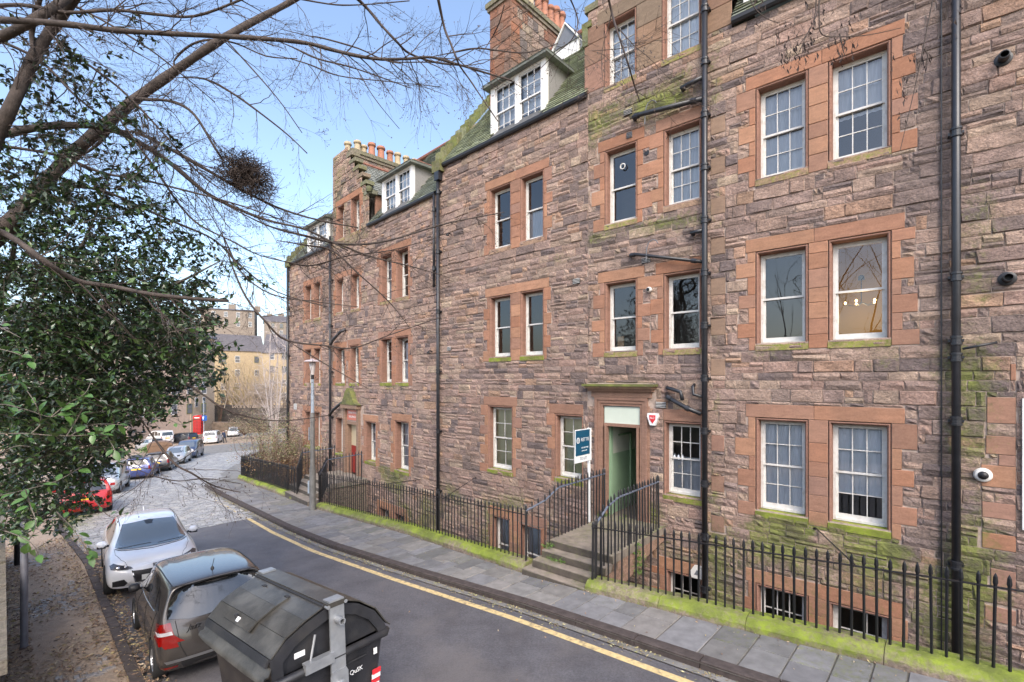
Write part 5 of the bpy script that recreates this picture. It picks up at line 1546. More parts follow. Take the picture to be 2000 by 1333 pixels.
ring = [cc_ - R.n*(.062*cos(2*pi*k/24)) + Vector((0,0,.062*sin(2*pi*k/24))) for k in range(24)]
b.prism(ring, nn_*.003); b.build('logo_disc', M['signwhite'], tb)
b = MB()
for k in range(5):
    x = -.036+k*.018; h = .03+.012*(2-abs(k-2))
    b.obox(cc_ - R.n*x + nn_*.0032 - Vector((0,0,h)), R.n*.008, nn_*.002, Vector((0,0,2*h)))
b.build('logo_bars', M['navy'], tb)

# lamp post
M['lampgrey'] = mat('lamp_steel', (.13,.125,.115), .6, var=.25, vscale=6)
M['lampblue'] = mat('galvanised_shaft', (.30,.35,.40), .5, var=.15, vscale=5)
M['lampglass'] = mat('frosted_lamp_cone', (.55,.50,.47), .3)
M['lamphat'] = mat('lamp_hat', (.45,.38,.38), .45)
lb = SN(15.52, pl(15.5)-.14, .10)
lp = thing('lamp_post', 'tall grey street lamp with flat hat standing on the pavement before the lower house', 'street lamp', lb)
b = MB(); b.lathe([(.115,0),(.115,.02),(.10,.05),(.098,1.35),(.072,1.5),(.068,3.15),(.05,3.2),(.05,3.21)], 20); b.smooth = True; b.build('lower_shaft', M['lampgrey'], lp, local=True)
b = MB(); b.lathe([(.055,3.2),(.045,4.30),(.045,4.32)], 16); b.smooth = True; b.build('upper_shaft', M['lampblue'], lp, local=True)
b = MB(); b.lathe([(.046,4.30),(.05,4.31),(.05,4.45),(.045,4.46)], 16); b.build('neck', M['iron'], lp, local=True)
b = MB(); b.lathe([(.05,4.45),(.075,4.62),(.11,4.86),(.0,4.87)], 18); b.smooth = True; b.build('lantern_cone', M['lampglass'], lp, local=True)
b = MB(); b.lathe([(.0,4.99),(.03,4.985),(.06,4.955),(.20,4.93),(.27,4.89),(.27,4.875),(.1,4.88)], 26); b.smooth = True; b.build('hat', M['lamphat'], lp, local=True)
b = MB(); b.lathe([(.012,4.98),(.012,5.03),(0,5.035)], 8); b.build('finial', M['iron'], lp, local=True)
b = MB(); b.box((-.14,-.05,.55),(-.09,.05,.95)); b.box((-.12,-.03,2.3),(-.1,.03,2.72)); b.build('service_plate', M['lampblue'], lp, local=True)

# grey pole on the left verge, and a darker stub further along
pb_ = SN(10.18, .22, .03)
b = MB(); b.lathe([(.055,0),(.05,.03),(.044,.04),(.044,3.6),(.0,3.61)], 16); b.smooth = True
po = b.build('sign_pole', mat('grey_pole', (.12,.12,.14), .55, var=.2, vscale=8), None, loc=pb_, label='slim grey pole standing in the leaf litter at the left edge', cat='pole')
pb2 = SN(16.3, .25, .03)
b = MB(); b.lathe([(.07,0),(.065,1.0),(.075,1.02),(.05,1.08),(0,1.1)], 14); b.smooth = True
b.build('bollard', M['iron'], None, loc=pb2, label='dark post behind the slim grey pole, half hidden by leaves', cat='bollard')

# boundary wall on the left
class WSec(Sec):
    def __init__(s, B, d, n): s.B = Vector(B); s.d = Vector(d); s.n = Vector(n)
WO = SN(6.5, -.05); WO.z = 0
wd_ = Vector((-.7306,.683,0)); wn_ = Vector((.683,.7306,0))
W = WSec(WO, wd_, wn_)
wl_ = thing('boundary_wall', 'old mossy stone boundary wall along the left verge', 'wall', WO + wd_*3 - wn_*.3)
b = MB()
b.obox(WO + Vector((0,0,-1.2)) - wn_*.45, wd_*10.3, wn_*.45, Vector((0,0,2.45)), 0, (.15,.13,.105,0))
b.build('core', M['coping'], wl_)
z = -.9; rgw = random.Random(51); n_i = 0; rest = MB()
def moss_w(sec, u, z): return 0
_m = moss
def moss(sec, u, z):
    if sec is W: return clamp(.22 + .5*noise.noise(Vector((u*1.5, z*.8, 4))))
    return _m(sec, u, z)
while z < 1.15:
    h = rgw.uniform(.14,.28); u = 0
    while u < 10.2:
        w = rgw.uniform(.22,.6)
        c = rgw.choice([(.24,.205,.16),(.19,.165,.13),(.27,.235,.19),(.14,.12,.10)])
        k = rgw.uniform(.8,1.2)
        bb = MB() if (u < 9 and n_i < 220) else rest
        face_stone(bb, W, u, min(u+w,10.25), z, z+h, rgw.uniform(.02,.06), .018, rgw, (c[0]*k,c[1]*k,c[2]*k), gap=.008)
        if bb is not rest: bb.build('stone', M['stone'], wl_); n_i += 1
        u += w
    z += h
if rest.v: rest.build('stone', M['stone'], wl_, kind='stuff')
for i in range(17):
    b = MB(); o_ = WO + wd_*(i*.6+.01) + Vector((0,0,z)) - wn_*.5
    b.obox(o_, wd_*.58, wn_*.58, Vector((0,0,rgw.uniform(.10,.14))), 0, (.20,.175,.14,rgw.uniform(.05,.4))); b.build('coping_stone', M['coping'], wl_)
# ================================================================ VEHICLES AND BINS
def carpaint(name, col, metal=.0, rough=.28, dirt=None):
    return mat('paint_'+name, col, rough, metal=metal, coat=.8, spec=.5, dirt=dirt or tuple(c*.7+.04 for c in col), dscale=1.3, damt=.35)
M['carglass'] = mat('tinted_car_glass', (.012,.014,.016), .03, spec=.9, coat=1.0)
M['tyre'] = mat('tyre_rubber', (.018,.018,.018), .85)
M['alloy'] = mat('alloy_rim', (.35,.35,.36), .35, metal=.8)
M['trim'] = mat('black_trim', (.02,.02,.022), .5)
M['chrome'] = mat('chrome', (.6,.6,.62), .15, metal=1.0)
M['redlens'] = mat('red_lens', (.19,.003,.002), .15, coat=1)
M['clearlens'] = mat('clear_lens', (.40,.38,.38), .1, coat=1)
M['darklens'] = mat('smoked_lens', (.06,.06,.07), .08, coat=1)
M['plate_y'] = mat('yellow_plate', (.75,.50,.02), .4)
M['plate_w'] = mat('white_plate', (.75,.75,.72), .4)
M['well'] = mat('wheel_well', (.006,.006,.006), .9)

def car_shell(P, sub=2):
    """P: stations list of (x, zb, z_sill_w, zs, zbelt, ztop, w, wbelt, wtop); ends with profile tables; returns evaluated mesh data (smooth)"""
    rows = 10
    def ring(st, ys=1.0, xs=None):
        x, zb, zsh, zbelt, ztop, w, wb, wt = st
        gh = ztop > zbelt+.15
        z = [zb, zb, zb+.10, (zb+.10+zsh)/2, zsh, zbelt, ztop-.11*gh, ztop-.025*gh, ztop-.008, ztop]
        y = [0, w*.86, w*.975, w, w*.985, wb, (wt+.035) if gh else wt, (wt-.03) if gh else wt*.85, wt*.55, 0]
        out = []
        for k in range(rows):
            xx = x if xs is None else xs(z[k], ys)
            out.append((xx, y[k]*ys, z[k]))
        return out
    rings = []
    fr, re = P['front'], P['rear']
    sts = P['st']         # rear to front
    rings.append(ring(sts[0], 0.0, lambda z, ys: re(z) + 0))
    rings.append(ring(sts[0], .5, lambda z, ys: re(z) + P.get('rc', .03)*.3))
    rings.append(ring(sts[0], .93, lambda z, ys: re(z) + P.get('rc', .03)*1.2))
    for st in sts[1:-1]: rings.append(ring(st))
    rings.append(ring(sts[-1], .88, lambda z, ys: fr(z) - P.get('fc', .08)*1.5))
    rings.append(ring(sts[-1], .5, lambda z, ys: fr(z) - P.get('fc', .08)*.35))
    rings.append(ring(sts[-1], 0.0, lambda z, ys: fr(z)))
    bm = bmesh.new()
    vg = []
    for rg_ in rings:
        col = []
        for k, (x, y, z) in enumerate(rg_):
            if abs(y) < 1e-6:
                v = bm.verts.new((x, 0, z)); col.append((v, v))
            else:
                col.append((bm.verts.new((x, y, z)), bm.verts.new((x, -y, z))))
        vg.append(col)
    def quad(vs):
        u = []
        for v in vs:
            if v not in u: u.append(v)
        if len(u) >= 3:
            try: bm.faces.new(u)
            except ValueError: pass
    for i in range(len(vg)-1):
        for k in range(rows-1):
            a, b_, c, d = vg[i][k], vg[i][k+1], vg[i+1][k+1], vg[i+1][k]
            quad([a[0], d[0], c[0], b_[0]]); quad([a[1], b_[1], c[1], d[1]])
    bmesh.ops.recalc_face_normals(bm, faces=bm.faces)
    me = bpy.data.meshes.new('shell'); bm.to_mesh(me); bm.free()
    ob = bpy.data.objects.new('tmp', me); COL.objects.link(ob)
    m = ob.modifiers.new('s', 'SUBSURF'); m.levels = sub; m.render_levels = sub
    dg = bpy.context.evaluated_depsgraph_get()
    out = bpy.data.meshes.new_from_object(ob.evaluated_get(dg))
    bpy.data.objects.remove(ob)
    return out

def cut_wells(me, wheels, r, wy, mats, depth=.30):
    ob = bpy.data.objects.new('tmp', me); COL.objects.link(ob)
    me.materials.clear()
    for mt in mats: me.materials.append(mt)
    cut = []
    for wx in wheels:
        for s in (-1, 1):
            b = MB(); b.lathe([(0,-depth/2-.1),(r,-depth/2-.1),(r,depth/2+.2),(0,depth/2+.2)], 26, axis='y')
            cm = b.data('c', mats); 
            cm.polygons.foreach_set('material_index', [1]*len(cm.polygons))
            bmc = bmesh.new(); bmc.from_mesh(cm); bmesh.ops.remove_doubles(bmc, verts=bmc.verts, dist=1e-5); bmesh.ops.recalc_face_normals(bmc, faces=bmc.faces); bmc.to_mesh(cm); bmc.free()
            c = bpy.data.objects.new('cut', cm); COL.objects.link(c)
            c.location = (wx, s*(wy), r*.92) if s > 0 else (wx, -wy, r*.92)
            if s < 0: c.rotation_euler = (0,0,pi)
            cut.append(c)
            m = ob.modifiers.new('b', 'BOOLEAN'); m.operation = 'DIFFERENCE'; m.object = c; m.solver = 'EXACT'
    dg = bpy.context.evaluated_depsgraph_get()
    out = bpy.data.meshes.new_from_object(ob.evaluated_get(dg))
    for c in cut + [ob]: bpy.data.objects.remove(c)
    return out

def patch(bvh, poly, axis, side, off=.004, res=.05, close=True):
    """polygon in the side (x,z), end (y,z) or top (x,y) view, laid on the shell as a thin skin. returns MB"""
    bm = bmesh.new()
    vs = [bm.verts.new((p[0], p[1], 0)) for p in poly]
    f = bm.faces.new(vs)
    # subdivide the outline first
    es = list(bm.edges)
    for e in es:
        n = int(e.calc_length()/res)
        if n > 0: bmesh.ops.subdivide_edges(bm, edges=[e], cuts=n)
    bmesh.ops.triangulate(bm, faces=bm.faces)
    for _ in range(4):
        long_ = [e for e in bm.edges if e.calc_length() > res*1.6]
        if not long_: break
        bmesh.ops.subdivide_edges(bm, edges=long_, cuts=1)
        bmesh.ops.triangulate(bm, faces=bm.faces)
        bmesh.ops.beautify_fill(bm, faces=bm.faces, edges=[e for e in bm.edges if not e.is_boundary])
    bm.verts.ensure_lookup_table()
    out = MB(); nv = []
    for v in bm.verts:
        p, q = v.co.x, v.co.y
        if axis == 'y': o, d = Vector((p, side*3, q)), Vector((0,-side,0))
        elif axis == 'x': o, d = Vector((side*6, p, q)), Vector((-side,0,0))
        else: o, d = Vector((p, q, 4)), Vector((0,0,-1))
        h = bvh.ray_cast(o, d)
        if h[0] is None:
            h = bvh.find_nearest(Vector((p, side*.8, q)) if axis == 'y' else (Vector((side*2, p, q)) if axis == 'x' else Vector((p,q,1.5))))
        nv.append((h[0] + h[1]*off) if h[1] is not None else h[0])
    bm.verts.index_update()
    fs = [tuple(v.index for v in f.verts) for f in bm.faces]
    out.add(nv, fs)
    out.smooth = True
    # orientation
    if fs:
        a, b_, c = (Vector(nv[i]) for i in fs[0][:3])
        nrm = (b_-a).cross(c-a); want = {'y': Vector((0,side,0)), 'x': Vector((side,0,0)), 'z': Vector((0,0,1))}[axis]
        if nrm.dot(want) < 0: out.f = [f[::-1] for f in out.f]
    bm.free()
    return out
def seam(bvh, pts, axis, side, w=.006, off=.002):
    """thin dark shut line laid on the shell"""
    P = []
    for (a, c), (d, e) in zip(pts, pts[1:]):
        n = max(1, int(math.hypot(d-a, e-c)/.05))
        P += [(a+(d-a)*i/n, c+(e-c)*i/n) for i in range(n)]
    P.append(pts[-1])
    out = []
    for (p, q) in P:
        if axis == 'y': o, dd = Vector((p, side*3, q)), Vector((0,-side,0))
        elif axis == 'x': o, dd = Vector((side*6, p, q)), Vector((-side,0,0))
        else: o, dd = Vector((p, q, 4)), Vector((0,0,-1))
        h = bvh.ray_cast(o, dd)
        if h[0] is not None: out.append(h[0] + h[1]*off)
    b = MB()
    if len(out) > 1: b.tube(out, w*.5, 4, cap=True)
    return b

def wheel(parent, x, y, r, w, side, spokes=5, loc_z=None, simple=False):
    t = MB(); n = 22 if not simple else 14
    prof = [(r*.62,-w/2+.01),(r*.70,-w/2),(r*.93,-w/2),(r,-w/2+.03),(r,w/2-.03),(r*.93,w/2),(r*.70,w/2),(r*.62,w/2-.015)]
    t.lathe(prof, n, axis='y'); t.smooth = True
    wh = t.build('wheel', M['tyre'], parent, local=True, loc=(x, y, r))
    rm = MB(); q = side*(w/2-.012)
    rm.lathe([(r*.66, q-side*.05),(r*.66,q),(r*.60,q+side*.004),(r*.56,q-side*.035)], n, axis='y')
    rm.lathe([(0,q-side*.01),(r*.12,q-side*.012),(r*.14,q-side*.04)], 12, axis='y')
    for k in range(spokes):
        a = 2*pi*k/spokes + .3
        for da in ((-.12,.12) if spokes < 8 else (0,)):
            p0 = Vector((cos(a)*r*.10, q-side*.03, sin(a)*r*.10)); p1 = Vector((cos(a+da)*r*.60, q-side*.02, sin(a+da)*r*.60))
            rm.tube([p0, p1], [r*.07, r*.055], 5)
    rm.build('rim', M['alloy'], wh, local=True)
    dk = MB(); dk.lathe([(0,q-side*.06),(r*.6,q-side*.06)], n, axis='y'); dk.build('brake_disc', M['well'], wh, local=True)
    return wh

def both(f):
    for s in (-1, 1): f(s)
def mirror_poly(poly, s): return poly

def add_patch(car, bvh, name, poly, axis, side, mtl, off=.004, res=.06):
    return patch(bvh, poly, axis, side, off, res).build(name, mtl, car, local=True)
def add_seam(car, bvh, pts, axis, side, w=.007, name='panel_gap', mtl=None):
    b = seam(bvh, pts, axis, side, w)
    if b.v: b.build(name, mtl or M['well'], car, local=True)

def place(car, cx, cy, ang, sc=.84):
    car.scale = (sc, sc, sc)
    car.location = (cx, cy, 0)
    d = Vector((cos(ang), sin(ang), 0))
    zf, zr = gz(cx + d.x*1.3, cy + d.y*1.3), gz(cx - d.x*1.3, cy - d.y*1.3)
    l_ = Vector((-d.y, d.x, 0))
    zl, zq = gz(cx + l_.x*.7, cy + l_.y*.7), gz(cx - l_.x*.7, cy - l_.y*.7)
    car.location.z = (zf+zr)/2 + .004
    pitch = -atan2(zf-zr, 2.6); roll = atan2(zl-zq, 1.4)
    car.rotation_euler = (Matrix.Rotation(ang, 3, 'Z') @ Matrix.Rotation(pitch, 3, 'Y') @ Matrix.Rotation(roll, 3, 'X')).to_euler()
    return car

def lerp_tab(tab):
    def f(z):
        if z <= tab[0][0]: return tab[0][1]
        for (a, x), (b, y) in zip(tab, tab[1:]):
            if z <= b: return x + (y-x)*(z-a)/(b-a)
        return tab[-1][1]
    return f

# station: x, zbottom, zshoulder, zbelt, ztop, w, wbelt, wtop
HATCH = dict(L=3.9, st=[(-1.93,.25,.80,.97,1.42,.81,.77,.60), (-1.80,.20,.85,1.03,1.48,.84,.80,.63), (-1.45,.18,.84,1.02,1.52,.845,.80,.635), (-.9,.18,.82,1.00,1.54,.845,.80,.64), (-.2,.18,.80,.97,1.54,.845,.795,.635),
              (.45,.18,.78,.93,1.47,.845,.76,.57), (.95,.18,.76,.90,1.22,.845,.75,.55), (1.28,.18,.73,.86,.98,.84,.73,.55), (1.6,.20,.66,.76,.83,.80,.68,.5), (1.93,.24,.58,.66,.70,.70,.60,.45)],
             rear=lerp_tab([(.2,-1.80),(.35,-1.94),(.6,-1.95),(.85,-1.90),(1.0,-1.86),(1.45,-1.60),(1.55,-1.45)]), front=lerp_tab([(.2,1.82),(.35,1.93),(.55,1.95),(.70,1.86),(.85,1.7)]), rc=.05, fc=.10)
def jazz():
    P = HATCH
    sh = car_shell(P, 2)
    paint = carpaint('brown_grey', (.070,.061,.055), metal=.5, rough=.26)
    bvh = BVHTree.FromPolygons([v.co.copy() for v in sh.vertices], [tuple(p.vertices) for p in sh.polygons])
    car = thing('parked_car', 'brown-grey hatchback seen from behind, parked between the white car and the large bin', 'car', (0,0,0), group='cars parked along the kerb')
    body = cut_wells(sh, (-1.25, 1.25), .335, .80, [paint, M['well']])
    body.polygons.foreach_set('use_smooth', [True]*len(body.polygons))
    link('body', body, car, local=True)
    G = M['carglass']
    for s in (-1, 1):
        add_patch(car, bvh, 'side_window', [(-.42,.99),(.30,.965),(.20,1.20),(.02,1.37),(-.10,1.405),(-.40,1.425)], 'y', s, G)
        add_patch(car, bvh, 'side_window', [(-1.20,1.04),(-.50,.995),(-.48,1.425),(-.85,1.42),(-1.05,1.36)], 'y', s, G)
        add_patch(car, bvh, 'side_window', [(-1.50,1.10),(-1.25,1.045),(-1.11,1.33),(-1.22,1.30)], 'y', s, G)
        add_patch(car, bvh, 'side_window', [(.38,.965),(.80,.93),(.30,1.20)], 'y', s, G)
        add_patch(car, bvh, 'pillar_trim', [(-.50,.985),(-.42,.985),(-.40,1.43),(-.48,1.43)], 'y', s, M['trim'], off=.003)
        add_seam(car, bvh, [(-.46,.30),(-.46,.98)], 'y', s); add_seam(car, bvh, [(.55,.35),(.58,.7),(.42,.95)], 'y', s); add_seam(car, bvh, [(-1.12,.62),(-1.30,.85),(-1.42,1.06)], 'y', s)
        add_seam(car, bvh, [(-1.0,.28),(.6,.28)], 'y', s); add_seam(car, bvh, [(-1.22,1.028),(.85,.915)], 'y', s, .018, 'window_moulding', M['chrome'])
        add_patch(car, bvh, 'door_handle', [(-1.08,.84),(-.88,.835),(-.88,.865),(-1.08,.87)], 'y', s, paint, off=.022, res=.03)
        add_patch(car, bvh, 'door_handle', [(-.36,.82),(-.16,.815),(-.16,.845),(-.36,.85)], 'y', s, paint, off=.022, res=.03)
        add_patch(car, bvh, 'tail_light', [(-1.60,.98),(-1.72,.93),(-1.84,.86),(-1.90,.68),(-1.80,.66),(-1.66,.78)], 'y', s, M['redlens'], off=.008, res=.03)
        ys = [s*v for v in (.83,.66,.62,.57,.74,.83)]
        zz = [.97,.975,.78,.61,.62,.75]
        add_patch(car, bvh, 'tail_light', list(zip(ys, zz)), 'x', -1, M['redlens'], off=.010, res=.03)
        add_patch(car, bvh, 'reversing_lens', list(zip([s*.82, s*.65, s*.635, s*.81], [.855,.85,.80,.805])), 'x', -1, M['clearlens'], off=.014, res=.03)
        add_seam(car, bvh, [(-1.62,s*.60),(-1.1,s*.615),(-.2,s*.615),(.35,s*.59)], 'z', 1, .02, 'roof_moulding', M['trim'])
        add_patch(car, bvh, 'reflector', list(zip([s*.78, s*.58, s*.58, s*.78], [.335,.335,.30,.30])), 'x', -1, M['redlens'], off=.006, res=.04)
    add_patch(car, bvh, 'rear_window', [(-.70,1.03),(-.42,.96),(.42,.96),(.70,1.03),(.665,1.25),(.58,1.42),(-.58,1.42),(-.665,1.25)], 'x', -1, G, off=.014, res=.04)
    add_patch(car, bvh, 'windscreen', [(-.66,.98),(.66,.98),(.52,1.40),(-.52,1.40)], 'x', 1, G)
    add_seam(car, bvh, [(-.60,.985),(-.55,.62),(-.46,.40),(.46,.40),(.55,.62),(.60,.985)], 'x', -1, .010)
    add_seam(car, bvh, [(-.56,1.455),(.56,1.455)], 'x', -1, .012)
    add_patch(car, bvh, 'plate_recess', [(-.34,.88),(.34,.88),(.30,.66),(-.30,.66)], 'x', -1, M['trim'], off=.004)
    add_patch(car, bvh, 'number_plate', [(-.24,.775),(.24,.775),(.24,.685),(-.24,.685)], 'x', -1, M['plate_y'], off=.02, res=.1)
    add_patch(car, bvh, 'bumper_lip', [(-.75,.43),(.75,.43),(.72,.385),(-.72,.385)], 'x', -1, M['alloy'], off=.008)
    add_patch(car, bvh, 'bumper_vent', [(-.55,.37),(.55,.37),(.5,.25),(-.5,.25)], 'x', -1, M['trim'], off=.006)
    b = MB(); b.tube([(-1.86,.05,1.01),(-1.90,.02,1.0),(-1.84,-.28,1.10),(-1.835,-.36,1.12)], .010, 6); b.build('rear_wiper', M['trim'], car, local=True)
    b = MB(); b.lathe([(.03,0),(.025,.02),(.012,.04),(.004,.05)], 10, o=(-1.35,0,1.515)); b.tube([(-1.35,0,1.56),(-1.50,0,1.72)], .005, 5); b.build('antenna', M['trim'], car, local=True)
    for s in (-1, 1):
        b = MB(); b.lathe([(0,-.09),(.05,-.085),(.075,-.05),(.08,.03),(.05,.075),(0,.085)], 12, axis='y', o=(.52,s*.89,1.0)); b.smooth = True
        b.tube([(.52,s*.76,.96),(.52,s*.86,.98)], .02, 6); b.build('door_mirror', M['trim'], car, local=True)
    for x in (-1.25, 1.25):
        for s in (-1, 1): wheel(car, x, s*.745, .305, .19, s, 7)
    me = textmesh('Jazz', .115, .002); me.materials.clear(); me.materials.append(M['chrome'])
    sh_ = Matrix(((1,.35,0,0),(0,1,0,0),(0,0,1,0),(0,0,0,1))); me.transform(sh_)
    o = link('badge', me, car, local=True, loc=(-1.918,.36,.845)); o.rotation_euler = (radians(90)-.08, 0, radians(-90))
    h = bvh.ray_cast(Vector((-6,.36,.845)), Vector((1,0,0)))
    if h[0] is not None: o.location.x = h[0].x - .012
    return car
jz = jazz()

MAZ = dict(L=4.46, st=[(-2.2,.28,.82,.98,1.15,.80,.72,.60), (-2.0,.22,.88,1.02,1.26,.87,.78,.60), (-1.6,.18,.87,1.0,1.36,.895,.79,.58), (-.9,.18,.84,.98,1.44,.895,.81,.61), (-.2,.18,.82,.96,1.45,.895,.81,.61),
              (.35,.18,.80,.94,1.38,.895,.80,.60), (.85,.18,.79,.93,1.16,.895,.775,.60), (1.22,.18,.78,.90,.98,.893,.77,.62), (1.65,.19,.72,.83,.91,.88,.76,.60), (1.98,.20,.64,.74,.82,.85,.72,.52), (2.2,.24,.56,.64,.70,.72,.62,.45)],
             rear=lerp_tab([(.2,-2.1),(.4,-2.22),(.8,-2.2),(1.0,-2.1),(1.2,-1.9)]), front=lerp_tab([(.2,2.08),(.35,2.20),(.55,2.23),(.68,2.17),(.8,2.02)]), rc=.08, fc=.15)
def mazda():
    P = MAZ
    sh = car_shell(P, 2)
    paint = mat('paint_pearl_white', (.82,.82,.83), .25, coat=.8, dirt=(.55,.54,.53), dscale=1.5, damt=.25)
    bvh = BVHTree.FromPolygons([v.co.copy() for v in sh.vertices], [tuple(p.vertices) for p in sh.polygons])
    car = thing('parked_car', 'white hatchback facing the camera, parked nearest behind the brown-grey hatchback', 'car', (0,0,0), group='cars parked along the kerb')
    body = cut_wells(sh, (-1.35, 1.35), .355, .85, [paint, M['well']])
    body.polygons.foreach_set('use_smooth', [True]*len(body.polygons))
    link('body', body, car, local=True)
    G = mat('grey_windscreen', (.10,.115,.12), .04, spec=.9, coat=1.0)
    for s in (-1, 1):
        add_patch(car, bvh, 'side_window', [(-.55,.985),(.35,.965),(.62,.95),(.30,1.19),(.0,1.33),(-.50,1.355)], 'y', s, M['carglass'])
        add_patch(car, bvh, 'side_window', [(-1.45,1.04),(-.62,.99),(-.57,1.355),(-.95,1.34),(-1.30,1.21)], 'y', s, M['carglass'])
        add_patch(car, bvh, 'pillar_trim', [(-.62,.985),(-.55,.985),(-.50,1.36),(-.57,1.36)], 'y', s, M['trim'], off=.003)
        add_seam(car, bvh, [(-.58,.30),(-.58,.97)], 'y', s); add_seam(car, bvh, [(.72,.30),(.80,.6),(.70,.93)], 'y', s)
        add_patch(car, bvh, 'door_handle', [(-.46,.83),(-.26,.825),(-.26,.855),(-.46,.86)], 'y', s, paint, off=.022, res=.03)
        # headlight wraps the corner: seen from the front
        add_patch(car, bvh, 'headlight', list(zip([s*v for v in (.80,.73,.60,.44,.40,.50,.66,.78)], [.735,.775,.735,.675,.640,.625,.640,.67])), 'x', 1, M['darklens'], off=.008, res=.03)
        for cy, r in ((.66,.040),(.53,.032)):
            h = bvh.ray_cast(Vector((6, s*cy, .685)), Vector((-1,0,0)))
            if h[0] is not None:
                b = MB(); b.lathe([(0,.012),(r*.6,.014),(r,.006),(r*1.2,.0)], 16, axis='x', o=(h[0].x, s*cy, .675)); b.smooth = True; b.build('headlight_lamp', M['chrome'], car, local=True)
        add_patch(car, bvh, 'bumper_grille', list(zip([s*v for v in (.76,.56,.50,.56,.76)], [.42,.44,.35,.28,.30])), 'x', 1, M['trim'], off=.006, res=.04)
        add_seam(car, bvh, [(1.10,s*.70),(1.5,s*.69),(1.85,s*.60),(2.05,s*.44)], 'z', 1, .008)
        b = MB(); b.lathe([(0,-.10),(.055,-.09),(.08,-.04),(.08,.05),(.05,.09),(0,.10)], 14, axis='y', o=(.60,s*.92,1.0)); b.smooth = True; b.build('door_mirror', paint, car, local=True)
        b = MB(); b.tube([(.60,s*.78,.95),(.60,s*.90,.95)], .028, 8); b.lathe([(0,-.085),(.06,-.08),(.07,.08),(0,.085)], 10, axis='y', o=(.595,s*.92,.965)); b.build('mirror_arm', M['trim'], car, local=True)
        add_seam(car, bvh, [(-1.3,s*.565),(-.2,s*.575),(.30,s*.565)], 'z', 1, .018, 'roof_moulding', M['trim'])
    add_patch(car, bvh, 'windscreen', [(-.68,.965),(-.35,.94),(0,.935),(.35,.94),(.68,.965),(.60,1.14),(.52,1.34),(0,1.37),(-.52,1.34),(-.60,1.14)], 'x', 1, G, off=.014, res=.04)
    add_patch(car, bvh, 'grille', [(-.42,.60),(.42,.60),(.36,.36),(-.36,.36)], 'x', 1, M['trim'], off=.006)
    add_seam(car, bvh, [(-.42,.605),(-.37,.35),(.37,.35),(.42,.605)], 'x', 1, .03, 'grille_chrome', M['chrome'])
    add_patch(car, bvh, 'number_plate', [(-.26,.50),(.26,.50),(.26,.39),(-.26,.39)], 'x', 1, M['plate_w'], off=.014, res=.1)
    add_seam(car, bvh, [(-.68,.95),(-.3,.925),(0,.915),(.3,.925),(.68,.95)], 'x', 1, .022, 'cowl', M['trim'])
    add_patch(car, bvh, 'sensor_housing', [(-.09,1.36),(.09,1.36),(.06,1.30),(-.06,1.30)], 'x', 1, M['trim'], off=.02, res=.05)
    for y0, y1 in ((-.62,-.02),(.10,.66)):
        b = seam(bvh, [(y0,.955+.02*abs(y0)),(y1,.975)], 'x', 1, .018, .018); b.build('wiper', M['trim'], car, local=True)
    b = MB(); b.prism([(-1.50,0,1.375),(-1.32,0,1.40),(-1.44,0,1.47)], (0,.02,0)); b.build('shark_fin', paint, car, local=True)
    for x in (-1.35, 1.35):
        for s in (-1, 1): wheel(car, x, s*.80, .32, .205, s, 10)
    add_patch(car, bvh, 'badge', [(-.06,.69),(.06,.69),(.05,.62),(-.05,.62)], 'x', 1, M['chrome'], off=.010, res=.05)
    return car
mz = mazda()
place(jz, -4.86, 7.36, radians(133.6), .815)
place(mz, -8.03, 10.51, radians(311.5), .85)

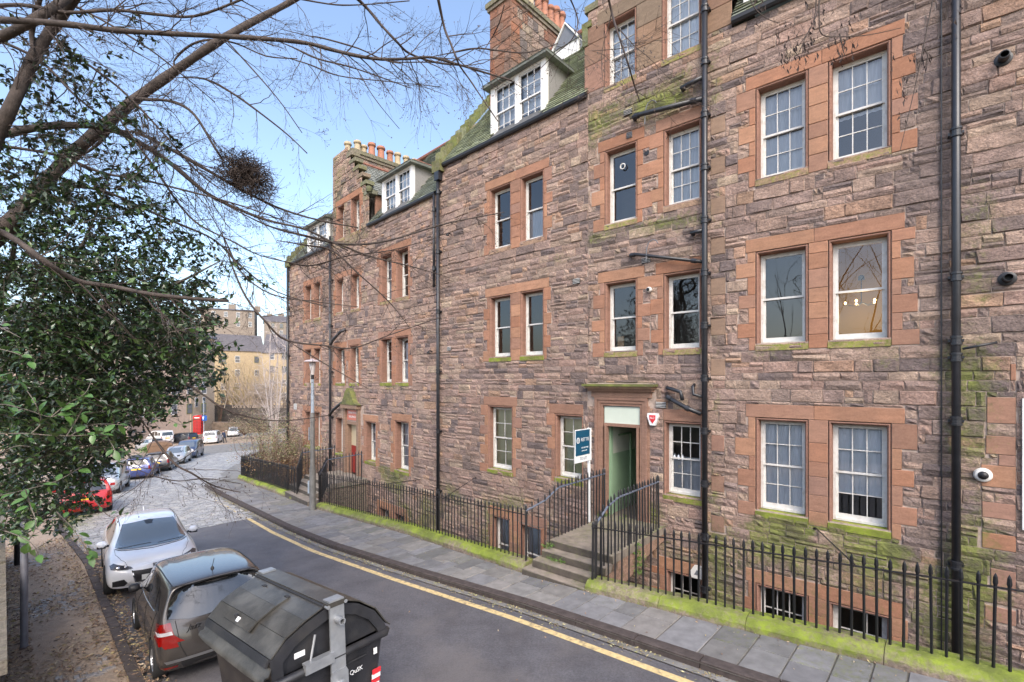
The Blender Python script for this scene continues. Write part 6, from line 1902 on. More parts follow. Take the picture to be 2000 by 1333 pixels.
# -------- the big communal bin
M['binplastic'] = mat('black_bin_plastic', (.022,.022,.025), .42, var=.3, vscale=5, bump=.002, bscale=60, dirt=(.10,.09,.075), dscale=3.5, damt=.25)
M['binlid'] = mat('weathered_bin_lid', (.052,.047,.039), .36, var=.28, vscale=26, bump=.0015, bscale=70, dirt=(.20,.19,.165), dscale=2.6, damt=.38, stretch=(1,1,1), detail=8)
M['galv'] = mat('galvanised_steel', (.36,.37,.38), .42, metal=.55, var=.18, vscale=9, dirt=(.45,.44,.42), dscale=8, damt=.4)
M['rubber'] = mat('dark_rubber', (.03,.03,.032), .7)
def big_bin():
    t = thing('communal_bin', 'large black communal bin with weathered curved lid and steel arms in the foreground', 'bin', (0,0,0))
    hl, hw = .74, .55
    # body, tapered, with rolled rim
    b = MB()
    lv = [(.62,.46,.14),(.66,.50,.5),(.70,.56,1.0),(.72,.585,1.16)]
    vs = []
    for (a, c, z) in lv:
        k = .06
        vs += [(-a+k,-c,z),(a-k,-c,z),(a,-c+k,z),(a,c-k,z),(a-k,c,z),(-a+k,c,z),(-a,c-k,z),(-a,-c+k,z)]
    fs = [(i*8+k, i*8+(k+1)%8, (i+1)*8+(k+1)%8, (i+1)*8+k) for i in range(3) for k in range(8)] + [tuple(range(8))[::-1]]
    b.add(vs, fs); b.build('body', M['binplastic'], t, local=True)
    b = MB(); r_ = [(-.72,-.59),(.72,-.59),(.75,-.56),(.75,.56),(.72,.59),(-.72,.59),(-.75,.56),(-.75,-.56),(-.72,-.59)]
    b.tube([(x,y,1.175) for x, y in r_], .038, 8); b.smooth = True; b.build('rim', M['binplastic'], t, local=True)
    # end walls under the lid: solid dark arch with a raised band
    arc = [(-.60,1.19),(-.61,1.38),(-.47,1.505),(-.29,1.585),(-.10,1.645),(.10,1.635),(.26,1.575),(.44,1.44),(.55,1.28),(.58,1.21)]
    for sx in (-1, 1):
        x0 = sx*(hl-.05)
        b = MB(); b.prism([(x0,y,z) for y, z in arc], (-sx*.02,0,0)); b.build('end_panel', M['binplastic'], t, local=True)
        b = MB(); cyz = (0.02,1.12)
        inn = [(y+(cyz[0]-y)*.17, z+(cyz[1]-z)*.20) for y, z in arc]
        for i in range(len(arc)-1):
            q = [arc[i], arc[i+1], inn[i+1], inn[i]]
            b.prism([(x0,y,z) for y, z in q], (sx*.05,0,0))
        b.build('lid_end_band', M['binplastic'], t, local=True)
    # left lid: faceted sheet with thickness, lip turning out at the front
    def lid(pr, name, mtl, x0=-hl, x1=hl, th=.012):
        b = MB()
        for (y0,z0),(y1,z1) in zip(pr, pr[1:]):
            n = Vector((0, -(z1-z0), (y1-y0))).normalized()
            if n.z < 0: n = -n
            b.obox(Vector((x0,y0,z0)), (x1-x0,0,0), Vector((0,y1-y0,z1-z0)), n*th)
        return b.build(name, mtl, t, local=True)
    Lp = [(-.11,1.665),(-.29,1.605),(-.47,1.52),(-.60,1.395)]
    l1 = lid(Lp, 'lid', M['binlid'])
    lid([(-.60,1.395),(-.63,1.33)], 'lid_hinge_strip', M['binplastic'], -hl+.02, hl-.02, .022)
    # flared front lip
    b = MB(); nx = 10; vs = []
    for i in range(nx+1):
        x = -hl-.03+(2*hl+.06)*i/nx; e = abs(i/nx-.5)*2
        vs += [(x,-.615,1.335),(x,-.640,1.29-.01*e),(x,-.672,1.262+.015*(e**4)),(x,-.690,1.22+.03*(e**6))]
    b.add(vs, [(i*4+j, (i+1)*4+j, (i+1)*4+j+1, i*4+j+1) for i in range(nx) for j in range(3)]); b.smooth = True
    b.add([(x, y, z-.012) for x, y, z in vs], [(i*4+j, i*4+j+1, (i+1)*4+j+1, (i+1)*4+j) for i in range(nx) for j in range(3)])
    b.build('lid_lip', M['binlid'], t, local=True)
    Rp = [(.11,1.655),(.27,1.59),(.45,1.455),(.565,1.28),(.62,1.225)]
    lid(Rp, 'lid', M['binlid'])
    b = MB(); b.obox((-hl-.05,-.10,1.655), (2*hl+.10,0,0), (0,.20,0), (0,0,.045)); b.build('top_beam', M['galv'] if False else M['binlid'], t, local=True)
    b = MB(); b.obox((-hl-.0,-.125,1.66), (2*hl,0,0), (0,.022,0), (0,0,.03)); b.build('hinge_bar', M['rubber'], t, local=True)
    # small hatch in the lid
    fl = [(-.19,1.653),(-.31,1.615),(-.485,1.535),(-.565,1.47)]
    h = lid(fl, 'hatch', M['binlid'], -.42, .20, .016)
    for x in (-.36, .16):
        b = MB(); b.box((x-.03,-.20,1.64),(x+.03,-.165,1.675)); b.build('hatch_hinge', M['rubber'], h, local=True)
    b = MB(); b.tube([(-.16,-.53,1.50),(-.16,-.545,1.55)], .018, 10); b.build('hatch_knob', M['rubber'], h, local=True)
    b = MB(); b.obox((-.14,-.555,1.492), (.055,0,0), (0,.03,.032), (0,-.006,.006)); b.build('sticker', M['signwhite'], h, local=True)
    # rivets
    b = MB()
    for i in range(11):
        x = -.62+i*.124; b.lathe([(.010,0),(.008,.006),(0,.008)], 6, o=(x,-.622,1.375))
    b.build('rivets', M['galv'], t, local=True)
    # arms at both ends
    for sx in (-1, 1):
        b = MB(); x = sx*(hl+.025)
        b.box((min(x,x+sx*.02),-.075,.95),(max(x,x+sx*.02),.075,1.70)); b.box((min(x-sx*.10,x+sx*.02),-.075,1.69),(max(x-sx*.10,x+sx*.02),.075,1.715))
        arm = b.build('steel_arm', M['galv'], t, local=True)
        b = MB(); pl_ = [(-.09,.62),(.09,.62),(.09,1.02),(.07,1.06),(-.07,1.06),(-.09,1.02)]
        b.prism([(x+sx*.02,y,z) for y, z in pl_], (sx*.014,0,0)); b.build('arm_plate', M['galv'], arm, local=True)
        b = MB(); b.lathe([(.034,0),(.034,sx*.09),(.022,sx*.09),(.022,sx*.02)], 16, axis='x', o=(x+sx*.02,.0,1.53)); b.build('pin_tube', M['galv'], arm, local=True)
        b = MB(); b.lathe([(.045,0),(.045,sx*.03),(.028,sx*.035),(.028,sx*.06),(0,sx*.06)], 16, axis='x', o=(x+sx*.03,.0,.93)); b.build('lower_pin', M['galv'], arm, local=True)
        b = MB(); b.obox((x-sx*.01,-.33,1.155), (sx*.05,0,0), (0,.28,0), (0,0,.075)); b.obox((x-sx*.03,-.33,1.23), (sx*.07,0,0), (0,.28,0), (0,0,.018)); b.build('bracket', M['galv'], arm, local=True)
        b = MB(); b.tube([(x-sx*.01,-.27,1.20),(x-sx*.03,-.20,1.45)], .011, 6); b.build('gas_strut', M['galv'], arm, local=True)
        for yy in (-.09,.09):
            b = MB(); b.tube([(x-.02,yy,1.67),(x+.03,yy,1.67)], .018, 8); b.build('bolt', M['galv'], arm, local=True)
    # stickers and scrawl on the near end
    xe = hl-.05+.055
    b = MB(); b.obox((hl-.048+.001,-.38,1.29), (.002,0,0), (0,.10,0), (0,0,.05)); b.build('sticker', M['signwhite'], t, local=True)
    b = MB(); b.obox((.726,.42,1.0), (.004,0,0), (0,.04,0), (0,0,.06)); b.build('sticker', M['signwhite'], t, local=True)
    for k in range(4):
        b = MB(); b.obox((.722-.012*k,.40,.80-.05*k), (.004,0,0), (0,.10,0), (0,0,.05)); b.build('warning_stripe', M['alarmred'] if k % 2 == 0 else M['signwhite'], t, local=True)
    me = textmesh('QuSK', .06, .001); me.materials.clear(); me.materials.append(M['signwhite'])
    o = link('graffiti', me, t, local=True, loc=(.722,.22,.93)); o.rotation_euler = (radians(90), radians(0), radians(90))
    b = MB(); b.obox((.716,.13,1.03), (.006,0,0), (0,.22,.0), (0,0,.010)); b.build('moulded_rib', M['rubber'], t, local=True)
    # castors
    for sx in (-1,1):
        for sy in (-1,1):
            b = MB(); b.lathe([(.0,-.02),(.07,-.02),(.08,0),(.07,.02),(0,.02)], 14, axis='y', o=(sx*.5,sy*.36,.08)); b.build('castor', M['rubber'], t, local=True)
    return t
bin_ = big_bin()
place(bin_, -2.09, 4.74, radians(320.5), .95)

# -------- cars further down the street
def far_car(label, L_, W_, H_, paint, kind='hatch', rear_lamps=True, box=None, sub=1, plate=None, sc=.84, glass=None):
    sx, sy, sz = L_/3.9, W_/1.69, H_/1.535
    if kind == 'van':
        st = [(-1.93,.25,.85,.98,1.50,.80,.77,.68), (-1.80,.20,.85,1.0,1.55,.835,.80,.70), (-1.2,.18,.84,1.0,1.57,.845,.80,.71), (-.5,.18,.82,1.0,1.57,.845,.80,.71), (.3,.18,.80,.98,1.56,.845,.80,.70),
              (.85,.18,.78,.95,1.45,.845,.78,.66), (1.25,.18,.76,.93,1.15,.845,.75,.62), (1.5,.18,.74,.86,.96,.84,.73,.6), (1.75,.20,.66,.78,.86,.82,.70,.55), (1.93,.24,.58,.66,.72,.74,.62,.45)]
        rear = lerp_tab([(.2,-1.85),(.4,-1.95),(1.0,-1.95),(1.55,-1.86)]); fr = HATCH['front']
    else:
        st, rear, fr = HATCH['st'], HATCH['rear'], HATCH['front']
    P = dict(st=[(x*sx, a*sz, b_*sz, c*sz, d*sz, w*sy, e*sy, f*sy) for (x,a,b_,c,d,w,e,f) in st], rear=lambda z: rear(z/sz)*sx, front=lambda z: fr(z/sz)*sx, rc=.05, fc=.1)
    me = car_shell(P, 2)
    bvh = BVHTree.FromPolygons([v.co.copy() for v in me.vertices], [tuple(p.vertices) for p in me.polygons])
    car = thing('parked_car', label, 'car', (0,0,0), group='cars parked along the kerb')
    body = cut_wells(me, (-1.22*sx, 1.25*sx), .34*sz, .80*sy, [paint, M['well']])
    body.polygons.foreach_set('use_smooth', [True]*len(body.polygons))
    link('body', body, car, local=True)
    G = glass or M['carglass']
    q = lambda pts, a, c: [(x*a, z*c) for x, z in pts]
    hi = .06 if kind == 'van' else 0
    for s in (-1, 1):
        add_patch(car, bvh, 'side_window', q([(-.42,1.0),(.72,.96),(.30,1.25+hi),(.02,1.38+hi),(-.42,1.42+hi)], sx, sz), 'y', s, G, .005, .12)
        add_patch(car, bvh, 'side_window', q([(-1.35,1.06),(-.52,1.0),(-.50,1.42+hi),(-1.08,1.38+hi)], sx, sz), 'y', s, G, .005, .12)
        if kind == 'van': add_patch(car, bvh, 'side_window', q([(-1.75,1.06),(-1.42,1.05),(-1.30,1.40),(-1.72,1.38)], sx, sz), 'y', s, G, .005, .12)
        add_patch(car, bvh, 'tail_light', [(s*y*sy, z*sz) for y, z in [(.80,.98),(.64,.97),(.64,.68),(.80,.70)]], 'x', -1, M['redlens'], .01, .08)
        add_patch(car, bvh, 'headlight', [(s*y*sy, z*sz) for y, z in [(.80,.74),(.50,.68),(.50,.56),(.78,.60)]], 'x', 1, M['clearlens'], .01, .08)
        b = MB(); b.box((.50*sx-.06, s*.98*sy-.09, .93*sz), (.50*sx+.06, s*.98*sy+.09, 1.05*sz)); b.build('door_mirror', paint if kind != 'van' else M['trim'], car, local=True)
        add_seam(car, bvh, q([(-.46,.3),(-.46,1.0)], sx, sz), 'y', s, .012)
    add_patch(car, bvh, 'rear_window', [(y*sy, z*sz) for y, z in [(-.62,1.03),(.62,1.03),(.55,1.40),(-.55,1.40)]], 'x', -1, G, .006, .12)
    add_patch(car, bvh, 'windscreen', [(y*sy, z*sz) for y, z in [(-.66,.99),(.66,.99),(.54,1.42),(-.54,1.42)]], 'x', 1, glass or M['windgrey'], .006, .12)
    add_patch(car, bvh, 'grille', [(y*sy, z*sz) for y, z in [(-.42,.60),(.42,.60),(.38,.34),(-.38,.34)]], 'x', 1, M['trim'], .006, .15)
    add_patch(car, bvh, 'number_plate', [(y, z*sz) for y, z in [(-.26,.80),(.26,.80),(.26,.69),(-.26,.69)]], 'x', -1, M['plate_y'], .012, .2)
    add_patch(car, bvh, 'number_plate', [(y, z*sz) for y, z in [(-.26,.48),(.26,.48),(.26,.37),(-.26,.37)]], 'x', 1, M['plate_w'], .012, .2)
    for x in (-1.22*sx, 1.25*sx):
        for s in (-1, 1): wheel(car, x, s*.745*sy, .31*sz, .19, s, 6, simple=True)
    return car
M['windgrey'] = mat('grey_windscreen_far', (.11,.13,.15), .05, spec=.9, coat=1.0)
def ground_at(px, py):
    Y = 5.0
    for _ in range(60):
        x = (px-CXP)/FPX*Y; z = gz(x, Y)
        Y2 = (CZ - z)*FPX/(py - HOR); Y = .5*Y + .5*Y2
    return Vector(((px-CXP)/FPX*Y, Y, gz((px-CXP)/FPX*Y, Y)))
def put(car, px0, py0, px1, py1, W_, L_, facing, sc=.84, wb=.64, side=1):
    """the two wheels on the road side stand on pixels 0 (nearer) and 1 (farther)"""
    a, c = ground_at(px0, py0), ground_at(px1, py1)
    d = (c-a); d.z = 0; d.normalize()
    lf = Vector((-d.y, d.x, 0))       # left of the down-street direction = away from the road
    m = a + d*(L_*wb*sc*.5) + lf*(W_*.5*sc)*side
    ang = atan2(d.y, d.x) + (0 if facing == 'away' else pi)
    place(car, m.x, m.y, ang, sc)
red = carpaint('red', (.50,.012,.015)); silv = carpaint('silver', (.52,.53,.54), .4); blk = carpaint('black', (.02,.021,.025)); blu = carpaint('blue', (.05,.07,.22), .2); nav = carpaint('dark_blue', (.05,.07,.13), .2)
wht = carpaint('white', (.72,.72,.72)); gry = carpaint('grey', (.16,.16,.17), .3)
c_ = far_car('red hatchback seen from behind, half hidden by holly leaves, beyond the white hatchback', 3.9, 1.7, 1.5, red); put(c_, 239, 1003, 262, 962, 1.7, 3.9, 'away'); place(c_, *(SN(24.3,2.15).xy), atan2(.683,-.7306)-.05, .85)
c_ = far_car('silver car with black bumper facing the camera, behind the red hatchback', 4.2, 1.78, 1.6, silv, 'van'); place(c_, *(SN(29.6,3.35).xy), atan2(.683,-.7306)-.28+pi, .84)
cars = [('dark blue hatchback with red tail lamp beside the dark wheeled bin', 3.8,1.66,1.42, blu,'hatch', 300,933,316,925,'away'),
        ('black estate car parked in front of the dark blue hatchback', 4.2,1.72,1.45, blk,'hatch', 336,919,350,911,'away'),
        ('silver-grey small car with pale bonnet facing up the street', 3.9,1.68,1.5, silv,'hatch', 362.5,906,373.6,902,'to'),
        ('navy people carrier facing up the street, behind the silver-grey small car', 4.3,1.8,1.72, nav,'van', 386,895,396.5,890.5,'to'),
        ('white van-like people carrier seen from behind near the bend', 4.6,1.85,1.85, wht,'van', 427,867,434,863,'away')]
for (lab, l, w, h, pt_, kd, x0, y0, x1, y1, fc) in cars:
    c_ = far_car(lab, l, w, h, pt_, kd)
    a = ground_at(x0, y0)
    s_ = (a.x*-.7306 + a.y*.683); n0 = (a.x*.683 + a.y*.7306)
    slope = (kl(s_+3)-kl(s_-3))/6
    ang = atan2(.683,-.7306) - math.atan(slope)
    d = Vector((cos(ang), sin(ang), 0)); lf = Vector((-d.y, d.x, 0))
    m = a + d*(l*.64*.84*.5) + lf*(w*.5*.84)
    place(c_, m.x, m.y, ang + (0 if fc == 'away' else pi), .84)
# second row behind: cars in the side bay
for (lab, l, w, h, pt_, kd, px, py, ang) in [('white van at the back of the parking bay, behind the brown bin', 4.8,1.9,2.0, wht,'van', 312,868, 2.6),
        ('dark car with a roof rack in the bay behind the navy people carrier', 4.4,1.8,1.6, blk,'hatch', 356,866, 2.9), ('white car facing up the street right of the white people carrier', 4.3,1.8,1.5, wht,'hatch', 456,852, -1.05),
        ('pale car tucked behind the brown bin in the bay', 4.1,1.75,1.5, silv,'hatch', 292,880, 2.7)]:
    c_ = far_car(lab, l, w, h, pt_, kd); g_ = ground_at(px, py); place(c_, g_.x, g_.y, ang, .84)
# wheeled bin, dark
def street_bin(label, pos, col, w, d, h, ang, domed=False):
    t = thing('street_bin', label, 'bin', pos, ang)
    b = MB(); b.add([(-w*.4,-d*.4,0),(w*.4,-d*.4,0),(w*.4,d*.4,0),(-w*.4,d*.4,0),(-w/2,-d/2,h*.82),(w/2,-d/2,h*.82),(w/2,d/2,h*.82),(-w/2,d/2,h*.82)], [(0,3,2,1),(0,1,5,4),(1,2,6,5),(2,3,7,6),(3,0,4,7),(4,5,6,7)])
    b.build('body', col, t, local=True)
    b = MB(); n = 8
    pr = [(-w/2-.03, h*.82)] + [(-(w/2)*cos(pi*k/n), h*.84+(h*.16)*sin(pi*k/n)) for k in range(n+1)] + [(w/2+.03, h*.82)]
    b.prism([(x,-d/2-.03,z) for x, z in pr], (0,d+.06,0)); b.build('lid', col, t, local=True)
    return t
g_ = ground_at(273, 936); street_bin('tall dark wheeled bin between the silver car and the dark blue hatchback', g_ + Vector((-.45,.3,0)), M['binplastic'], .75, .85, 1.25, .7)
g_ = ground_at(308, 905); street_bin('brown dome-topped bin standing behind the row of parked cars', g_ + Vector((-.4,.8,.0)), mat('brown_bin', (.20,.12,.075), .7, var=.15), 1.6, 1.2, 1.55, .6)
# ================================================================ TREES AND SHRUBS
rng = random.Random(77)
def smooth_path(pts, k=3):
    """Catmull-Rom through 3D points"""
    out = []
    n = len(pts)
    for i in range(n-1):
        p0, p1, p2, p3 = pts[max(i-1,0)], pts[i], pts[i+1], pts[min(i+2,n-1)]
        for j in range(k):
            t = j/k
            out.append(.5*((2*p1) + (p2-p0)*t + (2*p0-5*p1+4*p2-p3)*t*t + (3*p1-p0-3*p2+p3)*t*t*t))
    out.append(pts[-1]); return out

bt = thing('bare_tree', 'leafless tree whose long brown branches sweep across the sky from the left edge', 'tree', SN(9.0, -1.3, 0))
twigs = MB()
def grow(p, d, length, r, lvl, rng, droop=.0, mb=twigs, wig=.16):
    n = max(3, int(length/.10)); n = min(n, 9)
    pts = [p]; rad = [r]; dd = d.normalized()
    st_ = length/n
    for i in range(n):
        dd = (dd + Vector((rng.gauss(0,wig), rng.gauss(0,wig), rng.gauss(0,wig) - droop))).normalized()
        pts.append(pts[-1] + dd*st_); rad.append(max(r*(1-(i+1)/n*.8), .0010))
    mb.tube(pts, rad, 4 if r > .004 else 3, cap=False)
    if lvl > 0:
        k = rng.randint(3, 5)
        for _ in range(k):
            i = rng.randint(1, n-1)
            side = Vector((rng.gauss(0,1), rng.gauss(0,.7), rng.gauss(0,1)))
            a = (pts[i]-pts[i-1]).normalized()
            side = (side - a*side.dot(a)).normalized()
            grow(pts[i], (a + side*rng.uniform(.35,.9)), length*rng.uniform(.35,.6), max(rad[i]*.55, .0012), lvl-1, rng, droop, mb)
    else:
        if rng.random() < .5:
            e = pts[-1]; mb.add([e, e+Vector((.006,0,.010)), e+Vector((0,.004,.022)), e+Vector((-.006,0,.010))], [(0,1,2,3)])

LIMBS = [  # (pixel polyline), start depth, end depth, start radius px, end radius px, twiggy, droop
 ([(-260,900),(-120,620),(-40,500),(30,425),(80,365),(130,312),(175,270),(215,235),(270,190),(340,140),(420,85),(480,50),(560,8),(620,-30)], 6.2, 7.6, 19, 4.5, 30, .0),
 ([(-150,620),(-60,420),(-5,270),(30,190),(70,105),(110,45),(150,-10),(200,-80)], 5.2, 5.4, 12.5, 8.5, 8, .0),
 ([(65,110),(62,60),(75,10),(85,-40)], 5.25, 5.1, 6, 4, 3, .0),
 ([(-120,130),(-40,90),(30,60),(90,25),(140,-10),(200,-50)], 5.0, 5.2, 10, 7, 4, .0),
 ([(-120,30),(-40,38),(60,42),(150,50),(230,60),(330,66),(450,72),(540,78),(600,85),(650,98),(700,110),(745,116),(800,115),(840,112),(880,122),(940,140),(1000,158)], 4.6, 5.6, 6.6, 1.6, 18, .02),
 ([(-60,18),(40,10),(130,25),(220,20),(300,28),(380,32),(470,0),(520,-25)], 4.9, 5.6, 4.5, 2, 12, .01),
 ([(690,-10),(720,20),(745,50),(775,82),(800,105),(850,122),(900,128)], 5.2, 5.6, 3.2, 1.6, 4, .02),
 ([(838,112),(880,104),(930,95),(980,100),(1030,103),(1090,85)], 5.45, 5.7, 2.2, .8, 4, .0),
 ([(-40,268),(10,262),(70,250),(140,245),(215,252),(290,290),(340,325),(400,375),(450,402),(520,430),(600,450),(680,490)], 5.6, 6.8, 9, 1.3, 18, .02),
 ([(-20,284),(50,292),(120,306),(200,338),(280,352),(360,372),(430,390),(500,412),(580,440)], 5.4, 6.4, 4, 1.0, 14, .02),
 ([(130,312),(170,298),(210,262),(250,200),(290,195),(340,200),(380,225),(420,290),(437,315)], 7.0, 7.0, 5, 2, 10, .02),
 ([(200,262),(260,258),(330,290),(400,330),(470,370),(540,405),(620,430),(700,445)], 6.6, 7.2, 5, 1.2, 14, .02),
 ([(40,398),(90,372),(160,366),(220,380),(290,412),(350,438),(420,470),(470,520),(540,570),(640,600)], 6.0, 6.8, 4.2, 1.0, 14, .02),
 ([(-40,440),(0,452),(40,475),(90,512),(150,548),(220,560),(290,574),(370,583),(446,588)], 4.2, 4.8, 6.5, 3.2, 6, .0),
 ([(345,145),(340,120),(370,90),(410,78),(460,85),(520,110),(580,115)], 7.2, 7.4, 3, 1, 6, .0),
 ([(340,152),(400,155),(450,180),(500,215),(560,262),(600,300)], 7.2, 7.4, 3, 1, 6, .02),
 ([(540,55),(600,70),(630,75),(700,95),(760,120),(840,122),(900,128),(960,140)], 7.5, 8.0, 2.0, .8, 4, .01),
 ([(540,80),(570,92),(620,115),(680,130),(740,150),(800,172)], 7.4, 7.9, 2.4, .9, 5, .02),
 ([(530,105),(600,125),(660,148),(740,158),(860,170)], 7.4, 7.9, 2.0, .7, 4, .01),
 ([(678,110),(700,140),(720,175),(745,210),(780,252)], 5.3, 5.5, 1.3, .5, 1, .02),
 ([(854,-10),(868,55),(880,85),(893,118),(900,132),(920,160),(950,205),(973,238)], 4.0, 4.3, 3.0, .9, 3, .02),
 ([(935,115),(960,75),(975,45),(985,10)], 4.3, 4.2, 1.2, 1.0, 2, .0),
 ([(545,-10),(640,8),(700,10),(800,2)], 5.2, 5.4, 2, 1, 4, .0),
 ([(420,55),(470,110),(540,190),(590,260)], 6.2, 6.4, 2, .7, 4, .02),
 ([(170,150),(210,200),(260,270),(310,340),(350,400),(390,440),(450,470),(510,500),(600,520)], 5.8, 6.4, 3, 1, 12, .02),
 ([(90,60),(150,110),(230,170),(300,240),(380,330),(430,370)], 5.6, 6.2, 3, 1, 12, .02),
 ([(0,80),(80,120),(150,190),(230,250),(300,300),(360,330)], 5.8, 6.2, 3, 1, 10, .02),
 ([(120,0),(200,40),(290,95),(360,150),(420,200)], 5.8, 6.2, 2.6, .8, 10, .01),
 ([(430,395),(520,440),(600,462),(680,478),(760,470),(860,440),(930,425),(985,415)], 6.6, 7.4, 3.6, .8, 8, .0),
 ([(540,470),(600,480),(650,490),(700,535),(760,590),(800,640)], 6.6, 7.0, 3, .7, 10, .02),
 ([(560,455),(640,470),(720,500),(800,520),(870,540)], 6.6, 7.2, 2.4, .7, 8, .01),
 ([(520,500),(600,520),(680,500),(760,490),(850,465)], 6.8, 7.2, 2.2, .6, 8, .0),
 ([(430,440),(450,510),(480,580),(520,630),(560,665),(640,676),(690,680),(760,655),(860,620)], 5.6, 6.0, 3.2, 1.0, 8, .0),
 ([(400,400),(440,470),(470,530),(530,575),(620,590),(700,600)], 6.0, 6.4, 2.4, .8, 8, .02),
 ([(560,665),(600,690),(650,720),(720,760)], 5.9, 6.1, 1.8, .6, 3, .02),
 ([(330,720),(350,740),(395,770),(440,800),(500,818),(560,822),(640,812)], 5.0, 5.4, 2.6, .8, 5, .0),
 ([(270,810),(300,855),(340,905),(375,925),(420,950),(470,962)], 4.8, 5.2, 3.0, 1.0, 7, .02),
 ([(240,905),(300,930),(350,940),(400,935),(470,945)], 5.0, 5.2, 1.6, .6, 5, .0),
 ([(240,880),(280,915),(340,905),(380,880),(395,860)], 5.0, 5.2, 1.3, .5, 4, .0),
 ([(1110,-10),(1125,25),(1128,50),(1115,80),(1080,110),(1040,150)], 4.2, 4.4, 1.6, .6, 3, .02),
 ([(1182,-30),(1195,25),(1205,60),(1225,120),(1240,170),(1250,200)], 3.6, 3.7, 3.0, 1.2, 3, .02),
 ([(1150,100),(1180,98),(1215,95),(1260,85)], 4.0, 4.2, 1.0, .5, 2, .0),
]
for (pp, Y0, Y1, r0, r1, nt_, dr) in LIMBS:
    n = len(pp)
    P3 = [at(px, py, Y0+(Y1-Y0)*i/(n-1) + .12*sin(i*1.7)) for i, (px, py) in enumerate(pp)]
    S = smooth_path(P3, 4); m = len(S)
    ins = pp[0][0] > 0 and 0 < pp[0][1] < 1300
    rad = [max(((r0+(r1-r0)*(i/(m-1))**.8)*(Y0+(Y1-Y0)*i/(m-1))/FPX)*(1+.07*sin(i*1.3)+.05*rng.uniform(-1,1))*(min(1, .15+i/(m*.35)) if ins else 1), .0012) for i in range(m)]
    b = MB(); b.tube(S, rad, 9 if r0 > 5 else 6); b.smooth = True
    b.build('branch', M['bark'] if r0 > 3.5 else M['twig'], bt)
    for k in range(int(nt_*(.8 if pp[0][1] > 690 else 2.4 if pp[0][0] < 300 else 1.6))):
        i = rng.randint(int(m*.12), m-2)
        a = (S[i+1]-S[i]).normalized()
        side = Vector((rng.gauss(.25,.8), rng.gauss(0,.6), rng.gauss(-.25,.8)))
        side = (side - a*side.dot(a)*.6).normalized()
        grow(S[i], a*rng.uniform(.5,1.0)+side*.8, rng.uniform(.35,.85), max(min(rad[i]*.5, .007), .0022), 2, rng, dr+.02)
twigs.build('twigs', M['twig'], bt, kind='stuff')
b = MB(); b.tube(smooth_path([SN(9.0,-1.3,-.1), SN(9.1,-1.35,1.2), at(-260,900,6.2), ], 5), [.26]*6+[.22]*5, 12); b.smooth = True; b.build('trunk', M['bark'], bt)

# nest-like clump of twigs
nb_ = MB(); c0 = at(478,352,6.7)
for i in range(2300):
    u = Vector((rng.gauss(0,1), rng.gauss(0,1), rng.gauss(0,1))).normalized()*rng.random()**.6*(1+.45*noise.noise(Vector((i*.013,2,0))))
    p = c0 + Vector((u.x*.40, u.y*.32, u.z*.33 - .12*u.x + .06))
    d = Vector((rng.gauss(.3,1), rng.gauss(0,1), rng.gauss(0,.7))).normalized()
    q = p + d*rng.uniform(.06,.20); m_ = (p+q)/2 + Vector((rng.gauss(0,.02), rng.gauss(0,.02), rng.gauss(0,.02)))
    nb_.tube([p, m_, q], [.0036,.0034,.0016], 3, cap=False)
nb_.build('twig_nest', M['twig'], None, label='dark ball-like nest of twigs caught in the bare branches against the sky', cat='nest')

# dry seed clusters hanging into the top right corner
ht = thing('hanging_twigs', 'thin twigs with dark dry seed keys hanging before the right-hand top windows', 'twigs', at(1600,-60,3.6))
HT = [([(1600,-40),(1598,20),(1575,70),(1560,105)],3.6), ([(1602,-40),(1600,30),(1606,68),(1650,72),(1700,68),(1760,55)],3.6), ([(1595,-30),(1590,40),(1560,90)],3.7), ([(1830,-40),(1818,20),(1800,110),(1785,180),(1758,295)],3.5), ([(1460,-30),(1470,10),(1495,35),(1520,45)],3.8), ([(1640,66),(1645,90),(1650,110)],3.6), ([(1805,95),(1812,110),(1808,130)],3.5)]
seeds = MB()
for pp, Y in HT:
    S = smooth_path([at(x,y,Y) for x, y in pp], 4)
    b = MB(); b.tube(S, [.0055*(1-.6*i/len(S)) for i in range(len(S))], 5, cap=False); b.build('twig', M['twig'], ht)
for (cx, cy, n, Y) in ((1545,105,34,3.6),(1570,85,26,3.62),(1535,60,10,3.65),(1640,95,30,3.6),(1650,60,14,3.6),(1605,50,16,3.6),(1590,20,8,3.7),(1800,118,18,3.5),(1765,150,8,3.5),(1758,200,7,3.5),(1470,10,8,3.8),(1485,30,7,3.8),(1865,60,6,3.4),(1868,10,6,3.4),(1195,30,8,3.65),(1230,150,6,3.7)):
    for i in range(n):
        p = at(cx+rng.gauss(0,13), cy+rng.gauss(0,20), Y+rng.gauss(0,.05))
        l = rng.uniform(.035,.06); dx = rng.uniform(-.02,.02)
        w = rng.uniform(.005,.009); cu = rng.uniform(-.012,.012)
        a = rng.uniform(0,pi); sx_, sy_ = cos(a)*w, sin(a)*w
        seeds.add([p, p+Vector((sx_+cu,sy_,-l*.5)), p+Vector((dx,0,-l)), p+Vector((-sx_+cu,-sy_,-l*.5)), p+Vector((cu,.004,-l*.5))], [(0,1,4),(1,2,4),(2,3,4),(3,0,4)])
        seeds.tube([p, p+Vector((rng.uniform(-.02,.02),rng.uniform(-.02,.02),rng.uniform(.01,.03)))], .0012, 3, cap=False)
seeds.build('seed_keys', mat('dry_seed_key', (.045,.028,.022), .8), ht, kind='stuff')

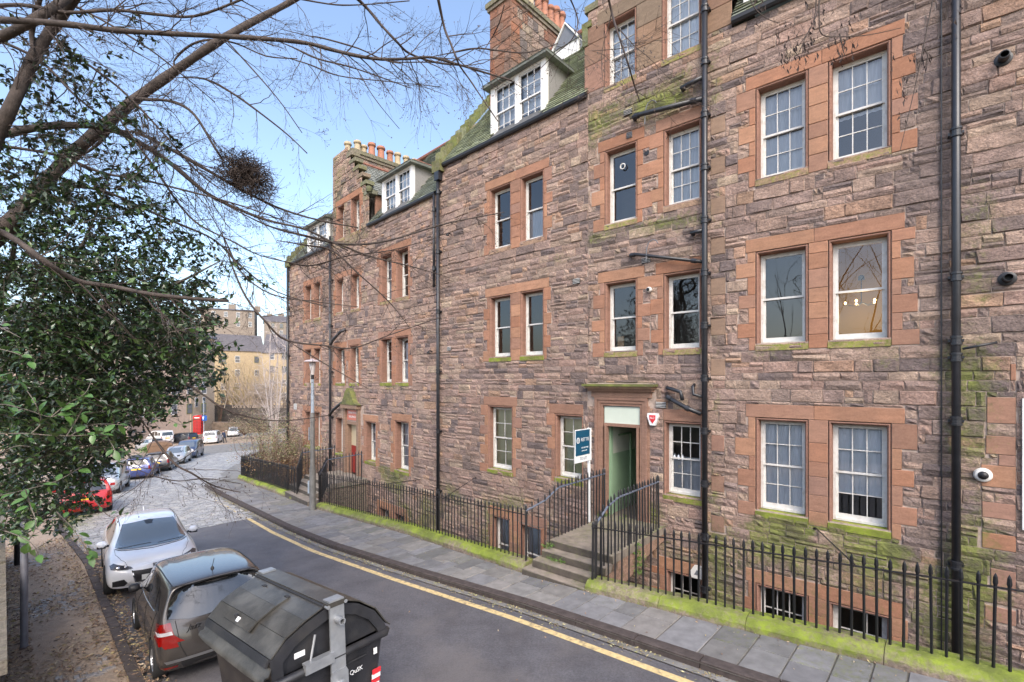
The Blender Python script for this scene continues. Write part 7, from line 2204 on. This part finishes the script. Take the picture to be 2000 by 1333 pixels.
# ---------------------------------------- holly
M['holly'] = mat('holly_leaf', (.03,.05,.02), .30, spec=.6, attr=True)
M['laurel'] = mat('bright_leaf', (.065,.135,.028), .36, var=.35, vscale=14, spec=.5)
def leaf_curved(b, p, d, nrm, l, w, col=None, seg=3):
    d = d.normalized(); sd = d.cross(nrm).normalized(); nrm = sd.cross(d)
    prof = [0, .75, 1.0, .7, 0][: seg+2] if seg == 3 else [0, 1, 0]
    n = len(prof)
    vs = []; 
    for i, q in enumerate(prof):
        t = i/(n-1); c = p + d*l*t - nrm*l*.18*t*t
        vs += [c - sd*w*.5*q + nrm*w*.14*q, c, c + sd*w*.5*q + nrm*w*.14*q]
    fs = []
    for i in range(n-1):
        a = i*3
        if i == 0: fs += [(a+1,a+4,a+3),(a+1,a+5,a+4)]
        elif i == n-2: fs += [(a,a+1,a+4),(a+1,a+2,a+4)]
        else: fs += [(a,a+1,a+4,a+3),(a+1,a+2,a+5,a+4)]
    b.add(vs, fs, 0, col)
hl_ = thing('holly_tree', 'large glossy dark green holly overhanging the verge on the left', 'tree', SN(11.5, -1.0, 0))
fol = MB(); hb = MB()
DISC = [(60,620,125,1),(160,600,115,1),(262,600,100,1),(345,625,75,.9),(395,655,50,.7),(90,740,130,1.1),(210,725,110,1.1),(315,725,75,1),(50,850,110,1.1),(160,845,95,1.1),(240,810,55,.8),(215,880,42,.55),(75,950,75,1),(150,960,55,.8),(325,775,42,.8),
        (40,430,120,.5),(150,450,110,.46),(255,475,95,.40),(345,520,70,.42),(395,560,45,.34),(50,310,95,.24),(140,335,85,.2),(235,390,75,.2),(320,440,60,.18),(430,480,45,.10),(100,200,90,.18),(200,240,80,.16),(280,300,70,.16),(60,100,90,.15),(150,100,80,.10),(260,70,60,.07),
        (470,535,26,.28),(525,545,18,.2),(400,720,38,.55),(375,690,40,.7),(30,1010,50,.9),(110,1010,40,.6)]
GC = [(.028,.056,.016),(.022,.043,.016),(.038,.074,.020),(.017,.033,.014),(.058,.10,.024),(.028,.048,.022)]
cl = []
for (cx, cy, r, w) in DISC:
    n = int(r*r*w*.024)
    for _ in range(n):
        a = rng.random()*2*pi; q = r*sqrt(rng.random())
        px, py = cx+cos(a)*q, cy+sin(a)*q
        Y = rng.uniform(4.7, 7.6) if w > .5 else rng.uniform(5.2, 7.0)
        if py > 900: Y = rng.uniform(5.4, 8.0)
        cl.append((px, py, Y, w))
for (px, py, Y, w) in cl:
    c = at(px, py, Y)
    if c.z < gz(c.x, c.y) + .9: continue
    stem = Vector((rng.gauss(.5,.6), rng.gauss(0,.6), rng.gauss(-.05,.4))).normalized()
    L0 = rng.uniform(.14,.30)
    hb.tube([c - stem*L0, c, c + stem*L0*.6], [.0035,.003,.0012], 3, cap=False)
    for k in range(rng.randint(10, 16)):
        t = rng.uniform(-1, .6); p = c + stem*L0*t
        d = (stem*.5 + Vector((rng.gauss(0,1), rng.gauss(0,1), rng.gauss(-.15,.8)))).normalized()
        nr = Vector((rng.gauss(0,.55), rng.gauss(-.1,.55), 1)).normalized()
        if abs(nr.dot(d)) > .95: continue
        l = rng.uniform(.055,.095); g_ = rng.choice(GC); kk = rng.uniform(.7,1.35)
        leaf_curved(fol, p, d, nr, l, l*rng.uniform(.42,.6), (g_[0]*kk, g_[1]*kk, g_[2]*kk, 0), seg=2)
fol.build('foliage', M['holly'], hl_, kind='stuff')
hb.build('twigs', M['twig'], hl_, kind='stuff')
for pp in ([SN(11.5,-1.0,-.1), SN(11.4,-.9,1.5), at(60,620,6.4), at(160,480,6.2), at(230,300,6.0)], [SN(11.5,-1.0,.2), at(40,900,7.2), at(140,800,6.6), at(280,700,6.2), at(400,640,6.0)], [SN(11.5,-1.0,.8), at(0,600,6.8), at(40,420,6.4), at(110,250,6.2)], [at(40,900,7.2), at(120,880,6.6), at(230,880,6.2)], [at(140,800,6.6), at(230,760,6.2), at(330,770,6.0)], [at(60,620,6.4), at(200,600,6.0), at(330,560,6.0), at(430,510,6.0)]):
    S = smooth_path(pp, 4); b = MB(); b.tube(S, [.045*(1-.93*i/(len(S)-1))+.002 for i in range(len(S))], 8); b.smooth = True; b.build('branch', M['bark2'], hl_)

# bright-leaved branches close to the camera at the lower left
br = thing('leafy_branch', 'bright green round-leaved sprays reaching in from the left edge in front of the holly', 'branch', at(-60,860,3.0))
lm_ = []
for v in range(4):
    b = MB(); leaf_curved(b, Vector((0,0,0)), Vector((1,0,0)), Vector((0,0,1)), .066, .030*(1+.12*v), None, 3); b.smooth = True
    b.data_ = b.data('leaf', M['laurel']); lm_.append(b.data_)
SPR = [([(-60,850),(20,847),(60,848),(130,852),(195,848)],3.0,14), ([(-60,905),(-10,890),(30,872),(60,873)],2.9,4), ([(-60,800),(0,790),(50,800),(100,815),(125,800)],3.0,16), ([(-60,745),(-10,735),(25,728)],2.9,6), ([(-60,975),(0,968),(50,957),(110,940),(160,912)],3.2,15),
       ([(100,815),(130,790),(165,770),(178,745)],3.0,9), ([(130,852),(150,820),(165,790)],3.0,8), ([(195,848),(210,855),(225,880)],3.0,7), ([(50,957),(60,990),(70,1030),(40,1080)],3.1,12), ([(140,850),(180,830),(240,830)],3.2,6),
       ([(-60,1030),(0,1035),(60,1060),(80,1100)],3.0,8), ([(110,1000),(140,1030),(160,1060),(180,1090)],3.4,11), ([(230,905),(270,915)],3.3,0), ([(-60,690),(-20,680),(30,690),(60,705)],3.1,7), ([(60,848),(80,825),(70,790),(50,760)],2.95,10), ([(-60,620),(0,640),(40,660)],3.2,4), ([(330,650),(380,640),(430,635),(470,632)],4.6,12), ([(370,720),(400,700),(430,660)],4.6,8), ([(180,970),(215,1010),(250,1000)],3.6,4), ([(330,820),(355,830),(372,822)],4.4,7)]
for pp, Y, nl in SPR:
    S = smooth_path([at(x,y,Y + .05*sin(i*2.1)) for i, (x, y) in enumerate(pp)], 4)
    b = MB(); b.tube(S, [.0042*(1-.6*i/len(S)) for i in range(len(S))], 5, cap=False); b.build('twig', M['bark2'], br)
    for k in range(nl):
        i = min(len(S)-2, int(len(S)*(.15+.85*(k+.5)/max(nl,1))))
        a = (S[i+1]-S[i]).normalized()
        d = (a*.5 + Vector((rng.gauss(0,.7), rng.gauss(0,.7), rng.gauss(0,.6)))).normalized()
        nr = Vector((rng.gauss(0,.5), rng.gauss(-.35,.4), 1)).normalized()
        sd = d.cross(nr).normalized(); nr = sd.cross(d)
        o = link('leaf', rng.choice(lm_), br, loc=S[i] + d*.008 + Vector((0,0,rng.gauss(0,.008))))
        o.rotation_euler = Matrix((d, -sd, nr)).transposed().to_euler()
        k_ = rng.uniform(.8,1.35)*(1.0 if Y < 4 else .95); o.scale = (k_,k_,k_)

# ---------------------------------------- shrub behind the far railing
M['shrubleaf'] = mat('shrub_leaf', (.2,.2,.1), .8, attr=True)
M['stem'] = mat('brown_stems', (.14,.08,.055), .85, var=.3, vscale=9)
sh_ = thing('shrub', 'straggly brown and green shrub behind the railing at the far corner', 'shrub', SN(23.5, 9.4, 0))
lf, stm = MB(), MB()
for i in range(150):
    s0 = rng.uniform(20.3, 28.6); n0 = rng.uniform(8.5, 11.2)
    b0 = SN(s0, n0, .05); top = SN(s0+rng.gauss(0,.8), n0+rng.gauss(0,.55), rng.uniform(1.4,3.1))
    if s0 < 21.5: top.z -= .7
    mid = (b0+top)/2 + Vector((rng.gauss(0,.25), rng.gauss(0,.25), 0))
    S = smooth_path([b0, mid, top], 3); stm.tube(S, [.014*(1-.75*j/len(S)) for j in range(len(S))], 4, cap=False)
    for k in range(120):
        t = rng.uniform(.35, 1); j = min(len(S)-1, int(t*len(S)))
        p = S[j] + Vector((rng.gauss(0,.2), rng.gauss(0,.2), rng.gauss(0,.16)))
        c = rng.choice([(.24,.26,.10),(.30,.27,.14),(.34,.25,.16),(.20,.13,.09),(.14,.19,.07),(.40,.34,.22),(.26,.15,.11)]) if p.z > gz(p.x,p.y)+1.15 else rng.choice([(.33,.20,.09),(.28,.17,.08),(.22,.13,.08),(.36,.25,.12)])
        leaf_geo(lf, p, rng.uniform(.06,.13), Vector((0,0,1)), rng, (*c, 0))
for i in range(900):
    b0 = SN(rng.uniform(20.3,27.5), rng.uniform(8.5,10.8), rng.uniform(.3,1.3))
    stm.tube([b0, b0+Vector((rng.gauss(0,.2),rng.gauss(0,.2),rng.uniform(.1,.5)))], [.006,.002], 3, cap=False)
lf.build('foliage', M['shrubleaf'], sh_, kind='stuff'); stm.build('stems', M['stem'], sh_, kind='stuff')

# dark climbing plant round the lower entrance
cl_ = thing('climbing_plant', 'dark leafy climber round the bridge railings below the red door', 'climber', L.P(4.6,-1,.8))
b = MB()
for i in range(1500):
    p = L.P(rng.uniform(3.6,5.1), rng.uniform(-2.3,.25), rng.uniform(.2,1.7))
    c = rng.choice([(.02,.035,.015),(.03,.05,.02),(.05,.09,.03),(.015,.02,.012)])
    leaf_geo(b, p, rng.uniform(.05,.1), Vector((0,0,1)), rng, (*c,0))
b.build('foliage', M['shrubleaf'], cl_, kind='stuff')
# ================================================================ FAR END OF THE STREET
rng = random.Random(99)
def stone_mat(name, col, col2, sc=.9):
    m = mat(name, col, .95, var=.2, vscale=3, col2=col2, bump=.01, bscale=8, detail=8)
    nt = m.node_tree; N, L_ = nt.nodes, nt.links
    return m
M['far_sand'] = stone_mat('far_sandstone', (.58,.44,.31), (.42,.31,.22))
M['far_pink'] = stone_mat('far_pink_stone', (.46,.35,.28), (.34,.26,.21))
M['far_grey'] = stone_mat('far_grey_stone', (.30,.25,.20), (.20,.165,.14))
M['far_ochre'] = stone_mat('far_ochre_harling', (.47,.365,.22), (.37,.285,.185))
M['far_slate'] = mat('far_slate', (.11,.10,.105), .8, var=.25, vscale=2)
M['farglass'] = mat('far_window_glass', (.10,.11,.13), .15, spec=.8)
def far_house(label, px0, px1, ytop, Y0, Y1, depth, mtl, roof=None, rh=0.0, wins=(), zb=-6.0, chim=(), hip=False, cornerx=None):
    """front wall seen between columns px0..px1; Y0/Y1 distances of its two ends; ytop = eaves row at px0"""
    A = at(px0, ytop, Y0); B = at(px1, ytop, Y1); zt = A.z; B.z = zt
    d = (B-A); d.z = 0; Lh = d.length; d.normalize()
    nrm = Vector((d.y, -d.x, 0))
    if nrm.dot(A) > 0: nrm = -nrm
    t = thing('far_house', label, 'building', Vector((A.x, A.y, zb)))
    base = Vector((A.x, A.y, zb))
    b = MB(); b.obox(base, d*Lh, -nrm*depth, Vector((0,0,zt-zb))); b.build('wall', mtl, t)
    if roof:
        b = MB(); e = .3
        r0 = Vector((A.x,A.y,zt)) + nrm*e - d*e; r1 = r0 + d*(Lh+2*e); b0 = r0 - nrm*(depth+2*e); b1 = r1 - nrm*(depth+2*e)
        m0 = (r0+b0)/2 + Vector((0,0,rh)); m1 = (r1+b1)/2 + Vector((0,0,rh))
        if hip: m0 += d*depth*.4; m1 -= d*depth*.4
        b.add([r0,r1,m1,m0,b0,b1], [(0,1,2,3),(5,4,3,2),(4,0,3),(1,5,2),(0,4,5,1)]); b.build('roof', roof, t)
    for (wx, wy, ww, wh) in wins:     # metres along the wall from A, height above base top reference (below eaves), size
        c = Vector((A.x,A.y,zt)) + d*wx - Vector((0,0,wy)) + nrm*.02
        b = MB(); b.obox(c - d*(ww/2+.06) - Vector((0,0,.06)), d*(ww+.12), nrm*.05, Vector((0,0,wh+.12))); wo = b.build('window', M['whitewall'] if rng.random() < .5 else M['dressed'], t)
        b = MB()
        for k in range(2):
            b.obox(c - d*(ww/2) + Vector((0,0,k*wh/2+.03)) + nrm*.04, d*ww, nrm*.02, Vector((0,0,wh/2-.06)))
        b.build('pane', M['farglass'], wo)
    for (cx_, w_, h_) in chim:
        c = Vector((A.x,A.y,zt)) + d*cx_ - nrm*(depth*.5) + Vector((0,0,rh*.5))
        b = MB(); b.obox(c, d*w_, -nrm*1.0, Vector((0,0,h_))); ch = b.build('chimney', mtl, t)
        for q in range(3):
            b = MB(); b.lathe([(.14,0),(.11,.6),(0,.6)], 8, o=c + d*(w_*(q+.5)/3) - nrm*.5 + Vector((0,0,h_))); b.build('chimney_pot', M['potbuff'], ch)
    return t
wr = lambda xs, ys, w, h: [(x, y, w, h) for x in xs for y in ys]
far_house('pale sandstone house with narrow windows standing behind the red telephone box', 373, 419, 655, 70, 77, 9, M['far_sand'], M['far_slate'], 3.0, wins=wr([1.4,3.6], [4.6,7.6,10.6,13.2], .7,1.3), zb=-5.5)
far_house('grey-brown stone wing joined to the left of the pale sandstone house', 250, 372, 690, 62, 70, 8, M['far_pink'], M['far_slate'], 2.5, wins=wr([1.5,3.7,6,8.3,10.5], [2.5,5.5,8.4], .75,1.35), zb=-5)
far_house('long ochre-harled block with slate roof closing the view, left part', 395, 514, 684, 118, 126, 10, M['far_ochre'], M['far_slate'], 4.6, wins=wr([4.5,7.6,12,15], [2.9,6.4,9.9,13.2], 1.0,1.6), zb=-9)
far_house('ochre-harled gable wing at the right of the long ochre block', 513, 575, 690, 112, 114, 12, M['far_ochre'], M['far_slate'], 5.0, wins=wr([2.0,4.6], [1.5,4.6,7.8,10.9], .9,1.5), zb=-9)
far_house('tall brown stone tenement rising above the slate roofs in the distance', 392, 497, 603, 175, 182, 12, M['far_grey'], M['far_slate'], 1.2, wins=wr([4,8,12,16], [2.6,6.0], 1.1,1.8), zb=-5, chim=[(1,2,2.2),(8,2.5,2.4),(17,2,2.2)])
far_house('distant hilltop houses with cream chimneys left of the terrace corner', 516, 575, 628, 185, 190, 10, M['far_grey'], M['far_slate'], 3.0, wins=wr([3,6,9], [2.4,5.2], 1.1,1.8), zb=-5, chim=[(1.0,2.0,2.2),(5.0,2.2,2.4),(8.5,2,2.0)])
far_house('stone cottage half hidden behind the holly at the left', 60, 250, 640, 52, 60, 8, M['far_pink'], M['far_slate'], 3, wins=wr([2,4.5,7,9.5], [2.5,5.2,8], .8,1.3), zb=-5)

# dark retaining wall with terraces between the pale house and the terrace corner
b = MB(); A, B = at(418, 792, 82), at(600, 790, 80)
b.obox(Vector((A.x,A.y,-6)), Vector((B.x-A.x,B.y-A.y,0)), Vector((0,1.5,0)), Vector((0,0,A.z+6)))
b.build('retaining_wall', mat('dark_rubble', (.09,.075,.065), .95, var=.4, vscale=1.2, bump=.05, bscale=3), None, label='dark stone retaining wall at the bend below the ochre block', cat='wall')
b = MB(); A, B = at(415, 825, 74), at(520, 828, 72)
b.obox(Vector((A.x,A.y,-6)), Vector((B.x-A.x,B.y-A.y,0)), Vector((0,1,0)), Vector((0,0,A.z+6)))
b.build('garden_wall', mat('brown_rubble', (.17,.13,.10), .95, var=.4, vscale=1.5, bump=.05, bscale=3), None, label='low brown rubble wall beside the road bend', cat='wall')
hill = MB(); rngh = random.Random(4)
nx, ny = 40, 8; vs = []
for j in range(ny+1):
    for i in range(nx+1):
        x = -320 + 420*i/nx; y = 140 + 180*j/ny
        z = -5 + 16*(j/ny)**.8 + 2.5*noise.noise(Vector((x*.02, y*.02, 0)))
        vs.append((x, y, z if j else -9))
hill.add(vs, [(j*(nx+1)+i, j*(nx+1)+i+1, (j+1)*(nx+1)+i+1, (j+1)*(nx+1)+i) for j in range(ny) for i in range(nx)])
hill.build('hillside', mat('hillside_green', (.07,.075,.035), .95, var=.4, vscale=.2), kind='structure')

# far bushes and bare trees
def bush(name, label, c, r, h, n, cols, rng, cat='bush'):
    t = thing(name, label, cat, c); b = MB()
    for i in range(n):
        u = Vector((rng.gauss(0,1), rng.gauss(0,1), rng.gauss(0,1))).normalized()*rng.random()**.33
        k = 1 + .35*noise.noise(Vector((u.x*2, u.y*2, u.z*2+c.x)))
        p = c + Vector((u.x*r*k, u.y*r*k, h*.5 + u.z*h*.5*k))
        leaf_geo(b, p, rng.uniform(.12,.28), Vector((0,0,1)), rng, (*rng.choice(cols), 0))
    b.build('foliage', M['shrubleaf'], t, kind='stuff')
    s = MB(); 
    for i in range(10): s.tube([c, c+Vector((rng.gauss(0,r*.4), rng.gauss(0,r*.4), h*.8))], [.04,.01], 4, cap=False)
    s.build('stems', M['stem'], t, kind='stuff'); return t
bush('bush', 'dark evergreen bush against the corner of the pale sandstone house', at(430,842,76)+Vector((0,0,0)), .9, 7, 700, [(.03,.045,.02),(.05,.06,.03)], rng)
bush('bush', 'brown and green bush beyond the white people carrier at the bend', at(478,850,62), 2.6, 2.4, 1500, [(.15,.14,.07),(.2,.14,.1),(.1,.12,.05)], rng)
bush('bush', 'brown twiggy bush below the dark retaining wall', at(505,846,50), 2.8, 2.6, 1800, [(.24,.18,.12),(.2,.14,.1),(.16,.17,.08),(.3,.22,.16)], rng)
bush('bush', 'yellow-brown foliage in front of the ochre block', at(446,800,84), 3.6, 9, 1500, [(.30,.22,.09),(.24,.17,.07),(.16,.16,.06)], rng)
bush('bush', 'bright green low hedge behind the brown dome-topped bin', ground_at(292,890)+Vector((-.5,1.0,0)), 1.0, .9, 800, [(.14,.26,.05),(.10,.18,.04)], rng)
bt2 = thing('birch_tree', 'pale leafless birch with white stems left of the terrace corner', 'tree', at(535,850,46))
tw2 = MB()
for (px, py, r) in ((528,650,.09),(545,690,.08),(512,700,.07),(556,720,.07),(500,760,.05),(540,640,.06),(560,660,.06)):
    base_ = at(536+rng.uniform(-4,4), 860, 46); top = at(px, py, 46+rng.uniform(-1,1)); mid = (base_+top)/2 + Vector((rng.gauss(0,.35),0,0))
    S = smooth_path([base_, mid, top], 4); b = MB(); b.tube(S, [r*(1-.8*i/len(S)) for i in range(len(S))], 6); b.smooth = True; b.build('branch', M['palebark'], bt2)
    for k in range(34):
        i = rng.randint(2, len(S)-1); grow(S[i], Vector((rng.gauss(0,1), rng.gauss(0,.5), rng.uniform(.1,1.2))), rng.uniform(.7,1.9), .018, 1, rng, .0, tw2, .12)
tw2.build('twigs', M['palebark'], bt2, kind='stuff')
for (px, Y, col, lab) in ((470,90,(.36,.27,.14),'golden-twigged bare tree in front of the ochre block'),(520,70,(.30,.24,.19),'grey-brown bare thicket in front of the ochre gable wing')):
    t3 = thing('bare_tree', lab, 'tree', at(px, 800, Y)); tb3 = MB()
    for k in range(85):
        grow(at(px+rng.gauss(0,30), 797, Y), Vector((rng.gauss(0,.5), rng.gauss(0,.3), 1)), rng.uniform(5,10) if px < 500 else rng.uniform(3,7), .06, 2, rng, 0, tb3, .10)
    tb3.build('twigs', mat('golden_twigs', col, .8), t3, kind='stuff')

# telephone box
def phonebox(pos, ang):
    t = thing('telephone_box', 'red telephone box standing by the pale sandstone house at the bend', 'telephone box', pos, ang); t.scale = (1.0,1.0,1.0)
    w, h = .46, 2.15
    b = MB(); b.box((-w,-w,0),(w,w,.14)); b.build('base', M['phonered'], t, local=True)
    b = MB()
    for sx in (-1,1):
        for sy in (-1,1): b.box((sx*w-.06 if sx > 0 else -w, sy*w-.06 if sy > 0 else -w, .14), (sx*w if sx > 0 else -w+.06, sy*w if sy > 0 else -w+.06, h))
    for sy in (-1,1):
        y0 = sy*(w-.03)
        for k in range(9): z = .30+k*.2; b.box((-w+.06,y0-.015,z-.02),(w-.06,y0+.015,z+.02)); b.box((y0-.015,-w+.06,z-.02),(y0+.015,w-.06,z+.02))
        for x in (-.22,.22): b.box((x-.015,y0-.015,.14),(x+.015,y0+.015,h)); b.box((y0-.015,x-.015,.14),(y0+.015,x+.015,h))
    b.build('frame', M['phonered'], t, local=True)
    b = MB(); b.box((-w+.05,-w+.05,.2),(w-.05,w-.05,h-.05)); b.build('pane', mat('phone_glass', (.30,.04,.04), .2), t, local=True)
    b = MB(); b.box((-w-.02,-w-.02,h),(w+.02,w+.02,h+.26)); b.build('fascia', M['phonered'], t, local=True)
    b = MB(); b.box((-.33,-w-.03,h+.07),(.33,-w-.02,h+.19)); b.build('sign_panel', M['signwhite'], t, local=True)
    b = MB(); n = 10
    for a_ in (0,):
        pr = [(-w-.02,h+.26)] + [(-(w+.0)*cos(pi*k/n), h+.28+.17*sin(pi*k/n)) for k in range(n+1)] + [(w+.02,h+.26)]
        b.prism([(x,-w,z) for x, z in pr], (0,2*w,0))
    b.build('domed_roof', M['phonered'], t, local=True)
M['phonered'] = mat('telephone_red', (.55,.012,.012), .4)
pb = at(387, 848, 66); pb.z = at(387,848,66).z
phonebox(pb, .25)
# blue sign on its pole
t = thing('road_sign', 'blue square sign with white arrow on a grey pole beside the telephone box', 'sign', at(398,850,63))
b = MB(); p0 = at(398,850,63); b.tube([p0, Vector((p0.x,p0.y,at(398,782,63).z))], .045, 8); b.build('pole', M['lampblue'], t)
c = at(399.5,817,62.9); b = MB(); b.obox(c+Vector((-.32,0,-.34)), (.64,0,0), (0,-.03,0), (0,0,.68)); b.build('plate', mat('sign_blue', (.01,.09,.36), .4), t)
b = MB(); y = c.y-.035; b.prism([(c.x-.22,y,c.z-.2),(c.x-.10,y,c.z-.2),(c.x-.10,y,c.z+.08),(c.x-.02,y,c.z+.08),(c.x-.16,y,c.z+.26),(c.x-.30,y,c.z+.08),(c.x-.22,y,c.z+.08)], (0,-.01,0)); b.build('arrow', M['signwhite'], t)

# person beside the white people carrier
def person(pos, ang):
    t = thing('person', 'person in dark navy clothes standing bent over beside the white people carrier', 'person', pos, ang)
    J = [((0,0,.86),.135),((0,.04,1.12),.15),((0,.14,1.34),.155),((0,.19,1.46),.06),((0,.25,1.58),.095),((0,.26,1.68),.085),
         ((-.10,0,.80),.095),((-.12,.06,.46),.07),((-.12,-.02,.09),.048),((-.12,.13,.04),.04),((.10,0,.80),.095),((.14,-.06,.46),.07),((.16,-.16,.09),.048),((.16,-.01,.04),.04),
         ((-.19,.15,1.36),.065),((-.24,.18,1.08),.05),((-.16,.38,.96),.035),((-.12,.46,.94),.03),((.19,.15,1.36),.065),((.25,.2,1.10),.05),((.18,.40,1.0),.035),((.13,.48,1.0),.03)]
    E = [(0,1),(1,2),(2,3),(3,4),(4,5),(0,6),(6,7),(7,8),(8,9),(0,10),(10,11),(11,12),(12,13),(2,14),(14,15),(15,16),(16,17),(2,18),(18,19),(19,20),(20,21)]
    me = bpy.data.meshes.new('person_body'); me.from_pydata([j[0] for j in J], E, [])
    o = bpy.data.objects.new('tmp', me); COL.objects.link(o)
    m = o.modifiers.new('s', 'SKIN')
    for v, (p, r) in zip(me.skin_vertices[0].data, J): v.radius = (r, r)
    me.skin_vertices[0].data[0].use_root = True
    o.modifiers.new('ss', 'SUBSURF').levels = 2
    dg = bpy.context.evaluated_depsgraph_get(); out = bpy.data.meshes.new_from_object(o.evaluated_get(dg)); bpy.data.objects.remove(o)
    cl, sk, hr = mat('navy_jacket', (.02,.03,.06), .8), mat('skin', (.45,.27,.20), .6), mat('dark_hair', (.03,.02,.015), .8)
    jn = mat('dark_trousers', (.03,.03,.035), .85)
    for mt in (cl, sk, hr, jn): out.materials.append(mt)
    for p in out.polygons:
        c = p.center
        p.material_index = 2 if (c.z > 1.62 or (c.z > 1.54 and c.y < .22)) else (1 if (c.z > 1.47 or c.y > .43) else (3 if c.z < .82 else 0))
    out.polygons.foreach_set('use_smooth', [True]*len(out.polygons))
    link('body', out, t, local=True)
    return t
pp_ = ground_at(438.5, 866); pr_ = person(pp_, 1.2); pr_.scale = (.9,.9,.9)

# unseen wooded bank opposite the terrace, added so its windows reflect dark ground
bk = MB(); vs = []; NX, NY = 60, 10; cs = []
for j in range(NY+1):
    for i in range(NX+1):
        s = -45 + 62*i/NX; n = -4.6 - 22*j/NY
        p = SN(s, n, .0); t_ = j/NY
        p.z += 7.0*t_**.75 + 1.6*noise.noise(Vector((s*.3, n*.3, 1)))*min(1, t_*4) + .5*noise.noise(Vector((s, n, 2)))*min(1, t_*4)
        vs.append(p)
bk.add(vs, [(j*(NX+1)+i, (j+1)*(NX+1)+i, (j+1)*(NX+1)+i+1, j*(NX+1)+i+1) for j in range(NY) for i in range(NX)])
bk.build('reflection_bank', mat('reflection_bank_ground', (.05,.055,.028), .95, var=.5, vscale=1.2, col2=(.10,.075,.05)), kind='structure')
gt = MB(); gr_ = random.Random(8)  # saplings also added out of view, for the upper panes to reflect
for k in range(26):
    s = gr_.uniform(-24, 8); n = gr_.uniform(-5, -16); p = SN(s, n, 7.0*clamp((-n-2.7)/22)**.75)
    grow(p, Vector((gr_.gauss(0,.15), gr_.gauss(0,.15), 1)), gr_.uniform(5, 9), gr_.uniform(.04,.08), 2, gr_, 0, gt, .08)
gt.build('reflection_saplings', M['twig'], None, label='bare saplings growing on the wooded bank behind the camera', cat='trees', kind='stuff')
